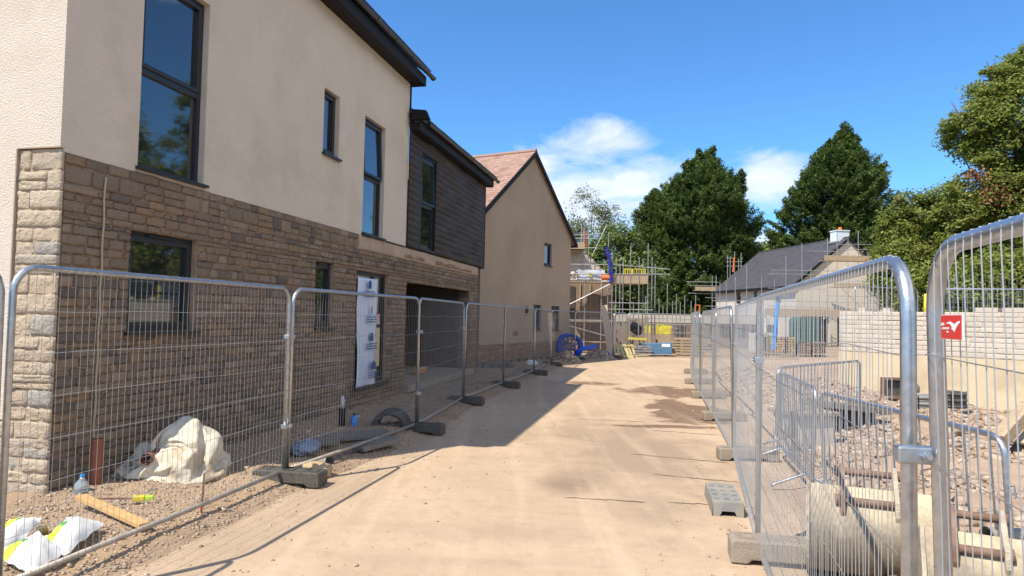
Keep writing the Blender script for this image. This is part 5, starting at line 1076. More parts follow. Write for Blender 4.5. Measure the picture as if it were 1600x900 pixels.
BAG = [
53,53,55,54,77,68,39,56,64,65,42,38,30,23,21,14,11,14,8,4,4,-3,-1,-5,-8,-9,-14,-17,-22,-25,-30,-35,-41,-45,-40,-33,-32,-40,-46,-47,-41,-46,-43,-43,-46,-43,-41,-37,
-31,-27,-23,-17,-11,-11,-5,-5,1,1,5,11,13,19,18,16,14,19,21,24,26,27,31,32,36,44,37,56,50,45,54,56,97,104,107,106,119,114,83,79,101,98,81,69,61,53,43,35,
29,19,12,8,4,0,-2,-8,-14,-23,-27,-33,-42,-47,-54,-62,-70,-73,-92,-61,-63,-76,-84,-76,-69,-69,-77,-76,-82,-83,-81,-77,-73,-70,-65,-54,-49,-38,-25,-16,-9,1,8,14,21,27,33,40,
39,50,48,55,62,62,67,65,70,68,72,79,80,83,87,97,133,147,149,147,151,148,145,126,125,139,128,121,105,95,79,65,52,37,28,15,3,-7,-14,-25,-35,-45,-54,-66,-76,-88,-97,-112,
-127,-135,-140,-137,-133,-134,-121,-118,-105,-118,-132,-126,-125,-127,-127,-123,-120,-113,-101,-94,-78,-64,-45,-33,-21,-10,6,16,24,32,42,50,62,73,82,92,102,108,112,120,124,125,133,139,142,139,133,141,
168,184,183,176,172,174,176,176,180,188,174,161,145,124,103,86,66,53,39,25,9,-3,-16,-28,-43,-60,-71,-87,-104,-119,-127,-139,-150,-163,-170,-166,-170,-172,-157,-155,-159,-166,-172,-168,-169,-173,-176,-172,
-162,-152,-138,-118,-103,-81,-64,-49,-37,-17,-4,9,24,35,49,62,77,93,106,119,136,150,160,163,169,171,174,172,173,169,163,165,201,202,192,184,191,208,218,212,211,217,203,185,174,152,130,109,
85,67,45,31,13,-5,-20,-37,-54,-74,-90,-108,-127,-148,-166,-169,-179,-171,-169,-180,-181,-193,-189,-185,-196,-197,-204,-206,-213,-204,-200,-196,-191,-185,-173,-152,-128,-105,-85,-65,-47,-28,-6,12,26,47,61,76,
97,112,127,143,165,173,176,195,205,212,216,213,208,209,199,204,209,202,193,189,202,214,225,214,225,218,210,191,172,145,126,102,86,69,51,29,14,-4,-20,-36,-53,-73,-89,-107,-132,-148,-168,-172,
-178,-180,-182,-189,-184,-195,-184,-187,-193,-196,-204,-207,-212,-212,-202,-205,-198,-188,-173,-155,-132,-108,-87,-64,-46,-27,-6,8,24,41,54,71,90,110,123,142,157,163,180,199,204,220,212,219,221,215,210,215,
217,208,201,193,210,214,230,217,224,216,201,187,173,149,128,110,90,72,55,33,17,5,-12,-34,-48,-67,-87,-109,-133,-153,-172,-178,-180,-187,-187,-198,-191,-193,-196,-199,-200,-207,-203,-203,-205,-208,-209,-209,
-196,-184,-170,-151,-130,-108,-88,-69,-47,-31,-12,7,24,39,57,69,87,104,119,138,153,165,187,190,209,212,223,231,227,220,218,224,224,217,209,200,214,227,232,218,219,208,194,179,166,145,128,110,
92,69,53,35,19,7,-10,-31,-49,-67,-86,-109,-133,-150,-172,-189,-184,-190,-194,-201,-199,-205,-208,-204,-212,-209,-211,-213,-216,-220,-221,-213,-201,-185,-168,-148,-127,-109,-85,-68,-46,-27,-11,0,21,33,48,67,
79,97,117,136,154,170,184,197,208,219,229,236,236,232,229,234,235,228,221,214,205,217,230,216,209,196,182,174,163,145,125,107,87,70,55,41,24,9,-6,-28,-43,-64,-86,-109,-130,-150,-171,-184,
-193,-202,-207,-211,-210,-216,-218,-215,-222,-215,-220,-220,-227,-228,-218,-205,-193,-181,-162,-142,-124,-105,-85,-63,-52,-31,-14,4,15,28,44,61,73,93,119,137,155,177,191,199,213,225,240,240,236,240,240,230,
238,236,228,215,203,209,218,225,210,192,177,170,156,138,122,106,88,69,60,45,27,10,-4,-25,-43,-64,-88,-106,-129,-149,-160,-181,-191,-203,-211,-202,-217,-217,-226,-226,-229,-227,-221,-232,-233,-218,-205,-196,
-188,-178,-163,-139,-119,-102,-84,-61,-51,-34,-15,-2,14,30,44,58,73,91,115,138,156,169,193,204,218,235,239,244,244,239,235,228,224,224,221,213,216,211,206,220,206,193,174,163,152,138,120,99,
86,75,59,40,29,18,-2,-21,-41,-65,-83,-108,-126,-143,-159,-173,-196,-206,-207,-198,-213,-221,-222,-212,-215,-216,-230,-228,-226,-226,-210,-194,-184,-171,-154,-135,-119,-98,-82,-69,-56,-37,-20,-4,11,20,38,51,
68,90,113,132,150,172,185,203,221,230,238,238,244,233,224,230,212,210,208,207,207,200,214,209,200,188,174,156,144,132,116,99,85,70,57,43,28,12,-2,-19,-39,-65,-84,-101,-123,-141,-159,-178,
-184,-195,-201,-194,-201,-214,-223,-208,-209,-219,-219,-213,-210,-215,-215,-196,-185,-169,-152,-139,-120,-105,-87,-72,-52,-40,-25,-12,0,15,31,49,63,85,111,128,151,172,192,204,226,225,233,240,237,231,221,215,
202,198,196,195,193,209,206,198,193,180,168,153,139,123,112,97,81,68,51,36,29,15,-2,-25,-40,-67,-84,-104,-129,-141,-158,-175,-192,-187,-189,-203,-211,-217,-206,-218,-217,-207,-205,-205,-217,-206,-206,-206,
-190,-174,-157,-144,-128,-110,-93,-75,-60,-44,-27,-19,-7,12,23,44,66,86,111,132,154,175,192,208,221,230,237,234,225,219,211,203,188,187,185,188,200,198,204,192,186,178,164,155,138,121,108,91,
77,65,47,33,28,13,-4,-23,-47,-68,-91,-108,-129,-148,-158,-175,-183,-197,-197,-202,-216,-204,-203,-207,-219,-215,-207,-214,-209,-216,-202,-196,-192,-177,-168,-149,-137,-116,-98,-84,-63,-50,-38,-22,-7,7,26,45,
69,86,110,132,154,175,190,205,217,233,230,222,217,205,200,195,195,183,184,188,195,205,194,195,182,175,162,151,137,121,103,86,77,58,45,35,26,8,-10,-29,-50,-68,-86,-109,-127,-152,-168,-179,
-192,-198,-205,-212,-215,-203,-212,-209,-211,-223,-214,-214,-221,-217,-213,-206,-200,-187,-174,-158,-141,-123,-108,-89,-68,-52,-44,-25,-8,10,30,52,68,92,115,136,157,177,195,208,222,225,219,211,210,200,193,194,
193,184,190,196,203,196,192,191,186,178,164,148,136,115,102,86,71,53,37,32,22,8,-12,-37,-48,-68,-90,-106,-133,-153,-167,-186,-195,-205,-217,-220,-210,-209,-210,-213,-217,-222,-222,-225,-230,-225,-224,-213,
-205,-193,-181,-164,-147,-129,-113,-90,-74,-55,-35,-23,-6,13,29,55,71,93,113,136,158,176,192,211,217,214,207,211,203,199,190,190,188,184,186,189,197,193,198,196,189,176,165,149,136,113,98,80,
66,47,30,21,16,-3,-16,-38,-56,-75,-93,-114,-130,-149,-169,-181,-195,-210,-224,-228,-219,-221,-218,-224,-229,-232,-234,-236,-229,-235,-224,-219,-208,-201,-182,-169,-156,-136,-114,-93,-78,-60,-42,-19,-6,19,39,54,
74,94,114,139,156,178,192,206,209,204,199,200,205,195,187,193,197,192,189,193,188,191,197,196,183,171,159,150,129,111,91,72,56,38,27,12,6,-6,-25,-47,-64,-72,-91,-109,-127,-150,-170,-186,
-194,-207,-224,-221,-228,-230,-231,-234,-232,-232,-233,-237,-239,-230,-237,-227,-215,-201,-193,-180,-164,-137,-123,-99,-77,-61,-40,-20,-2,19,37,56,76,94,116,138,161,175,193,197,200,196,190,195,200,197,186,189,
196,200,195,191,191,190,191,195,186,171,162,144,131,108,87,67,49,29,19,2,-7,-17,-35,-52,-64,-73,-89,-114,-125,-147,-164,-177,-193,-211,-223,-226,-240,-241,-242,-245,-242,-240,-240,-239,-237,-242,-242,-226,
-214,-209,-195,-186,-167,-147,-127,-104,-82,-62,-39,-18,-3,17,38,55,78,94,117,136,154,175,182,187,192,190,189,184,191,188,188,196,197,200,202,201,200,198,196,190,183,174,155,139,123,104,82,59,
39,22,12,-6,-10,-21,-41,-53,-56,-74,-85,-108,-124,-146,-162,-176,-193,-207,-217,-230,-232,-241,-240,-244,-250,-252,-251,-251,-250,-249,-242,-233,-227,-211,-203,-191,-168,-152,-130,-105,-84,-60,-43,-20,-5,15,38,57,
76,94,114,136,156,165,179,177,184,179,180,174,184,189,193,195,188,193,195,197,196,193,191,184,177,168,151,132,119,97,75,50,31,18,3,-12,-15,-29,-42,-46,-56,-65,-85,-103,-123,-138,-158,-169,
-190,-196,-211,-219,-225,-236,-241,-248,-250,-246,-254,-254,-250,-251,-250,-246,-233,-220,-209,-194,-173,-150,-131,-108,-85,-63,-42,-26,-6,13,35,56,71,92,111,130,150,161,166,172,172,168,168,171,173,178,185,188,
182,181,187,185,188,184,184,174,169,159,146,124,109,87,67,43,28,11,-4,-18,-25,-30,-42,-49,-51,-66,-78,-102,-118,-141,-147,-167,-183,-197,-202,-211,-218,-226,-234,-238,-245,-241,-250,-254,-256,-248,-252,-250,
-242,-227,-214,-196,-175,-154,-128,-109,-86,-64,-42,-25,-6,11,30,47,65,87,102,123,139,146,159,159,160,161,158,161,165,170,175,177,170,173,178,175,176,178,173,164,162,148,135,117,98,76,53,34,
20,5,-14,-23,-21,-30,-45,-46,-48,-69,-76,-97,-114,-130,-144,-160,-177,-193,-198,-201,-211,-222,-223,-227,-233,-238,-240,-248,-244,-250,-244,-248,-238,-222,-209,-192,-168,-148,-126,-103,-80,-57,-43,-23,-4,12,29,44,
58,76,97,111,129,145,147,158,149,151,150,155,159,162,163,168,159,164,166,167,164,166,159,153,146,142,127,107,87,67,45,25,14,-3,-20,-15,-23,-38,-49,-57,-54,-58,-73,-90,-109,-126,-141,-160,
-176,-181,-187,-196,-204,-213,-211,-218,-223,-228,-235,-239,-236,-236,-241,-244,-230,-212,-194,-178,-157,-135,-114,-93,-73,-61,-42,-22,-10,4,21,34,54,68,86,101,118,139,151,147,142,140,143,143,147,150,155,156,
149,153,154,155,151,154,147,144,138,129,116,98,76,59,38,23,4,-9,-21,-22,-22,-33,-49,-61,-64,-66,-63,-82,-99,-121,-140,-160,-174,-183,-186,-188,-196,-205,-205,-209,-215,-218,-225,-229,-234,-224,-228,-227,
-226,-211,-187,-171,-148,-128,-107,-97,-72,-60,-43,-25,-15,0,15,32,49,60,80,94,110,129,145,148,137,134,133,138,139,139,144,147,138,141,147,144,144,142,143,133,127,119,105,89,69,49,33,13,
0,-16,-21,-20,-29,-40,-44,-54,-71,-68,-61,-82,-97,-118,-139,-157,-172,-181,-177,-188,-197,-199,-209,-210,-205,-210,-213,-217,-223,-224,-214,-224,-211,-205,-186,-167,-143,-126,-113,-91,-76,-62,-48,-34,-20,-6,8,24,
38,58,69,87,102,121,137,150,146,132,130,128,128,129,132,137,129,136,143,132,133,133,132,132,118,106,95,77,60,42,24,9,-5,-20,-18,-21,-30,-45,-40,-52,-73,-67,-60,-80,-97,-120,-141,-153,
-171,-179,-174,-179,-190,-202,-199,-205,-196,-198,-203,-207,-213,-210,-210,-221,-210,-199,-184,-165,-143,-131,-108,-94,-73,-59,-42,-38,-22,-8,8,21,39,49,69,82,97,117,130,143,146,134,140,140,132,127,123,125,
129,131,139,131,128,120,120,120,116,97,85,73,56,37,23,6,-10,-22,-18,-28,-36,-45,-36,-52,-69,-60,-63,-85,-106,-126,-136,-150,-165,-176,-174,-187,-183,-194,-199,-195,-195,-187,-192,-195,-201,-203,-213,-216,
-200,-189,-179,-168,-147,-131,-117,-96,-79,-61,-49,-45,-29,-15,4,19,32,51,59,76,97,110,131,143,148,137,138,147,143,140,126,123,125,127,136,129,121,117,111,108,111,100,80,66,52,36,20,6,
-9,-24,-20,-33,-43,-44,-34,-55,-70,-58,-70,-89,-109,-128,-129,-150,-168,-166,-174,-187,-177,-183,-187,-195,-187,-179,-181,-186,-193,-196,-209,-208,-210,-194,-177,-163,-155,-132,-113,-99,-80,-71,-55,-45,-31,-20,-2,13,
29,45,60,75,92,112,130,137,149,145,140,151,149,137,134,136,135,127,133,125,121,121,119,108,105,97,80,63,49,32,18,2,-10,-26,-30,-31,-43,-43,-35,-52,-69,-69,-76,-98,-113,-116,-131,-148,
-165,-175,-171,-185,-180,-173,-185,-182,-188,-173,-170,-176,-182,-191,-200,-199,-200,-199,-183,-167,-153,-132,-120,-102,-89,-72,-67,-53,-38,-23,-10,7,29,42,67,79,97,114,125,139,148,141,151,155,140,136,147,141,
139,137,131,127,126,123,112,111,103,93,77,62,45,27,13,-1,-18,-28,-27,-38,-48,-40,-44,-58,-61,-78,-81,-92,-110,-129,-130,-151,-163,-176,-180,-182,-170,-180,-176,-185,-181,-173,-161,-166,-177,-185,-191,-195,
-189,-190,-182,-169,-163,-145,-128,-108,-89,-74,-67,-58,-44,-27,-14,4,26,43,62,82,95,106,122,134,145,150,142,147,139,142,136,138,107,102,98,94,90,88,83,83,75,68,56,44,30,8,-3,-13,
-23,-26,-40,-37,-41,-54,-50,-66,-67,-72,-89,-100,-105,-118,-129,-132,-146,-145,-152,-151,-156,-159,-155,-158,-165,-159,-147,-140,-146,-153,-161,-160,-159,-162,-156,-145,-138,-131,-115,-97,-88,-78,-65,-53,-41,-33,-19,-3,
16,37,43,56,75,88,96,108,111,118,121,110,109,105,108,108,78,76,78,73,69,63,62,59,54,47,37,27,14,5,-6,-15,-27,-38,-40,-49,-52,-57,-67,-66,-73,-85,-74,-78,-90,-108,-111,-116,
-126,-123,-128,-134,-135,-139,-142,-135,-142,-145,-137,-129,-135,-135,-133,-132,-135,-130,-126,-116,-110,-108,-99,-91,-78,-65,-60,-51,-41,-32,-25,-11,5,22,30,44,58,67,81,85,92,90,92,90,86,82,88,86,
55,53,52,47,43,41,37,31,29,21,15,8,-1,-3,-12,-25,-26,-34,-44,-51,-52,-65,-70,-81,-86,-79,-88,-84,-76,-91,-106,-96,-99,-107,-113,-112,-118,-114,-117,-119,-120,-118,-122,-115,-113,-107,-102,-109,
-107,-101,-102,-95,-93,-86,-87,-75,-68,-56,-43,-45,-41,-34,-25,-15,-1,9,22,28,35,45,59,63,71,73,67,67,60,64,65,59,31,25,23,19,21,16,14,13,7,1,-4,-14,-20,-12,-24,-33,
-40,-37,-39,-48,-56,-62,-68,-72,-78,-80,-81,-76,-81,-78,-91,-96,-85,-88,-97,-98,-99,-103,-102,-102,-100,-96,-93,-91,-90,-82,-82,-85,-86,-76,-73,-71,-67,-68,-67,-69,-57,-48,-46,-35,-30,-35,-37,-27,
-15,-2,7,15,29,33,30,38,47,49,53,43,44,37,35,34,7,1,1,-4,-8,-10,-10,-15,-14,-19,-23,-23,-31,-30,-24,-31,-39,-45,-38,-48,-39,-45,-51,-62,-61,-67,-68,-70,-68,-76,-70,-76,
-76,-77,-81,-85,-74,-74,-76,-76,-80,-75,-80,-75,-68,-67,-63,-61,-58,-48,-47,-52,-57,-51,-55,-60,-56,-48,-41,-32,-32,-28,-38,-32,-23,-22,-15,-2,8,15,20,15,18,20,25,18,15,13,9,7,
-16,-21,-25,-21,-26,-30,-29,-32,-36,-33,-36,-31,-38,-38,-30,-38,-47,-44,-49,-55,-54,-49,-56,-51,-49,-45,-44,-45,-51,-55,-47,-41,-41,-44,-51,-57,-49,-54,-58,-63,-63,-66,-66,-70,-70,-66,-63,-58,
-63,-66,-62,-60,-57,-55,-49,-50,-45,-49,-46,-40,-36,-35,-42,-42,-32,-26,-29,-22,-16,-16,-11,-3,-2,-7,-4,-11,-6,-11,-18,-22,-35,-44,-44,-43,-38,-35,-41,-47,-48,-50,-47,-48,-42,-42,-46,-45,
-52,-53,-54,-57,-63,-60,-60,-66,-64,-59,-57,-59,-61,-67,-63,-54,-52,-50,-57,-62,-56,-52,-49,-46,-54,-55,-49,-43,-44,-48,-50,-54,-59,-65,-63,-57,-49,-53,-55,-50,-44,-46,-41,-42,-36,-33,-34,-37,
-27,-27,-32,-37,-35,-25,-23,-27,-30,-32,-35,-39,-35,-31,-28,-38,-56,-60,-64,-63,-57,-57,-59,-64,-64,-62,-59,-59,-55,-51,-54,-52,-54,-57,-58,-58,-59,-61,-63,-65,-65,-68,-70,-71,-74,-73,-73,-70,
-65,-64,-68,-66,-62,-62,-60,-56,-58,-56,-50,-46,-41,-39,-37,-44,-43,-45,-41,-36,-39,-38,-39,-35,-34,-30,-32,-34,-35,-30,-33,-38,-38,-33,-38,-41,-45,-44,-45,-44,-44,-44,-48,-50,-50,-48,-50,-51,
26,24,26,33,55,46,53,70,70,79,71,70,61,63,57,58,51,45,41,38,36,36,32,33,32,28,27,22,19,15,11,9,7,4,15,19,26,35,35,33,27,21,16,11,10,7,1,-1,
-6,-10,-13,-17,-20,-25,-26,-25,-30,-28,-25,-29,-26,-27,-27,-33,-38,-41,-36,-31,-35,-38,-32,-29,-33,-29,-25,-31,-17,-8,6,13,-6,13,42,60,70,78,76,91,92,101,96,90,96,91,83,86,
80,75,72,72,68,69,68,69,66,69,65,62,62,58,56,57,58,51,46,51,35,-3,-9,-12,-10,-18,-12,-21,-15,-23,-27,-32,-35,-33,-39,-43,-49,-53,-56,-57,-58,-60,-59,-60,-60,-59,-56,-55,
-63,-63,-54,-53,-51,-62,-57,-63,-51,-58,-56,-53,-44,-44,-35,-31,-26,-5,9,46,56,59,70,74,79,78,85,87,91,96,101,103,101,105,104,105,101,103,100,100,98,98,94,90,88,84,81,81,
78,71,62,45,25,-4,-4,-14,-12,-20,-21,-26,-31,-36,-38,-40,-43,-47,-51,-61,-63,-63,-62,-62,-59,-58,-64,-62,-59,-59,-59,-59,-62,-66,-63,-61,-60,-58,-65,-58,-49,-48,-44,-31,-32,-34,-29,-23,
15,10,1,2,12,21,32,43,56,70,81,95,103,105,109,114,115,115,122,120,123,127,125,127,130,131,129,128,126,121,113,111,97,90,80,66,57,44,6,2,-4,-6,-7,-14,-21,-30,-33,-44,
-56,-61,-61,-65,-67,-73,-75,-85,-90,-94,-94,-96,-97,-97,-96,-97,-95,-95,-92,-86,-84,-73,-60,-50,-37,-27,-20,-13,1,16,26,30,24,15,6,18,35,40,43,60,69,88,101,113,124,136,141,144,
147,151,152,156,157,157,159,164,162,168,168,164,163,155,147,133,120,113,94,93,80,71,60,46,36,24,20,9,2,-5,-20,-34,-52,-69,-85,-97,-99,-105,-107,-100,-98,-96,-94,-95,-95,-96,-95,-97,
-101,-108,-102,-94,-95,-82,-66,-58,-56,-47,-29,-11,1,15,19,29,27,22,11,27,30,34,46,58,75,91,109,123,125,134,140,147,152,156,160,163,166,168,171,173,171,173,175,174,168,166,158,141,
125,114,99,86,84,77,74,65,51,41,30,13,2,-13,-27,-44,-58,-75,-87,-96,-106,-115,-114,-111,-109,-109,-106,-106,-103,-103,-105,-109,-110,-115,-104,-103,-104,-88,-79,-67,-52,-45,-30,-20,-6,6,9,24,
21,18,13,26,27,39,52,57,79,95,105,125,137,145,152,157,164,168,172,174,176,177,178,179,179,178,178,176,176,171,163,150,137,121,109,91,94,80,68,63,50,42,31,16,2,-15,-31,-52,
-52,-68,-86,-90,-102,-103,-115,-119,-122,-121,-120,-116,-115,-114,-115,-121,-121,-123,-113,-113,-111,-98,-88,-71,-65,-47,-39,-23,-12,-4,4,19,13,12,18,28,25,38,51,60,81,87,103,116,138,146,152,163,
165,169,170,171,170,169,167,166,167,166,166,164,163,166,162,154,140,125,113,99,83,81,65,57,51,39,25,16,3,-18,-34,-44,-57,-71,-79,-89,-91,-104,-110,-109,-115,-117,-119,-122,-122,-123,-123,-121,
-131,-124,-125,-124,-118,-106,-91,-80,-62,-58,-47,-31,-21,-8,0,14,15,9,22,32,33,38,52,63,72,83,98,114,133,142,154,152,157,157,160,159,159,157,156,156,157,156,154,154,155,154,151,150,
140,128,112,100,81,79,63,53,47,34,22,9,1,-15,-26,-37,-49,-65,-73,-81,-91,-93,-99,-103,-102,-104,-107,-113,-109,-118,-127,-130,-137,-135,-137,-137,-121,-114,-98,-82,-70,-64,-50,-37,-29,-14,-5,6,
4,11,20,19,39,50,55,72,75,84,96,114,131,143,147,150,145,148,147,147,147,146,145,145,144,144,143,144,142,143,148,138,127,125,110,99,90,76,68,53,46,29,16,13,-7,-12,-19,-35,
-49,-64,-74,-76,-81,-84,-85,-91,-105,-107,-103,-102,-104,-109,-117,-130,-144,-143,-139,-131,-123,-106,-105,-91,-77,-70,-59,-45,-34,-21,-13,-4,-1,1,10,25,38,50,62,76,83,85,94,109,126,137,144,144,
135,136,135,139,135,134,133,133,131,132,130,131,133,142,138,129,127,118,100,94,85,75,60,55,40,26,19,8,-5,-24,-26,-31,-45,-60,-66,-66,-68,-73,-78,-93,-101,-98,-102,-103,-113,-116,-127,-141,
-137,-131,-126,-124,-113,-110,-99,-86,-87,-76,-67,-53,-42,-33,-19,-15,-7,-4,7,17,29,42,54,68,83,90,94,107,121,132,140,135,136,129,128,126,134,126,121,120,122,120,119,130,134,135,126,126,
121,109,95,83,75,63,54,50,37,26,13,8,-10,-20,-37,-43,-45,-51,-60,-70,-71,-76,-82,-88,-97,-101,-107,-111,-118,-127,-137,-134,-126,-123,-125,-110,-112,-100,-97,-99,-94,-84,-71,-63,-51,-38,-27,-14,
-18,-4,1,13,25,34,44,62,76,87,96,102,117,124,135,136,131,125,124,132,123,119,113,116,109,111,111,124,122,122,123,117,118,107,90,84,77,59,54,46,33,27,14,-1,-12,-20,-34,-51,
-55,-61,-68,-75,-80,-87,-93,-99,-106,-112,-119,-120,-128,-135,-126,-123,-122,-120,-119,-120,-116,-112,-110,-103,-104,-91,-79,-71,-57,-45,-32,-21,-18,-9,1,11,18,29,42,52,65,82,90,102,109,119,129,133,
125,121,130,124,114,107,105,112,103,106,105,117,112,113,111,119,108,104,89,72,66,62,47,38,31,19,7,-1,-17,-28,-37,-49,-67,-73,-77,-85,-90,-95,-104,-108,-116,-111,-124,-132,-137,-133,-132,-131,
-130,-131,-131,-131,-127,-124,-114,-115,-106,-101,-89,-75,-63,-48,-40,-30,-26,-15,-7,1,15,25,36,49,62,71,85,95,104,111,123,129,121,126,128,114,104,98,106,109,110,100,111,110,103,102,105,108,
114,97,85,80,66,61,46,33,22,13,4,-11,-20,-27,-41,-56,-67,-81,-87,-94,-99,-106,-110,-118,-113,-118,-130,-143,-146,-143,-144,-142,-138,-142,-142,-139,-137,-133,-123,-121,-117,-109,-92,-78,-68,-57,-47,-37,
-30,-24,-14,-3,8,19,32,46,62,70,84,92,104,106,113,125,120,118,122,106,93,98,102,99,110,113,113,101,100,103,96,98,107,108,91,88,75,58,45,33,20,6,-5,-10,-21,-30,-44,-54,
-71,-80,-93,-100,-108,-109,-118,-121,-119,-129,-127,-141,-146,-152,-145,-145,-148,-152,-147,-146,-141,-137,-135,-132,-125,-113,-97,-89,-76,-62,-54,-40,-41,-30,-18,-6,0,13,27,42,53,68,80,91,98,102,110,121,
114,118,115,106,89,87,92,98,107,118,107,111,103,104,105,97,94,98,101,85,76,57,53,37,24,10,-3,-14,-22,-38,-45,-62,-69,-85,-90,-98,-110,-118,-114,-122,-130,-126,-135,-137,-149,-148,-150,-156,
-161,-155,-156,-151,-150,-149,-146,-141,-135,-116,-102,-92,-84,-71,-59,-51,-44,-36,-25,-16,-2,12,23,38,50,61,73,88,98,98,110,116,110,114,104,100,85,76,82,90,98,114,116,105,117,118,115,108,
99,102,99,83,67,65,55,38,29,16,5,-11,-24,-39,-50,-65,-78,-80,-95,-100,-113,-116,-125,-132,-130,-137,-142,-148,-153,-157,-163,-169,-163,-166,-161,-162,-162,-162,-159,-152,-138,-126,-111,-99,-90,-79,-65,-57,
-53,-40,-34,-21,-11,4,21,31,48,58,71,78,94,95,102,111,106,107,97,94,83,67,72,79,92,110,105,107,117,118,109,113,110,103,94,78,72,65,55,42,30,19,7,-5,-19,-37,-50,-60,
-74,-88,-96,-110,-116,-125,-124,-133,-141,-147,-155,-162,-166,-169,-175,-171,-174,-172,-173,-175,-174,-174,-157,-156,-144,-131,-115,-97,-98,-85,-72,-64,-60,-48,-36,-24,-15,2,14,30,42,55,69,73,91,97,98,107,
102,100,91,87,71,61,62,72,94,99,112,116,115,109,114,102,102,94,84,74,63,54,47,36,24,15,2,-12,-23,-36,-51,-68,-79,-89,-102,-118,-126,-128,-135,-145,-153,-161,-167,-173,-177,-178,-181,-182,
-184,-185,-185,-184,-185,-171,-167,-148,-139,-135,-120,-104,-102,-95,-84,-74,-61,-56,-46,-32,-20,-5,6,25,35,50,66,71,86,89,95,102,99,88,85,80,63,58,53,72,85,100,104,104,103,105,106,96,
95,87,76,71,57,46,37,26,13,5,-5,-20,-30,-42,-55,-70,-83,-95,-109,-124,-133,-141,-148,-157,-165,-172,-179,-184,-187,-190,-192,-193,-193,-190,-194,-194,-191,-179,-164,-152,-134,-131,-117,-114,-96,-90,-86,-76,
-67,-58,-48,-35,-28,-14,-1,18,32,49,59,68,82,86,91,96,89,85,76,74,61,46,44,60,79,90,93,93,93,93,98,93,85,78,73,62,52,44,27,19,5,-2,-15,-25,-36,-51,-65,-77,
-91,-107,-120,-136,-143,-151,-161,-168,-177,-185,-189,-192,-194,-194,-188,-190,-195,-196,-191,-184,-193,-176,-170,-151,-133,-122,-118,-109,-99,-91,-79,-78,-69,-63,-54,-40,-26,-18,-5,11,22,41,53,64,76,81,86,85,
83,75,74,65,51,43,38,53,68,77,81,81,82,81,84,84,76,66,61,57,45,32,28,15,2,-8,-20,-33,-39,-58,-70,-85,-91,-98,-116,-130,-143,-151,-159,-166,-175,-175,-181,-188,-189,-183,-184,-191,
-191,-187,-180,-182,-192,-186,-169,-153,-137,-125,-110,-98,-89,-81,-81,-70,-64,-54,-48,-44,-32,-21,-8,5,21,34,45,59,71,75,78,78,73,72,66,56,53,47,34,48,60,65,70,71,71,74,72,71,
72,63,56,47,36,26,21,8,-4,-15,-24,-37,-45,-56,-75,-91,-95,-94,-109,-122,-132,-142,-150,-157,-163,-175,-179,-178,-176,-177,-186,-181,-179,-182,-174,-184,-180,-187,-173,-160,-142,-126,-110,-97,-88,-83,-69,-69,
-59,-50,-52,-48,-36,-31,-11,0,14,27,39,53,63,68,70,67,65,66,60,50,41,48,45,38,53,56,57,59,61,62,61,59,60,54,44,36,28,17,11,6,-4,-21,-32,-43,-57,-63,-77,-87,
-103,-106,-110,-115,-123,-132,-143,-156,-159,-162,-169,-167,-175,-176,-173,-170,-168,-175,-179,-174,-186,-180,-175,-156,-144,-130,-116,-101,-90,-78,-68,-60,-53,-45,-43,-44,-40,-27,-20,-9,7,20,33,44,56,60,61,60,
59,60,51,40,35,41,34,39,43,43,44,48,49,50,49,47,48,42,36,27,19,8,1,-4,-10,-20,-32,-46,-59,-72,-80,-94,-102,-121,-122,-125,-128,-129,-146,-148,-149,-154,-158,-168,-163,-163,-163,-159,
-163,-162,-176,-184,-182,-186,-176,-156,-143,-135,-121,-107,-93,-78,-69,-64,-61,-54,-51,-40,-31,-33,-22,-11,-2,15,27,42,48,53,51,50,51,51,41,34,35,32,24,26,31,31,32,35,37,38,39,48,
36,31,25,19,9,-1,-9,-14,-16,-25,-40,-49,-65,-73,-90,-101,-111,-124,-135,-134,-137,-138,-136,-136,-139,-143,-151,-156,-155,-153,-151,-149,-152,-162,-170,-186,-189,-185,-166,-164,-145,-136,-122,-107,-98,-87,-72,-66,
-71,-63,-59,-51,-41,-30,-18,-10,3,7,21,32,41,47,44,47,44,43,34,29,30,25,20,16,21,22,20,24,27,27,40,39,26,19,13,6,-1,-9,-18,-22,-26,-28,-41,-53,-70,-81,-88,-107,
-108,-117,-127,-145,-144,-145,-147,-144,-141,-140,-140,-146,-146,-143,-140,-147,-149,-159,-174,-181,-193,-177,-175,-166,-148,-137,-123,-106,-94,-83,-81,-76,-80,-73,-67,-56,-50,-37,-24,-14,-2,6,10,25,34,39,39,35,
37,35,28,25,22,13,11,11,9,9,8,11,16,20,35,26,20,10,-1,-5,-6,-16,-17,-34,-33,-38,-45,-61,-74,-90,-97,-112,-115,-127,-135,-143,-158,-158,-158,-156,-153,-148,-147,-135,-142,-136,-139,-143,
-150,-156,-178,-193,-183,-182,-183,-166,-156,-140,-125,-115,-100,-95,-89,-80,-82,-81,-74,-67,-57,-44,-29,-20,-8,1,10,10,26,32,34,31,26,28,21,14,15,3,-1,4,-2,10,-3,1,3,20,26,13,
9,-2,-9,-13,-19,-22,-25,-35,-46,-47,-52,-66,-77,-82,-95,-103,-121,-135,-147,-147,-150,-165,-170,-165,-164,-162,-149,-139,-136,-142,-149,-153,-163,-165,-173,-192,-181,-170,-184,-175,-157,-141,-131,-115,-108,-102,-93,-86,
-95,-90,-85,-73,-62,-52,-38,-29,-19,-7,6,12,24,30,30,24,26,19,11,7,3,-7,-13,-5,-8,1,-15,-3,-1,15,12,6,-1,-13,-17,-26,-22,-28,-33,-44,-55,-58,-59,-72,-79,-93,-103,-115,
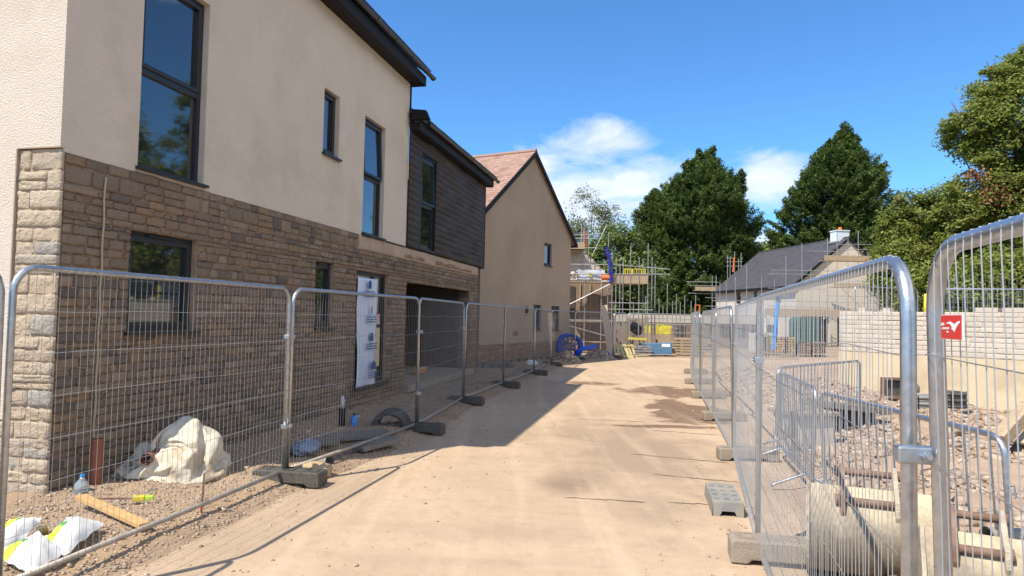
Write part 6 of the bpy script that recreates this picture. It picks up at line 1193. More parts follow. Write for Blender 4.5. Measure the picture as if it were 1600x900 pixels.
-118,-127,-144,-158,-162,-172,-178,-179,-177,-171,-161,-149,-146,-156,-161,-168,-175,-181,-186,-188,-166,-178,-183,-175,-162,-143,-129,-119,-120,-109,-96,-98,-104,-98,-91,-83,-76,-69,-61,-50,-37,-28,-18,-8,-3,7,8,2,
0,-8,-9,-14,-20,-21,-31,-28,-35,-19,-27,-30,-9,-9,-14,-23,-24,-20,-26,-39,-53,-60,-62,-69,-81,-87,-87,-91,-97,-101,-115,-115,-105,-118,-129,-137,-145,-162,-170,-163,-156,-166,-172,-169,-156,-142,-153,-152,
-148,-154,-165,-174,-160,-152,-166,-162,-154,-139,-129,-129,-123,-109,-113,-111,-97,-87,-80,-74,-68,-65,-62,-56,-42,-34,-26,-20,-17,-12,-9,-22,-23,-24,-30,-33,-35,-45,-42,-51,-45,-35,-41,-27,-31,-29,-36,-38,
-45,-36,-41,-52,-64,-71,-83,-89,-99,-107,-107,-102,-111,-120,-124,-113,-101,-111,-119,-134,-143,-148,-155,-149,-146,-147,-153,-162,-162,-152,-137,-136,-133,-135,-146,-157,-159,-145,-142,-140,-134,-133,-130,-117,-111,-108,-103,-109,
-104,-94,-86,-76,-66,-60,-55,-53,-54,-46,-38,-41,-34,-30,-29,-29,-43,-51,-52,-53,-54,-59,-60,-61,-61,-59,-54,-53,-51,-52,-56,-53,-55,-60,-68,-72,-79,-88,-95,-105,-114,-116,-126,-130,-129,-123,-115,-105,
-100,-105,-114,-127,-134,-139,-138,-141,-137,-136,-136,-139,-145,-152,-145,-143,-135,-122,-123,-136,-143,-144,-136,-127,-120,-110,-114,-117,-110,-102,-92,-105,-99,-96,-92,-86,-81,-72,-64,-56,-52,-52,-50,-53,-49,-48,-49,-50,
-51,-61,-72,-74,-78,-79,-79,-79,-78,-79,-81,-70,-71,-77,-81,-84,-76,-81,-88,-95,-102,-108,-116,-121,-128,-119,-118,-128,-122,-128,-123,-115,-103,-106,-113,-120,-126,-125,-126,-133,-129,-130,-124,-126,-129,-131,-131,-133,
-132,-123,-113,-112,-119,-120,-124,-115,-106,-98,-92,-101,-93,-86,-86,-89,-85,-91,-85,-92,-88,-82,-80,-76,-68,-74,-77,-71,-77,-71,-65,-65,-70,-72,-79,-80,-88,-90,-93,-96,-97,-97,-98,-94,-90,-95,-97,-99,
-103,-107,-109,-114,-118,-121,-120,-114,-108,-108,-102,-101,-104,-111,-108,-106,-103,-96,-108,-112,-110,-117,-113,-109,-108,-108,-108,-108,-107,-112,-111,-114,-112,-114,-114,-113,-108,-104,-102,-104,-97,-92,-85,-84,-91,-83,-93,-81,
-81,-82,-86,-76,-76,-81,-73,-84,-86,-79,-79,-73,-75,-68,-66,-63,-63,-69,-71,-68,-75,-75,-76,-79,-81,-87,-92,-99,-102,-98,-104,-109,-110,-113,-112,-105,-102,-100,-99,-98,-98,-94,-90,-86,-80,-87,-93,-92,
-90,-89,-84,-85,-90,-89,-84,-84,-90,-83,-85,-92,-85,-90,-94,-89,-95,-97,-100,-100,-99,-107,-102,-96,-91,-93,-84,-85,-91,-96,-93,-89,-77,-74,-76,-67,-64,-60,-66,-69,-75,-71,-69,-65,-64,-61,-61,-53,
-55,-58,-62,-56,-60,-61,-64,-66,-69,-68,-71,-75,-82,-84,-85,-86,-80,-87,-83,-84,-82,-72,-77,-69,-74,-63,-64,-72,-67,-64,-58,-60,-62,-59,-55,-59,-66,-65,-61,-64,-64,-66,-68,-70,-64,-72,-69,-70,
-72,-68,-75,-83,-80,-83,-76,-81,-84,-90,-91,-84,-80,-76,-70,-69,-63,-62,-58,-56,-56,-54,-52,-52,-50,-52,-53,-53,-53,-49,-47,-46,-44,-48,-48,-43,-41,-45,-45,-44,-43,-48,-49,-54,-53,-59,-58,-62,
-61,-57,-61,-58,-53,-52,-49,-44,-42,-43,-43,-42,-39,-39,-36,-34,-35,-35,-37,-40,-37,-45,-44,-44,-47,-50,-49,-45,-47,-50,-49,-49,-52,-51,-52,-55,-59,-56,-59,-63,-68,-73,-74,-69,-68,-67,-60,-59,
0,7,17,7,0,0,0,0,5,6,0,6,8,4,9,5,7,9,9,10,14,9,18,17,9,16,11,14,13,11,11,12,11,13,16,16,18,20,20,21,22,23,22,22,26,26,27,23,
22,25,24,23,22,16,22,9,9,18,19,17,25,24,18,16,11,7,12,14,10,5,9,10,6,8,2,0,1,0,0,2,0,0,0,5,0,0,0,0,12,10,14,17,19,24,27,20,
27,28,28,17,24,17,25,21,17,12,20,14,15,9,7,0,0,0,0,8,9,5,7,7,3,5,10,9,15,15,19,24,31,40,36,39,37,34,34,32,31,29,29,31,27,31,30,32,
26,25,31,31,29,28,26,19,25,15,9,4,8,1,0,1,11,13,12,8,3,9,8,19,24,11,20,27,29,36,38,41,41,39,38,38,37,35,33,30,27,25,23,19,14,12,7,9,
5,2,0,0,0,0,7,8,0,0,6,8,9,17,29,40,50,59,62,64,66,68,70,70,67,64,67,65,63,64,65,63,62,59,59,55,52,42,37,34,32,21,13,23,9,2,0,9,
8,10,14,26,28,28,27,22,20,16,11,8,8,9,9,9,9,10,8,9,8,8,8,9,8,8,8,8,8,8,14,8,11,14,10,8,6,6,0,6,5,1,12,17,26,36,48,45,
44,38,29,27,29,30,34,42,47,50,52,53,55,56,60,59,63,63,64,66,63,60,57,51,40,28,17,8,0,1,2,9,37,46,55,57,56,54,47,48,59,46,43,43,33,30,26,22,
18,16,13,11,10,10,10,8,8,8,8,11,13,18,23,33,41,53,50,38,36,37,22,6,6,21,36,32,30,18,10,7,7,7,8,8,9,11,19,9,13,15,17,21,21,23,23,26,
31,36,32,25,30,19,11,13,26,31,29,26,18,12,23,27,49,59,69,69,63,62,58,60,62,57,53,47,45,40,37,33,31,28,23,21,19,17,14,16,17,18,18,20,24,26,30,44,
55,61,50,43,26,29,17,10,17,28,25,21,17,18,18,9,13,18,19,20,19,17,8,8,10,15,12,14,12,14,24,26,24,25,18,17,26,13,8,6,14,20,17,18,8,22,32,37,
54,71,77,79,71,73,69,71,73,69,61,59,51,46,41,36,33,30,28,25,24,24,23,27,28,29,30,32,34,37,41,53,61,52,39,33,23,16,23,9,9,21,12,8,8,7,11,17,
24,26,31,29,31,21,20,17,15,13,10,8,9,19,17,25,19,17,10,25,17,9,9,16,11,8,14,9,16,32,38,43,63,74,86,88,79,78,81,85,84,73,72,62,62,57,53,48,
45,41,40,38,36,33,29,26,32,33,29,34,34,48,54,59,48,39,29,21,27,15,23,18,7,9,20,14,7,10,15,27,34,39,40,41,33,34,30,23,25,24,22,18,20,11,9,13,
16,8,10,21,7,13,22,12,22,11,8,12,25,35,46,48,70,79,86,90,80,85,93,95,82,76,71,73,73,69,64,55,51,45,47,41,31,34,28,33,27,27,31,27,42,44,60,70,
57,40,33,25,31,19,16,23,13,18,13,23,12,18,25,33,41,46,49,48,44,36,37,33,23,23,22,26,20,21,19,9,7,12,15,18,19,19,11,24,17,19,12,23,33,42,49,60,
75,89,96,94,95,89,103,99,94,89,85,84,84,80,74,67,56,54,46,39,30,29,32,27,26,25,25,33,36,47,66,73,59,52,44,35,35,32,23,30,22,19,27,24,22,29,26,26,
29,34,36,36,44,43,36,37,35,34,33,33,31,30,28,20,17,22,26,30,29,22,20,16,9,12,20,33,41,52,60,65,77,91,104,107,101,103,104,111,104,101,97,93,94,92,86,75,
65,59,52,46,33,29,28,29,24,27,26,31,43,59,75,70,69,61,52,44,45,43,34,31,28,31,36,37,36,32,34,39,41,45,44,38,41,44,46,46,46,46,46,45,37,28,30,24,
26,27,29,38,27,33,30,28,13,22,30,40,49,56,64,72,81,97,105,97,102,105,112,117,117,112,109,104,103,101,97,86,78,68,61,55,47,37,30,28,31,30,29,41,55,68,71,82,
70,60,61,51,44,42,46,42,39,43,46,37,35,40,41,46,54,54,54,48,54,55,57,58,60,57,56,42,32,26,33,34,32,35,41,40,38,42,40,30,23,30,43,49,58,67,74,70,
82,90,100,96,105,111,114,117,125,122,120,116,114,108,107,98,88,80,72,63,53,47,39,39,37,38,40,51,53,68,82,76,78,69,64,61,52,54,49,50,49,51,46,44,44,48,49,51,
50,53,60,60,57,58,56,53,57,58,52,37,29,33,38,40,43,48,52,46,50,42,44,38,28,40,51,57,62,63,65,72,81,87,97,106,112,116,125,122,127,133,129,129,123,120,117,109,
98,92,82,72,61,53,49,50,47,49,51,61,58,64,80,88,79,75,73,67,60,58,59,54,62,56,56,52,55,50,60,59,52,56,58,57,56,50,54,51,51,47,51,41,36,46,48,49,
52,54,51,51,45,42,33,38,40,46,54,54,55,60,64,70,89,98,105,113,123,125,128,135,139,141,141,139,135,131,126,119,111,102,95,79,68,61,62,62,57,61,61,71,66,69,75,89,
85,86,82,67,71,70,68,66,64,63,65,61,53,62,56,63,62,58,56,52,48,49,47,48,40,37,42,42,45,42,45,44,43,47,46,41,36,31,25,28,39,51,50,57,64,68,72,81,
101,106,114,121,129,133,141,146,151,154,156,151,150,140,136,132,121,109,101,87,74,74,72,67,70,65,73,76,79,81,82,87,94,85,83,73,79,81,79,77,74,74,67,54,61,53,58,52,
52,45,47,43,42,38,39,35,31,35,32,31,32,32,33,32,35,41,35,32,25,20,23,35,46,54,54,64,70,79,81,92,108,117,126,132,142,144,153,161,164,168,169,165,161,152,148,143,
130,121,110,95,85,70,79,80,79,76,85,82,90,92,91,98,95,92,88,81,85,80,72,76,70,67,63,58,47,48,44,44,35,37,32,31,32,29,28,23,28,22,25,19,21,20,22,27,
33,27,27,20,17,20,27,40,50,58,60,68,79,86,92,98,117,126,136,142,152,160,166,174,176,177,177,180,174,165,159,151,139,129,115,103,91,76,79,75,76,87,95,92,94,96,99,102,
107,103,100,92,90,76,68,68,59,55,51,45,39,34,36,31,27,24,25,21,22,17,23,19,14,16,12,15,8,13,19,26,20,20,15,14,17,21,29,43,58,60,65,78,89,96,103,107,
127,136,144,155,163,171,179,186,191,190,191,186,187,177,168,161,148,136,122,110,96,81,76,78,86,101,98,105,106,108,108,112,113,115,111,101,92,83,72,60,52,45,38,31,26,27,24,19,
14,20,10,16,9,18,11,8,8,8,12,12,8,18,20,13,14,10,11,13,20,27,32,48,65,70,76,82,91,99,113,117,136,146,156,166,172,183,190,198,201,203,201,195,197,190,179,170,
156,144,130,116,101,90,82,88,98,105,109,112,117,116,121,116,123,122,115,112,97,90,81,71,59,51,41,31,24,16,10,10,15,7,15,8,15,8,8,8,11,8,12,8,14,9,8,8,
8,10,14,22,25,32,40,44,55,73,83,84,101,108,118,125,144,154,162,174,182,192,198,207,209,212,212,205,207,197,189,178,164,148,136,124,110,100,89,99,107,115,118,111,122,126,130,125,
132,124,122,108,105,97,89,77,68,57,53,41,34,26,17,9,6,7,8,17,8,8,8,8,7,8,8,8,8,9,8,12,15,20,21,27,34,42,39,55,52,71,77,92,102,110,127,135,
154,158,171,177,188,195,205,208,218,222,221,215,215,205,197,186,172,158,142,133,117,104,99,107,117,122,111,117,113,123,133,137,136,132,114,110,95,89,89,78,75,65,59,51,43,33,25,18,
11,10,11,15,12,13,13,12,13,12,14,16,18,20,19,23,26,31,32,32,41,39,48,47,57,64,83,97,111,120,127,139,155,165,178,182,192,204,210,210,221,227,230,224,223,213,203,191,
179,163,151,139,124,118,109,117,124,122,108,110,118,123,137,130,130,131,115,103,102,92,82,85,74,75,63,58,49,43,35,30,22,19,24,26,25,25,24,24,23,21,24,27,29,27,31,34,
36,29,32,39,49,48,54,59,60,70,76,93,104,118,129,143,158,166,179,190,191,208,208,213,224,235,235,234,230,221,210,197,185,173,158,146,138,125,120,122,134,120,107,116,120,133,135,130,
141,126,114,107,96,98,83,81,80,70,74,68,56,46,46,39,31,28,25,23,22,22,21,19,24,32,36,38,32,36,41,41,32,38,40,47,49,61,64,63,69,76,88,96,104,118,131,143,
159,167,181,192,195,209,213,224,231,238,242,241,236,228,216,204,189,182,170,154,143,138,127,131,138,124,108,119,127,133,128,133,145,134,117,104,96,99,84,73,71,73,67,71,60,51,48,36,
42,32,36,32,29,26,28,31,35,31,42,39,43,47,43,37,37,45,50,57,57,68,77,77,82,87,94,107,115,119,134,145,158,169,177,193,204,209,225,227,238,244,248,247,243,233,224,209,
200,190,176,161,150,144,132,141,144,127,112,124,130,135,128,136,148,136,120,112,105,93,91,80,64,65,70,67,69,60,48,46,41,35,33,39,40,38,38,40,30,39,48,49,46,48,49,42,
46,49,57,61,69,76,86,89,91,98,105,112,117,129,137,151,162,174,182,192,204,214,228,239,239,248,254,255,250,239,227,216,207,197,184,174,165,151,138,138,144,128,114,124,132,135,133,148,
149,140,125,112,102,101,90,84,69,63,70,71,72,58,56,55,51,45,33,30,31,45,46,38,36,36,39,51,55,54,50,48,53,58,67,72,77,88,91,96,104,110,114,117,127,136,144,153,
170,181,191,197,209,215,230,245,250,251,259,262,258,249,238,228,215,206,195,182,175,163,150,147,150,133,115,127,137,134,146,157,144,143,127,115,102,106,99,85,78,67,63,70,75,64,67,65,
56,47,42,34,41,35,47,49,48,48,40,52,49,51,55,60,63,70,73,81,90,95,99,111,118,123,125,128,134,140,151,160,178,186,199,209,212,224,237,245,259,263,262,270,268,261,249,236,
230,217,207,193,180,167,158,158,148,131,116,125,133,144,156,160,156,143,129,123,115,107,94,90,83,70,62,68,67,69,77,71,59,52,52,45,39,33,42,42,51,43,50,57,59,60,65,70,
75,81,86,91,94,109,109,122,129,135,138,137,144,142,158,164,186,197,209,213,222,233,245,257,270,275,277,274,277,271,261,248,235,229,215,199,192,174,161,148,147,133,114,125,139,156,167,161,
164,149,140,131,117,101,102,91,84,76,66,62,65,78,84,66,64,62,54,56,49,45,37,48,44,44,55,66,69,69,64,73,78,88,96,104,106,109,122,135,142,148,146,151,144,153,158,173,
186,199,213,224,234,242,249,266,276,283,288,288,294,288,275,258,248,237,221,207,195,179,161,159,137,138,120,135,154,153,173,173,170,156,147,131,123,111,98,101,89,78,70,66,78,75,83,72,
56,70,68,64,48,46,46,49,44,50,60,73,62,66,69,73,84,92,102,117,108,118,137,146,155,159,154,161,147,162,162,173,193,201,211,224,233,242,252,260,270,275,280,285,292,290,278,261,
254,242,227,213,203,192,180,165,148,152,145,129,120,134,153,163,157,140,129,131,124,116,101,95,103,95,88,76,71,82,84,67,59,59,69,58,66,68,69,66,63,74,80,84,85,93,95,96,
96,106,117,130,123,131,145,158,164,174,178,164,157,156,167,181,194,195,199,207,217,228,237,248,253,258,261,261,270,261,255,257,255,242,231,219,209,196,187,178,164,151,136,126,117,121,137,151,
142,129,124,115,109,110,109,101,106,106,100,96,94,90,79,70,69,63,62,62,68,82,88,82,81,79,91,104,108,106,110,106,105,112,124,136,149,139,144,158,153,166,181,183,177,169,182,190,
204,207,203,203,206,211,222,229,239,244,246,253,253,244,239,241,242,242,237,224,216,207,199,187,176,163,152,135,125,119,121,129,142,133,129,122,127,120,113,111,110,103,110,103,94,86,81,89,
85,77,73,73,82,85,97,100,96,94,98,108,117,129,132,128,127,126,133,146,156,162,162,152,153,161,168,179,187,186,192,195,195,201,207,212,205,207,211,215,220,226,233,239,240,231,229,223,
225,226,227,227,219,210,202,191,180,172,157,154,144,132,125,131,135,142,143,137,133,133,129,123,116,113,106,108,101,101,95,97,98,90,88,91,95,104,114,121,120,115,108,113,120,130,140,142,
145,148,147,148,149,162,170,171,166,169,174,176,181,185,191,198,191,190,194,197,201,204,211,214,210,218,227,222,227,221,212,217,210,209,212,205,206,201,196,189,180,172,164,155,146,151,142,137,
144,152,146,141,135,130,123,121,121,116,117,110,111,117,114,109,104,99,103,109,115,115,121,123,127,125,124,122,130,138,132,144,150,159,164,168,165,157,167,177,175,170,168,173,178,180,184,184,
175,180,184,182,186,185,189,190,197,194,199,194,203,193,191,196,195,194,190,192,192,186,185,182,177,173,166,160,153,142,145,146,140,134,131,134,132,130,131,132,136,139,135,136,135,132,131,129,
126,122,119,123,125,122,121,127,124,132,135,129,128,136,135,144,146,150,158,165,161,156,152,153,156,162,156,164,168,173,174,178,166,163,169,162,163,167,168,166,172,176,173,172,171,175,179,175,
180,171,176,176,177,172,168,170,164,161,155,159,160,159,151,153,152,146,147,145,143,146,143,141,139,136,136,136,134,134,132,131,131,131,124,126,129,126,119,122,119,126,124,130,132,128,135,140,
139,145,147,147,153,152,155,158,161,164,170,169,164,162,161,160,148,150,150,145,146,146,146,148,152,153,154,153,154,152,150,155,158,156,159,160,164,161,161,166,162,160,156,153,155,151,146,144,
146,140,138,137,135,139,141,141,137,136,137,137,136,133,129,131,127,123,124,129,121,124,119,120,124,124,128,133,134,135,138,138,142,144,148,143,142,147,148,148,147,145,145,145,147,148,147,149]
# ------------------------------------------------------------------ left foreground things
def blob(name, c, r3, m, parent=None, seed=0, amp=.3, freq=2.2, sub=5, shape=None):
    import bmesh
    bm = bmesh.new(); bmesh.ops.create_icosphere(bm, subdivisions=sub, radius=1); V = np.array([v.co[:] for v in bm.verts]); F = np.array([[v.index for v in f.verts] for f in bm.faces]); bm.free()
    n = fbm(V[:,0]*freq+seed, V[:,1]*freq+seed*2, V[:,2]*freq+5, 3); rid = 1-np.abs(2*(fbm(V[:,0]*freq*1.3+seed*3, V[:,1]*freq*1.3, V[:,2]*freq*1.3+9, 3)-.45)*3); rid = np.clip(rid, -1, 1)
    fine = 1-np.abs(fbm(V[:,0]*6+seed, V[:,1]*6+3, V[:,2]*6, 2)-.4)*5
    s = 1+amp*(n-.45)*1.6+amp*.42*rid+.045*fine; V = V*s[:,None]
    if shape is not None: V = shape(V)
    V = V*np.array(r3); V[:,2] = np.maximum(V[:,2], -r3[2]*.55); V = V+np.array(c)
    return npmesh(name, V, F, m, parent, smooth=True)
bc = G(272, 752, .06)
e = empty('builders_bag', (bc.x, bc.y+.25, .05), 0, 'crumpled dirty white builders bag slumped against the stone wall', 'builders bag')
# the slumped sack: points of a draped cloth, in units of 2 mm, 80 points round
BP_ = np.array(BAG, float).reshape(3, -1).T/500.0
NA = 80; nr = len(BP_)//NA; i, j = np.meshgrid(np.arange(nr-1), np.arange(NA), indexing='ij')
Fb = np.stack([i*NA+j, i*NA+(j+1) % NA, (i+1)*NA+(j+1) % NA, (i+1)*NA+j], -1).reshape(-1, 4)
qx = math.radians(6); Vb = BP_*np.array([1.14, 1.05, 1.14]); Vb = Vb+np.array([bc.x-.05, bc.y+.12, .03])
sk = npmesh('bag_cloth', Vb, Fb, bag_m, e, smooth=True); sk.modifiers.new('s', 'SUBSURF').render_levels = 1
pm = D(229, 718, bc.y-.24)
e = empty('clay_pipe', pm, 0, 'round brown clay drain pipe end poking out of the builders bag', 'pipe')
MB().tube([pm, pm+Vector((-.06,.42,.0))], .055, 18, False).tube([pm+Vector((-.001,.003,0)), pm+Vector((-.06,.42,.0))], .044, 18, False).build('barrel', clay_m, e, True)
p = G(148,769,.05); one(MB().tube([(p.x,p.y,.02),(p.x+.005,p.y,.55)], .052, 18, False).tube([(p.x,p.y,.02),(p.x+.005,p.y,.55)], .046, 18, False), 'upright_drain_pipe', clay_m, 'brown plastic drain pipe standing upright by the corner of the stone wall', 'pipe', (p.x,p.y,0), True)
p = G(127,778,.06); e = empty('water_bottle', (p.x,p.y,.05), 0, 'clear plastic water bottle standing on the gravel beside the brown pipe', 'bottle')
MB().tube([(p.x,p.y,.05),(p.x,p.y,.07),(p.x,p.y,.17),(p.x,p.y,.20),(p.x,p.y,.235),(p.x,p.y,.25)], [.055,.062,.062,.052,.022,.018], 16).build('bottle_body', clear_m, e, True); MB().tube([(p.x,p.y,.25),(p.x,p.y,.27)], .02, 12).build('cap', skyblue_m, e)
a, b = G(126,776,.17), G(226,821,.135); one(MB().bar(a, b, .085, .035), 'timber_batten', timber_m, 'new orange timber batten lying across the gravel by the bottle', 'batten', tuple(a), bevel=.003)
a, b, c = G(141,779,.15), G(207,779,.14), G(240,777,.14); e = empty('trowel', b, 0, 'yellow handled hand tool with rusty blade lying on the gravel', 'hand tool')
MB().bar(a, b, .025, .012).build('blade', rust_m, e); MB().bar(b, b.lerp(c, .6), .06, .045).build('handle', yellow_m, e, bevel=.008); MB().bar(b.lerp(c,.6), c, .05, .035).build('grip_end', MATS['lime_print'], e, bevel=.006)
a = G(313,808,.03); e = empty('rebar_stake', (a.x, a.y, 0), 0, 'thin rusty rebar stake with red paint, standing just behind the bottom rail', 'stake'); MB().tube([(a.x,a.y,-.05),(a.x+.02,a.y,.40)], .009, 7).build('rod', rust_m, e); MB().tube([(a.x+.006,a.y,.10),(a.x+.008,a.y,.13)], .011, 7).build('red_mark', red_m, e)
def sack(P, h, label, seed, print_=True, grp='white plaster sacks by the house corner'):
    c = sum((Vector(p) for p in P), Vector())/4; e = empty('plaster_sack', (c.x, c.y, .08), 0, label, 'sack', grp); n = 14; V1 = []; V0 = []; r = random.Random(seed)
    for i in range(n+1):
        for j in range(n+1):
            u, v = i/n, j/n; p = Vector(P[0])*(1-u)*(1-v)+Vector(P[1])*u*(1-v)+Vector(P[2])*u*v+Vector(P[3])*(1-u)*v
            eu = (math.sin(math.pi*u)**.9)*(math.sin(math.pi*v)**.8) if 0 < u < 1 and 0 < v < 1 else 0
            wr = .007*math.sin(u*17+seed+v*5)*(1-eu)+.005*math.sin(v*23+seed*2)*(1-eu)+.012*(vnoise(u*6+seed, v*6)-.5)
            V1.append((p.x, p.y, p.z+h*eu+wr)); V0.append((p.x, p.y, p.z-h*.55*eu+wr-.004))
    k = len(V1); f = [(i*(n+1)+j, (i+1)*(n+1)+j, (i+1)*(n+1)+j+1, i*(n+1)+j+1) for i in range(n) for j in range(n)]
    edge = [(i, i+n+1) for i in range(0, n*(n+1), n+1)]
    o = MB().add(V1+V0, f+[tuple(q+k for q in g)[::-1] for g in f]).build('sack_body', white_m, e, True)
    if print_:
        for (u0, u1, v0, v1, m) in ((0,5,9,13,'lime_print'),(5,7,9,12,'green_print')):
            q = MB(); q.add([(V1[i*(n+1)+j][0], V1[i*(n+1)+j][1], V1[i*(n+1)+j][2]+.003) for i in range(u0, u1+1) for j in range(v0, v1+1)], [(i*(v1-v0+1)+j, (i+1)*(v1-v0+1)+j, (i+1)*(v1-v0+1)+j+1, i*(v1-v0+1)+j+1) for i in range(u1-u0) for j in range(v1-v0)])
            q.build('printed_patch', MATS.get(m) or mat(m, (.05,.30,.06), rough=.5), e, True)
    return e
sack([G(88,858,.22),G(150,812,.25),G(118,818,.30),G(60,850,.30)], .05, 'x', 1) if False else None
def gp(*P): return [G(x, y, z) for x, y, z in P]
sack(gp((100,868,.13),(162,818,.17),(112,806,.22),(68,842,.17)), .075, 'white plaster sack with lime print, farther right of the three', 2)
sack(gp((48,898,.10),(104,862,.13),(60,832,.22),(-10,868,.18)), .085, 'white plaster sack nearest the fence at the lower left corner', 5)
sack(gp((-30,880,.10),(40,842,.16),(66,808,.24),(14,812,.24)), .07, 'white plaster sack farthest left, half under the nearest one', 9)
e = empty('cardboard_scraps', G(60,890,.02), 0, 'torn brown cardboard and ply scraps under the white plaster sacks', 'cardboard')
for P in (((-20,905,.02),(40,915,.02),(70,890,.05),(0,870,.06)),((60,900,.02),(128,878,.02),(118,852,.10),(66,876,.06)),((48,848,.10),(78,842,.10),(74,822,.24),(58,826,.24)),((-20,860,.10),(10,850,.10),(16,820,.20),(-10,822,.20))):
    q = [G(*p) for p in P]; MB().prism(q, (0,0,.008)).build('card_piece', paper_m, e)
# trench things behind the second panel
p = G(512,722,.06); e = empty('grey_pipe_stub', (p.x, p.y, 0), 0, 'pale grey drain pipe stub at the edge of the road under the second panel', 'pipe'); MB().tube([p+Vector((-.10,.05,.0)), p+Vector((.02,-.03,.0))], .06, 16, False).build('barrel', gplas_m, e, True); MB().tube([p+Vector((.0,-.015,0)), p+Vector((.03,-.035,0))], .07, 16, False).build('socket', gplas_m, e, True)
c = G(621,683,.0); e = empty('black_duct_arch', (c.x-.1, c.y+.2, 0), 0, 'black corrugated pipe lying half buried beside the third fence foot', 'pipe'); mb = MB()
for k in range(6): mb.torus((c.x-.15, c.y+.15+.07*k, .08), .24, .04, ax='y', n=24)
mb.build('corrugations', rubber_m, e, True); MB().tube([(c.x-.15,c.y+.1,.08),(c.x-.15,c.y+.6,.08)], .235, 20, False).build('barrel', rubber_m, e, True)
c = G(534,668,.1); e = empty('dark_upright_pipe', (c.x,c.y,0), 0, 'dark upright pipe with a white cap below the film covered door', 'pipe'); MB().tube([(c.x,c.y,0),(c.x,c.y,.38)], .05, 12).build('barrel', black_m, e, True); MB().tube([(c.x,c.y,.38),(c.x,c.y,.52),(c.x,c.y,.56)], [.03,.03,.012], 12).build('cap', wrap_m, e, True)
c = G(553,668,.1); e = empty('blue_bottle', (c.x,c.y,0.05), 0, 'small blue plastic bottle by the dark upright pipe', 'bottle'); MB().tube([(c.x,c.y,.08),(c.x,c.y,.22),(c.x,c.y,.28)], [.05,.05,.02], 12).build('bottle_body', skyblue_m, e, True); MB().tube([(c.x,c.y,.28),(c.x,c.y,.31)], .02, 10).build('cap', black_m, e)
g_s = 'paving slabs dumped below the door'
for (px, py, sx_, sy_, rz, l) in ((560,680,.42,.2,.3,'flat grey slab below the door with the blue bottle on it'),(585,693,.30,.16,.9,'smaller grey slab tilted toward the black corrugated pipe'),(500,690,.25,.2,.2,'grey slab nearest the second fence post')):
    c = G(px,py,.1); one(MB().obox((c.x,c.y,.10),(sx_*math.cos(rz),sx_*math.sin(rz),.02),(-sy_*math.sin(rz),sy_*math.cos(rz),0),(0,0,.03)), 'paving_slab', gblock_m, l, 'slab', (c.x,c.y,.07), False, g_s, .008)
c = G(478,700,.12); e = empty('blue_grey_sack', (c.x,c.y,.05), 0, 'crumpled blue grey plastic sack in shade behind the second panel', 'sack'); blob('sack_body', (c.x,c.y,.12), (.14,.26,.08), MATS['slate_wrap'] if 'slate_wrap' in MATS else mat('slate_wrap', (.16,.20,.28), (.26,.30,.38), 6, .4, .5, 12), e, 4, .5, 3.0, 4)
c = G(487,742,.05); e = empty('sandstone_chunk', (c.x,c.y,0), 0, 'yellowish broken sandstone chunk beside the nearest left fence foot', 'stone'); blob('stone', (c.x,c.y+.1,.06), (.17,.13,.10), mat('sandstone', (.46,.34,.20), (.38,.27,.16), 8, .9, .8, 20), e, 12, .5, 3, 3)
c = G(770,577,.05); e = empty('paving_stack', (c.x,c.y,0), .3, 'low stack of grey paving blocks at the garage corner', 'paving stack')
for i in range(3):
    for j in range(5): MB().box(c.x-.6+j*.26, c.x-.37+j*.26, c.y-.2, c.y+.3, .02+i*.085, .10+i*.085).build('block', gblock_m, e)
c = G(830,570,.08); e = empty('white_stone', (c.x,c.y,0), 0, 'single whitish stone lying before the brown brick plinth', 'stone'); blob('stone', (c.x,c.y,.10), (.22,.16,.16), white_m, e, 7, .3, 2, 2)
# inside the garage
gb = H.matrix_basis @ Vector((g0+1.3, 1.6, gz0)); e = empty('blue_hose_coil', gb, 0, 'coil of dark blue hose standing inside the garage opening', 'hose coil'); mb = MB()
gn = Vector((hn.x, hn.y, 0))
def ring(cx, R, off):
    pts = []
    for i in range(33): q = i/32*2*math.pi; pts.append(Vector(gb)+hu*(R*math.cos(q))+Vector((0,0,R+R*math.sin(q)))+gn*off)
    return pts
for k in range(5): mb.tube(ring(0, .62-.03*(k % 2), .06*k), .035, 7, False)
mb.build('coil', blue_m, e, True); MB().tube([Vector(gb)+gn*.0+Vector((0,0,.62)), Vector(gb)+gn*.3+Vector((0,0,.62))], .2, 14).build('hub', dark_m, e, True)
gb2 = H.matrix_basis @ Vector((g0+2.6, .6, gz0)); e = empty('timber_offcuts', gb2, 0, 'reddish timber offcuts on the garage floor', 'timber')
for k in range(4): MB().obox((gb2.x, gb2.y+.05*k, gb2.z+.03+.035*k), hu*.35+Vector((0,0,0)), gn*.04, (0,0,.015)).build('offcut', orange_m if k == 1 else timber_m, e)

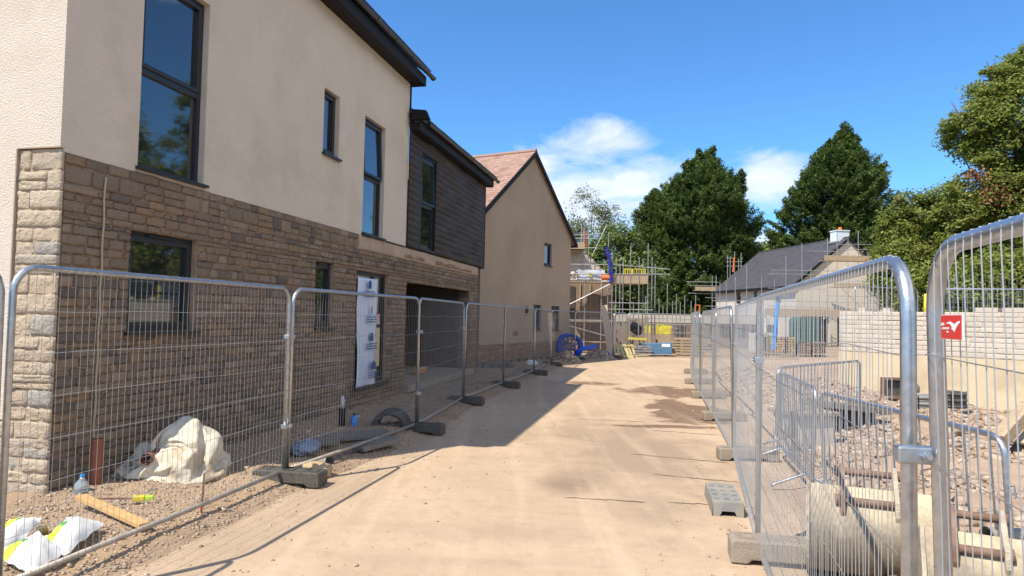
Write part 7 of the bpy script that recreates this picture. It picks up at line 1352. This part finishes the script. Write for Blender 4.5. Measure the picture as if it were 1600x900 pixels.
# ------------------------------------------------------------------ trees
def leafmat(name, cols, trans=.3):
    return mat(name, cols[0], rough=.55, spec=.3, tintvar=cols, trans=trans)
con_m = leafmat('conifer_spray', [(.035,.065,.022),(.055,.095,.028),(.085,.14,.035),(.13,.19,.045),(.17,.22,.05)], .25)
bush_m = leafmat('mixed_leaf', [(.09,.15,.03),(.14,.20,.05),(.20,.25,.07),(.11,.16,.04)], .35)
chest_m = leafmat('chestnut_leaf', [(.15,.20,.035),(.21,.26,.05),(.28,.31,.075),(.18,.23,.04),(.33,.29,.10)], .42)
birch_lm = leafmat('birch_leaf', [(.14,.17,.07),(.20,.23,.11),(.26,.28,.15)], .35)
dry_m = leafmat('dry_leaf', [(.28,.12,.05),(.20,.10,.05),(.34,.17,.07)], .2)
def cards(name, P, S, Nn, m, parent, tint, asp=.6):
    n = len(P); Nn = Nn/np.linalg.norm(Nn, axis=1, keepdims=True); q = rng.normal(size=(n,3)); a = np.cross(Nn, q); a /= np.linalg.norm(a, axis=1, keepdims=True)+1e-9; b = np.cross(Nn, a)
    S = S[:,None]; V = np.stack([P+a*S, P+b*S*asp+Nn*S*.15, P-a*S, P-b*S*asp+Nn*S*.15], 1).reshape(-1,3); F = np.arange(n*4).reshape(-1,4)
    return npmesh(name, V, F, m, parent, tint=tint)
def broadleaf(name, base, h, lobes, nclump, per, ls, lm, label, cat='tree', group=None, bm_=bark_m, rc=.55, trunk_r=.25, dry=None, gap=.42, z0=0, shell=.45, tr=True):
    e = empty(name, base, 0, label, cat, group); B = np.array(base); L = np.array(lobes, float); wt = L[:,3]*L[:,5]; wt = wt/wt.sum()
    idx = rng.choice(len(L), nclump*2, p=wt); d = rng.normal(size=(nclump*2,3)); d /= np.linalg.norm(d, axis=1, keepdims=True)
    r = shell+(1.02-shell)*rng.random(nclump*2)**.55; C_ = L[idx,:3]+d*r[:,None]*L[idx,3:6]; nn = fbm(C_[:,0]*.9+3, C_[:,1]*.9, C_[:,2]*.9, 3); k = nn > gap*.97; C_ = C_[k][:nclump]; dd = d[k][:nclump]
    n = len(C_); sc_ = rc*(.6+.8*rng.random(n)); P = C_[:,None]+rng.normal(size=(n,per,3))*sc_[:,None,None]*np.array([.55,.55,.32]); ct = rng.random(n)
    Nn = np.array([0,0,.9])+dd[:,None]*.5+rng.normal(size=(n,per,3))*.55; T = np.clip(ct[:,None]*.7+rng.random((n,per))*.45-.05, 0, 1)
    P = P.reshape(-1,3)+B; Nn = Nn.reshape(-1,3); S = ls*(.6+.8*rng.random(len(P)))
    k = P[:,2] > z0; cards('crown', P[k], S[k], Nn[k], lm, e, T.reshape(-1)[k])
    if dry is not None:
        for (x, y, z, rr_, nd) in dry: Q = np.array([x,y,z])+B+rng.normal(size=(nd,3))*rr_*.5; cards('dry_leaves', Q, ls*(.6+.6*rng.random(nd)), rng.normal(size=(nd,3)), dry_m, e, rng.random(nd))
    if tr:
        mb = MB(); top = L[:,2].max(); mb.tube([B+np.array([0,0,-.2]), B+np.array([.1,.05,h*.25]), B+np.array([-.05,.1,h*.5]), B+np.array([.1,0,h*.85])], [trunk_r*1.2, trunk_r, trunk_r*.65, trunk_r*.12], 9)
        for l in L:
            st = B+np.array([0,0,min(l[2], h*.8)*.5]); en = B+l[:3]; md = (st+en)/2+np.array([0,0,-.3]); mb.tube([st, md, en, en+(en-md)*.5], [trunk_r*.5, trunk_r*.35, trunk_r*.18, .02], 6)
            for _ in range(7):
                dv = rng.normal(size=3); dv /= np.linalg.norm(dv); dv[2] = abs(dv[2]); mb.tube([en*.6+md*.4, en+dv*l[3:6]*.5, en+dv*l[3:6]*.9], [trunk_r*.14, trunk_r*.08, .01], 4)
        mb.build('trunk', bm_, e, True)
    return e
def conifer(base, h, R, label, nb=420, per=150, ls=.24, prof=None, seed=0, group='dark conifers behind the site', lean=(0,0), spires=(), ks=1.0):
    e = empty('conifer', base, 0, label, 'conifer', group); B = np.array(base); P, Nn, S, T = [], [], [], []; mb = MB()
    mb.tube([B, B+np.array([lean[0]*.5, lean[1]*.5, h*.5]), B+np.array([lean[0], lean[1], h*.97])], [.45, .28, .04], 8)
    for i in range(nb):
        t = rng.random()**.92*.985+.01; azm = rng.random()*6.283; rad = prof(t)*R; inner = rng.random() < .22
        if i < len(spires)*26: sp = spires[i//26]; t = sp[0]+rng.random()*sp[2]; c_ = np.array([sp[1], -.6*abs(sp[1])*.3, 0]); rad = max(.12, .75*(1-(t-sp[0])/sp[2])); inner = False
        else: c_ = np.zeros(3)
        lump = fbm(math.cos(azm)*1.6+seed*3.1, math.sin(azm)*1.6+t*h*.42, t*h*.30+seed, 3); rr_ = rad*(.40+1.24*lump)*(.62 if inner else 1)
        dirv = np.array([math.cos(azm), math.sin(azm), 0]); L_ = ks*(.55+.75*rng.random())*(.45+.55*min(1, rad/2.5)); up = .15+.45*rng.random()+.45*t
        d = dirv+np.array([0,0,up-.30*(1-t)]); d /= np.linalg.norm(d); tip = B+c_+np.array([lean[0]*t, lean[1]*t, h*t*.985])+dirv*rr_+rng.normal(size=3)*.12
        n = int(per*(.5+.6*rng.random())); q = rng.random(n)**.8; wd = .42*L_*np.sqrt(q)+.05; sd = np.array([-dirv[1], dirv[0], 0]); nrm = np.cross(d, sd); nrm = nrm*np.sign(nrm[2]+1e-6)
        lat = (rng.random(n)*2-1)*wd; p = tip-d*(L_*q)[:,None]*1.25+sd*lat[:,None]+nrm*(rng.normal(size=n)*.09*ks-.6*lat**2/(wd+.1))[:,None]-np.array([0,0,1])*(.22*q*L_)[:,None]
        P.append(p); Nn.append(nrm+dirv*.35+sd*(lat/(wd+.1))[:,None]*.6+rng.normal(size=(n,3))*.42); S.append(ls*(.6+.7*rng.random(n)))
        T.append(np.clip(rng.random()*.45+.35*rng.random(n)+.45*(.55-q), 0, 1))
        if i % 5 == 0: mb.tube([tip-dirv*rr_*.9-np.array([0,0,rr_*.25]), tip-d*L_*.7, tip-d*.1], [.05,.03,.008], 4)
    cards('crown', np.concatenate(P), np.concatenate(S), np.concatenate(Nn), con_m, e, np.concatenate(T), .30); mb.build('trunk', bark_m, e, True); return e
p = D(1084, 500, 76)
conifer((p.x, 76, -.2), D(1100,232,76).z, 6.5, 'broad dark conifer in the middle, behind the scaffold poles', 2800, 150, .17, lambda t: np.interp(t, [0,.2,.45,.62,.75,.86,.95,1], [.95,1,1,.93,.78,.56,.28,.05]), 3, lean=(1.1,0), spires=((.91,-.8,.11),(.91,.8,.13),(.87,-2.1,.09),(.80,4.0,.11),(.76,-3.6,.08)), ks=1.35)
p2 = D(1032, 500, 73); conifer((p2.x, 73, -.2), D(1018,288,73).z, 4.0, 'narrower dark conifer standing against the left side of the broad one', 1200, 100, .17, lambda t: np.interp(t, [0,.3,.6,.85,1], [1,1,.85,.5,.06]), 8, lean=(-.8,0), ks=1.3)
p3 = D(1143, 500, 77); conifer((p3.x, 77.0, -.2), D(1142,268,77).z, 2.1, 'slender conifer against the right side of the broad one', 800, 100, .17, lambda t: np.interp(t, [0,.3,.6,.85,1], [1,1,.8,.42,.05]), 12, ks=1.2)
p = D(1292, 500, 76)
conifer((p.x, 76, -.2), D(1320,193,76).z, 6.6, 'tall dark conifer rising behind the white chimney', 2800, 150, .18, lambda t: np.interp(t, [0,.2,.45,.62,.78,.88,.94,1], [.95,1,1,.9,.68,.48,.2,.04]), 5, lean=(1.9,0), spires=((.93,.2,.10),(.86,-1.8,.08),(.78,-3.2,.07),(.90,1.2,.07),(.80,-2.2,.08)), ks=1.3)
X = D(945,500,46); 
broadleaf('bushy_tree', (X.x,46,0), 8.3, [(-1.2,0,4.4,1.7,1.6,2.2),(.5,0,5.4,2.1,1.8,2.6),(2.1,.3,4.2,1.6,1.6,2.5),(-.2,.2,2.2,3.2,2,2.2)], 520, 70, .12, bush_m, 'bushy mid green tree behind the unfinished house', rc=.6)
broadleaf('bushy_tree', (X.x-3.6,50,0), 7.2, [(0,0,4.4,1.6,1.6,1.9),(1.0,0,3,1.6,1.6,2.0)], 220, 60, .12, bush_m, 'green tree showing just past the eave of the brown house', rc=.6)
Bx = D(925,500,52)
broadleaf('birch', (Bx.x,52,0), 12.6, [(-.2,0,10.3,1.5,1.2,1.7),(1.3,.2,9.0,1.2,1.2,1.6),(-1.6,0,8.6,1.1,1,1.5),(.2,0,8.0,1.6,1.3,1.6),(2.0,0,7.2,1.0,1.0,1.3)], 330, 26, .085, birch_lm, 'thin pale birch with feathery see through crown against the clouds', bm_=birch_m, rc=.5, trunk_r=.13, gap=.44, shell=.3)
for (px, yt, Y, r, l) in ((1190,378,95,2.0,'far pale green tree in the gap between the two big conifers'),(1176,392,98,1.8,'far small tree low beside the broad conifer'),(1212,372,90,2.0,'far thin tree at the foot of the tall conifer')):
    p = D(px,500,Y); zt_ = D(px,yt,Y).z; broadleaf('distant_tree', (p.x,Y,0), zt_, [(0,0,zt_-r*.9,r,r,r),(-r*.6,0,zt_-r*1.8,r,r,r*1.2),(r*.7,0,zt_-r*2,r,r,r*1.3),(0,0,zt_*.3,r*1.4,r,zt_*.35)], 200, 50, .22, bush_m, l, group='far trees between the conifers', rc=1.0)
ch1 = D(1432,500,38)
broadleaf('chestnut_tree', (ch1.x+.35,38,1.0), 9.5, [(-1.3,0,4.6,1.3,1.5,1.9),(0,0,6.6,1.9,1.8,1.9),(1.7,0,6.0,1.7,1.7,2.0),(-.6,-.4,3.2,2.3,1.8,2.2),(1.8,-.5,3.0,2.2,1.8,2.6),(-1.1,0,6.2,1.2,1.2,1.2)], 1500, 62, .085, chest_m, 'lower yellowing chestnut tree right of the chimney', group='yellowing chestnut trees', rc=.42, dry=[(1.9,-1.4,6.6,.7,250)], gap=.40)
ch2 = D(1610,500,35)
broadleaf('chestnut_tree', (ch2.x+.6,35,1.0), 16.5, [(-3.7,0,11.0,1.2,1.4,1.7),(-2.2,0,13.0,1.2,1.4,1.4),(-3.2,0,8.3,1.9,1.9,2.6),(-1.6,0,11.2,2.0,2.0,2.4),(-.4,0,13.6,1.7,1.8,1.9),(1.2,0,14.6,2.0,2,1.9),(-3.0,-.3,5.0,2.2,2,2.6),(-.6,-.5,7.5,2.6,2.2,3.2),(1.8,0,10.5,2.8,2.5,3.2),(-.8,-.8,3.0,3.4,2,2.6),(2.5,0,6.0,3.2,3,3.6)], 3000, 64, .085, chest_m, 'tall yellowing chestnut tree at the right edge of the photo', group='yellowing chestnut trees', rc=.42, trunk_r=.32, dry=[(-3.6,-1.6,7.3,.8,420),(-4.2,-1.2,8.4,.5,200)], gap=.46)
ch3 = broadleaf('chestnut_tree', (27.5,25,1.0), 8.5, [(0,0,5.6,2.4,2.4,2.5),(-2.0,0,4.2,1.8,1.8,2.3),(1.9,.3,4.4,2.1,2,2.5),(0,0,2.4,3.0,2.4,2.2)], 800, 60, .10, chest_m, 'low chestnut tree outside the frame to the right', group='yellowing chestnut trees', rc=.5)
broadleaf('hedge', (23.5,29.5,1.7), 3.6, [(-4,0,1.4,2.4,1.5,1.7),(-1,0,1.7,2.4,1.5,1.9),(2,0,1.6,2.4,1.5,1.8),(5,0,1.7,2.6,1.5,2.0),(8,0,1.6,2.6,1.5,2.0)], 900, 60, .10, chest_m, 'dense green hedge on the terrace under the chestnut trees', 'hedge', rc=.5, tr=False, gap=.3, shell=.2)
ch3.scale = (1.65,1.65,1.65)
def copytree(o, loc, rz, s, label):
    c = o.copy(); COL.objects.link(c); c.location = loc; c.rotation_euler = (0,0,rz); c.scale = (s,s,s); c['label'] = label
    for ch in o.children: d = ch.copy(); COL.objects.link(d); d.parent = c
    return c
for i, (x, y, rz, s, l) in enumerate(((33,19,1,2.2,'chestnut tree beyond the right edge, reflected in the near windows'),(30,12,2,1.6,'second chestnut tree beyond the right edge, nearer the camera'),(34,4,3,1.4,'third chestnut tree beyond the right edge, level with the camera'),(38,27,4,1.9,'chestnut tree beyond the right edge behind the low one'),(35,23.5,.4,2.1,'tallest chestnut tree beyond the right edge, farthest out'),(31,-6,5,1.3,'chestnut tree behind the camera to the right'))): copytree(ch3, (x,y,.5), rz, s, l)
# far wood closing the horizon
n = 9000; xx = rng.random(n)*330-110; yy = 118+rng.random(n)*14; hh_ = 4.0+3.0*fbm(xx*.06, yy*.06, 3.)
zz = rng.random(n)*hh_; cards_P = np.stack([xx, yy, zz], -1)
tw = cards('far_wood', cards_P, .9+.7*rng.random(n), np.stack([rng.normal(size=n)*.5, -np.ones(n)*.7, rng.random(n)], -1), bush_m, None, rng.random(n)*.5, .8); tag(tw, 'distant belt of woodland closing the horizon behind the site', 'woodland', kind='stuff')
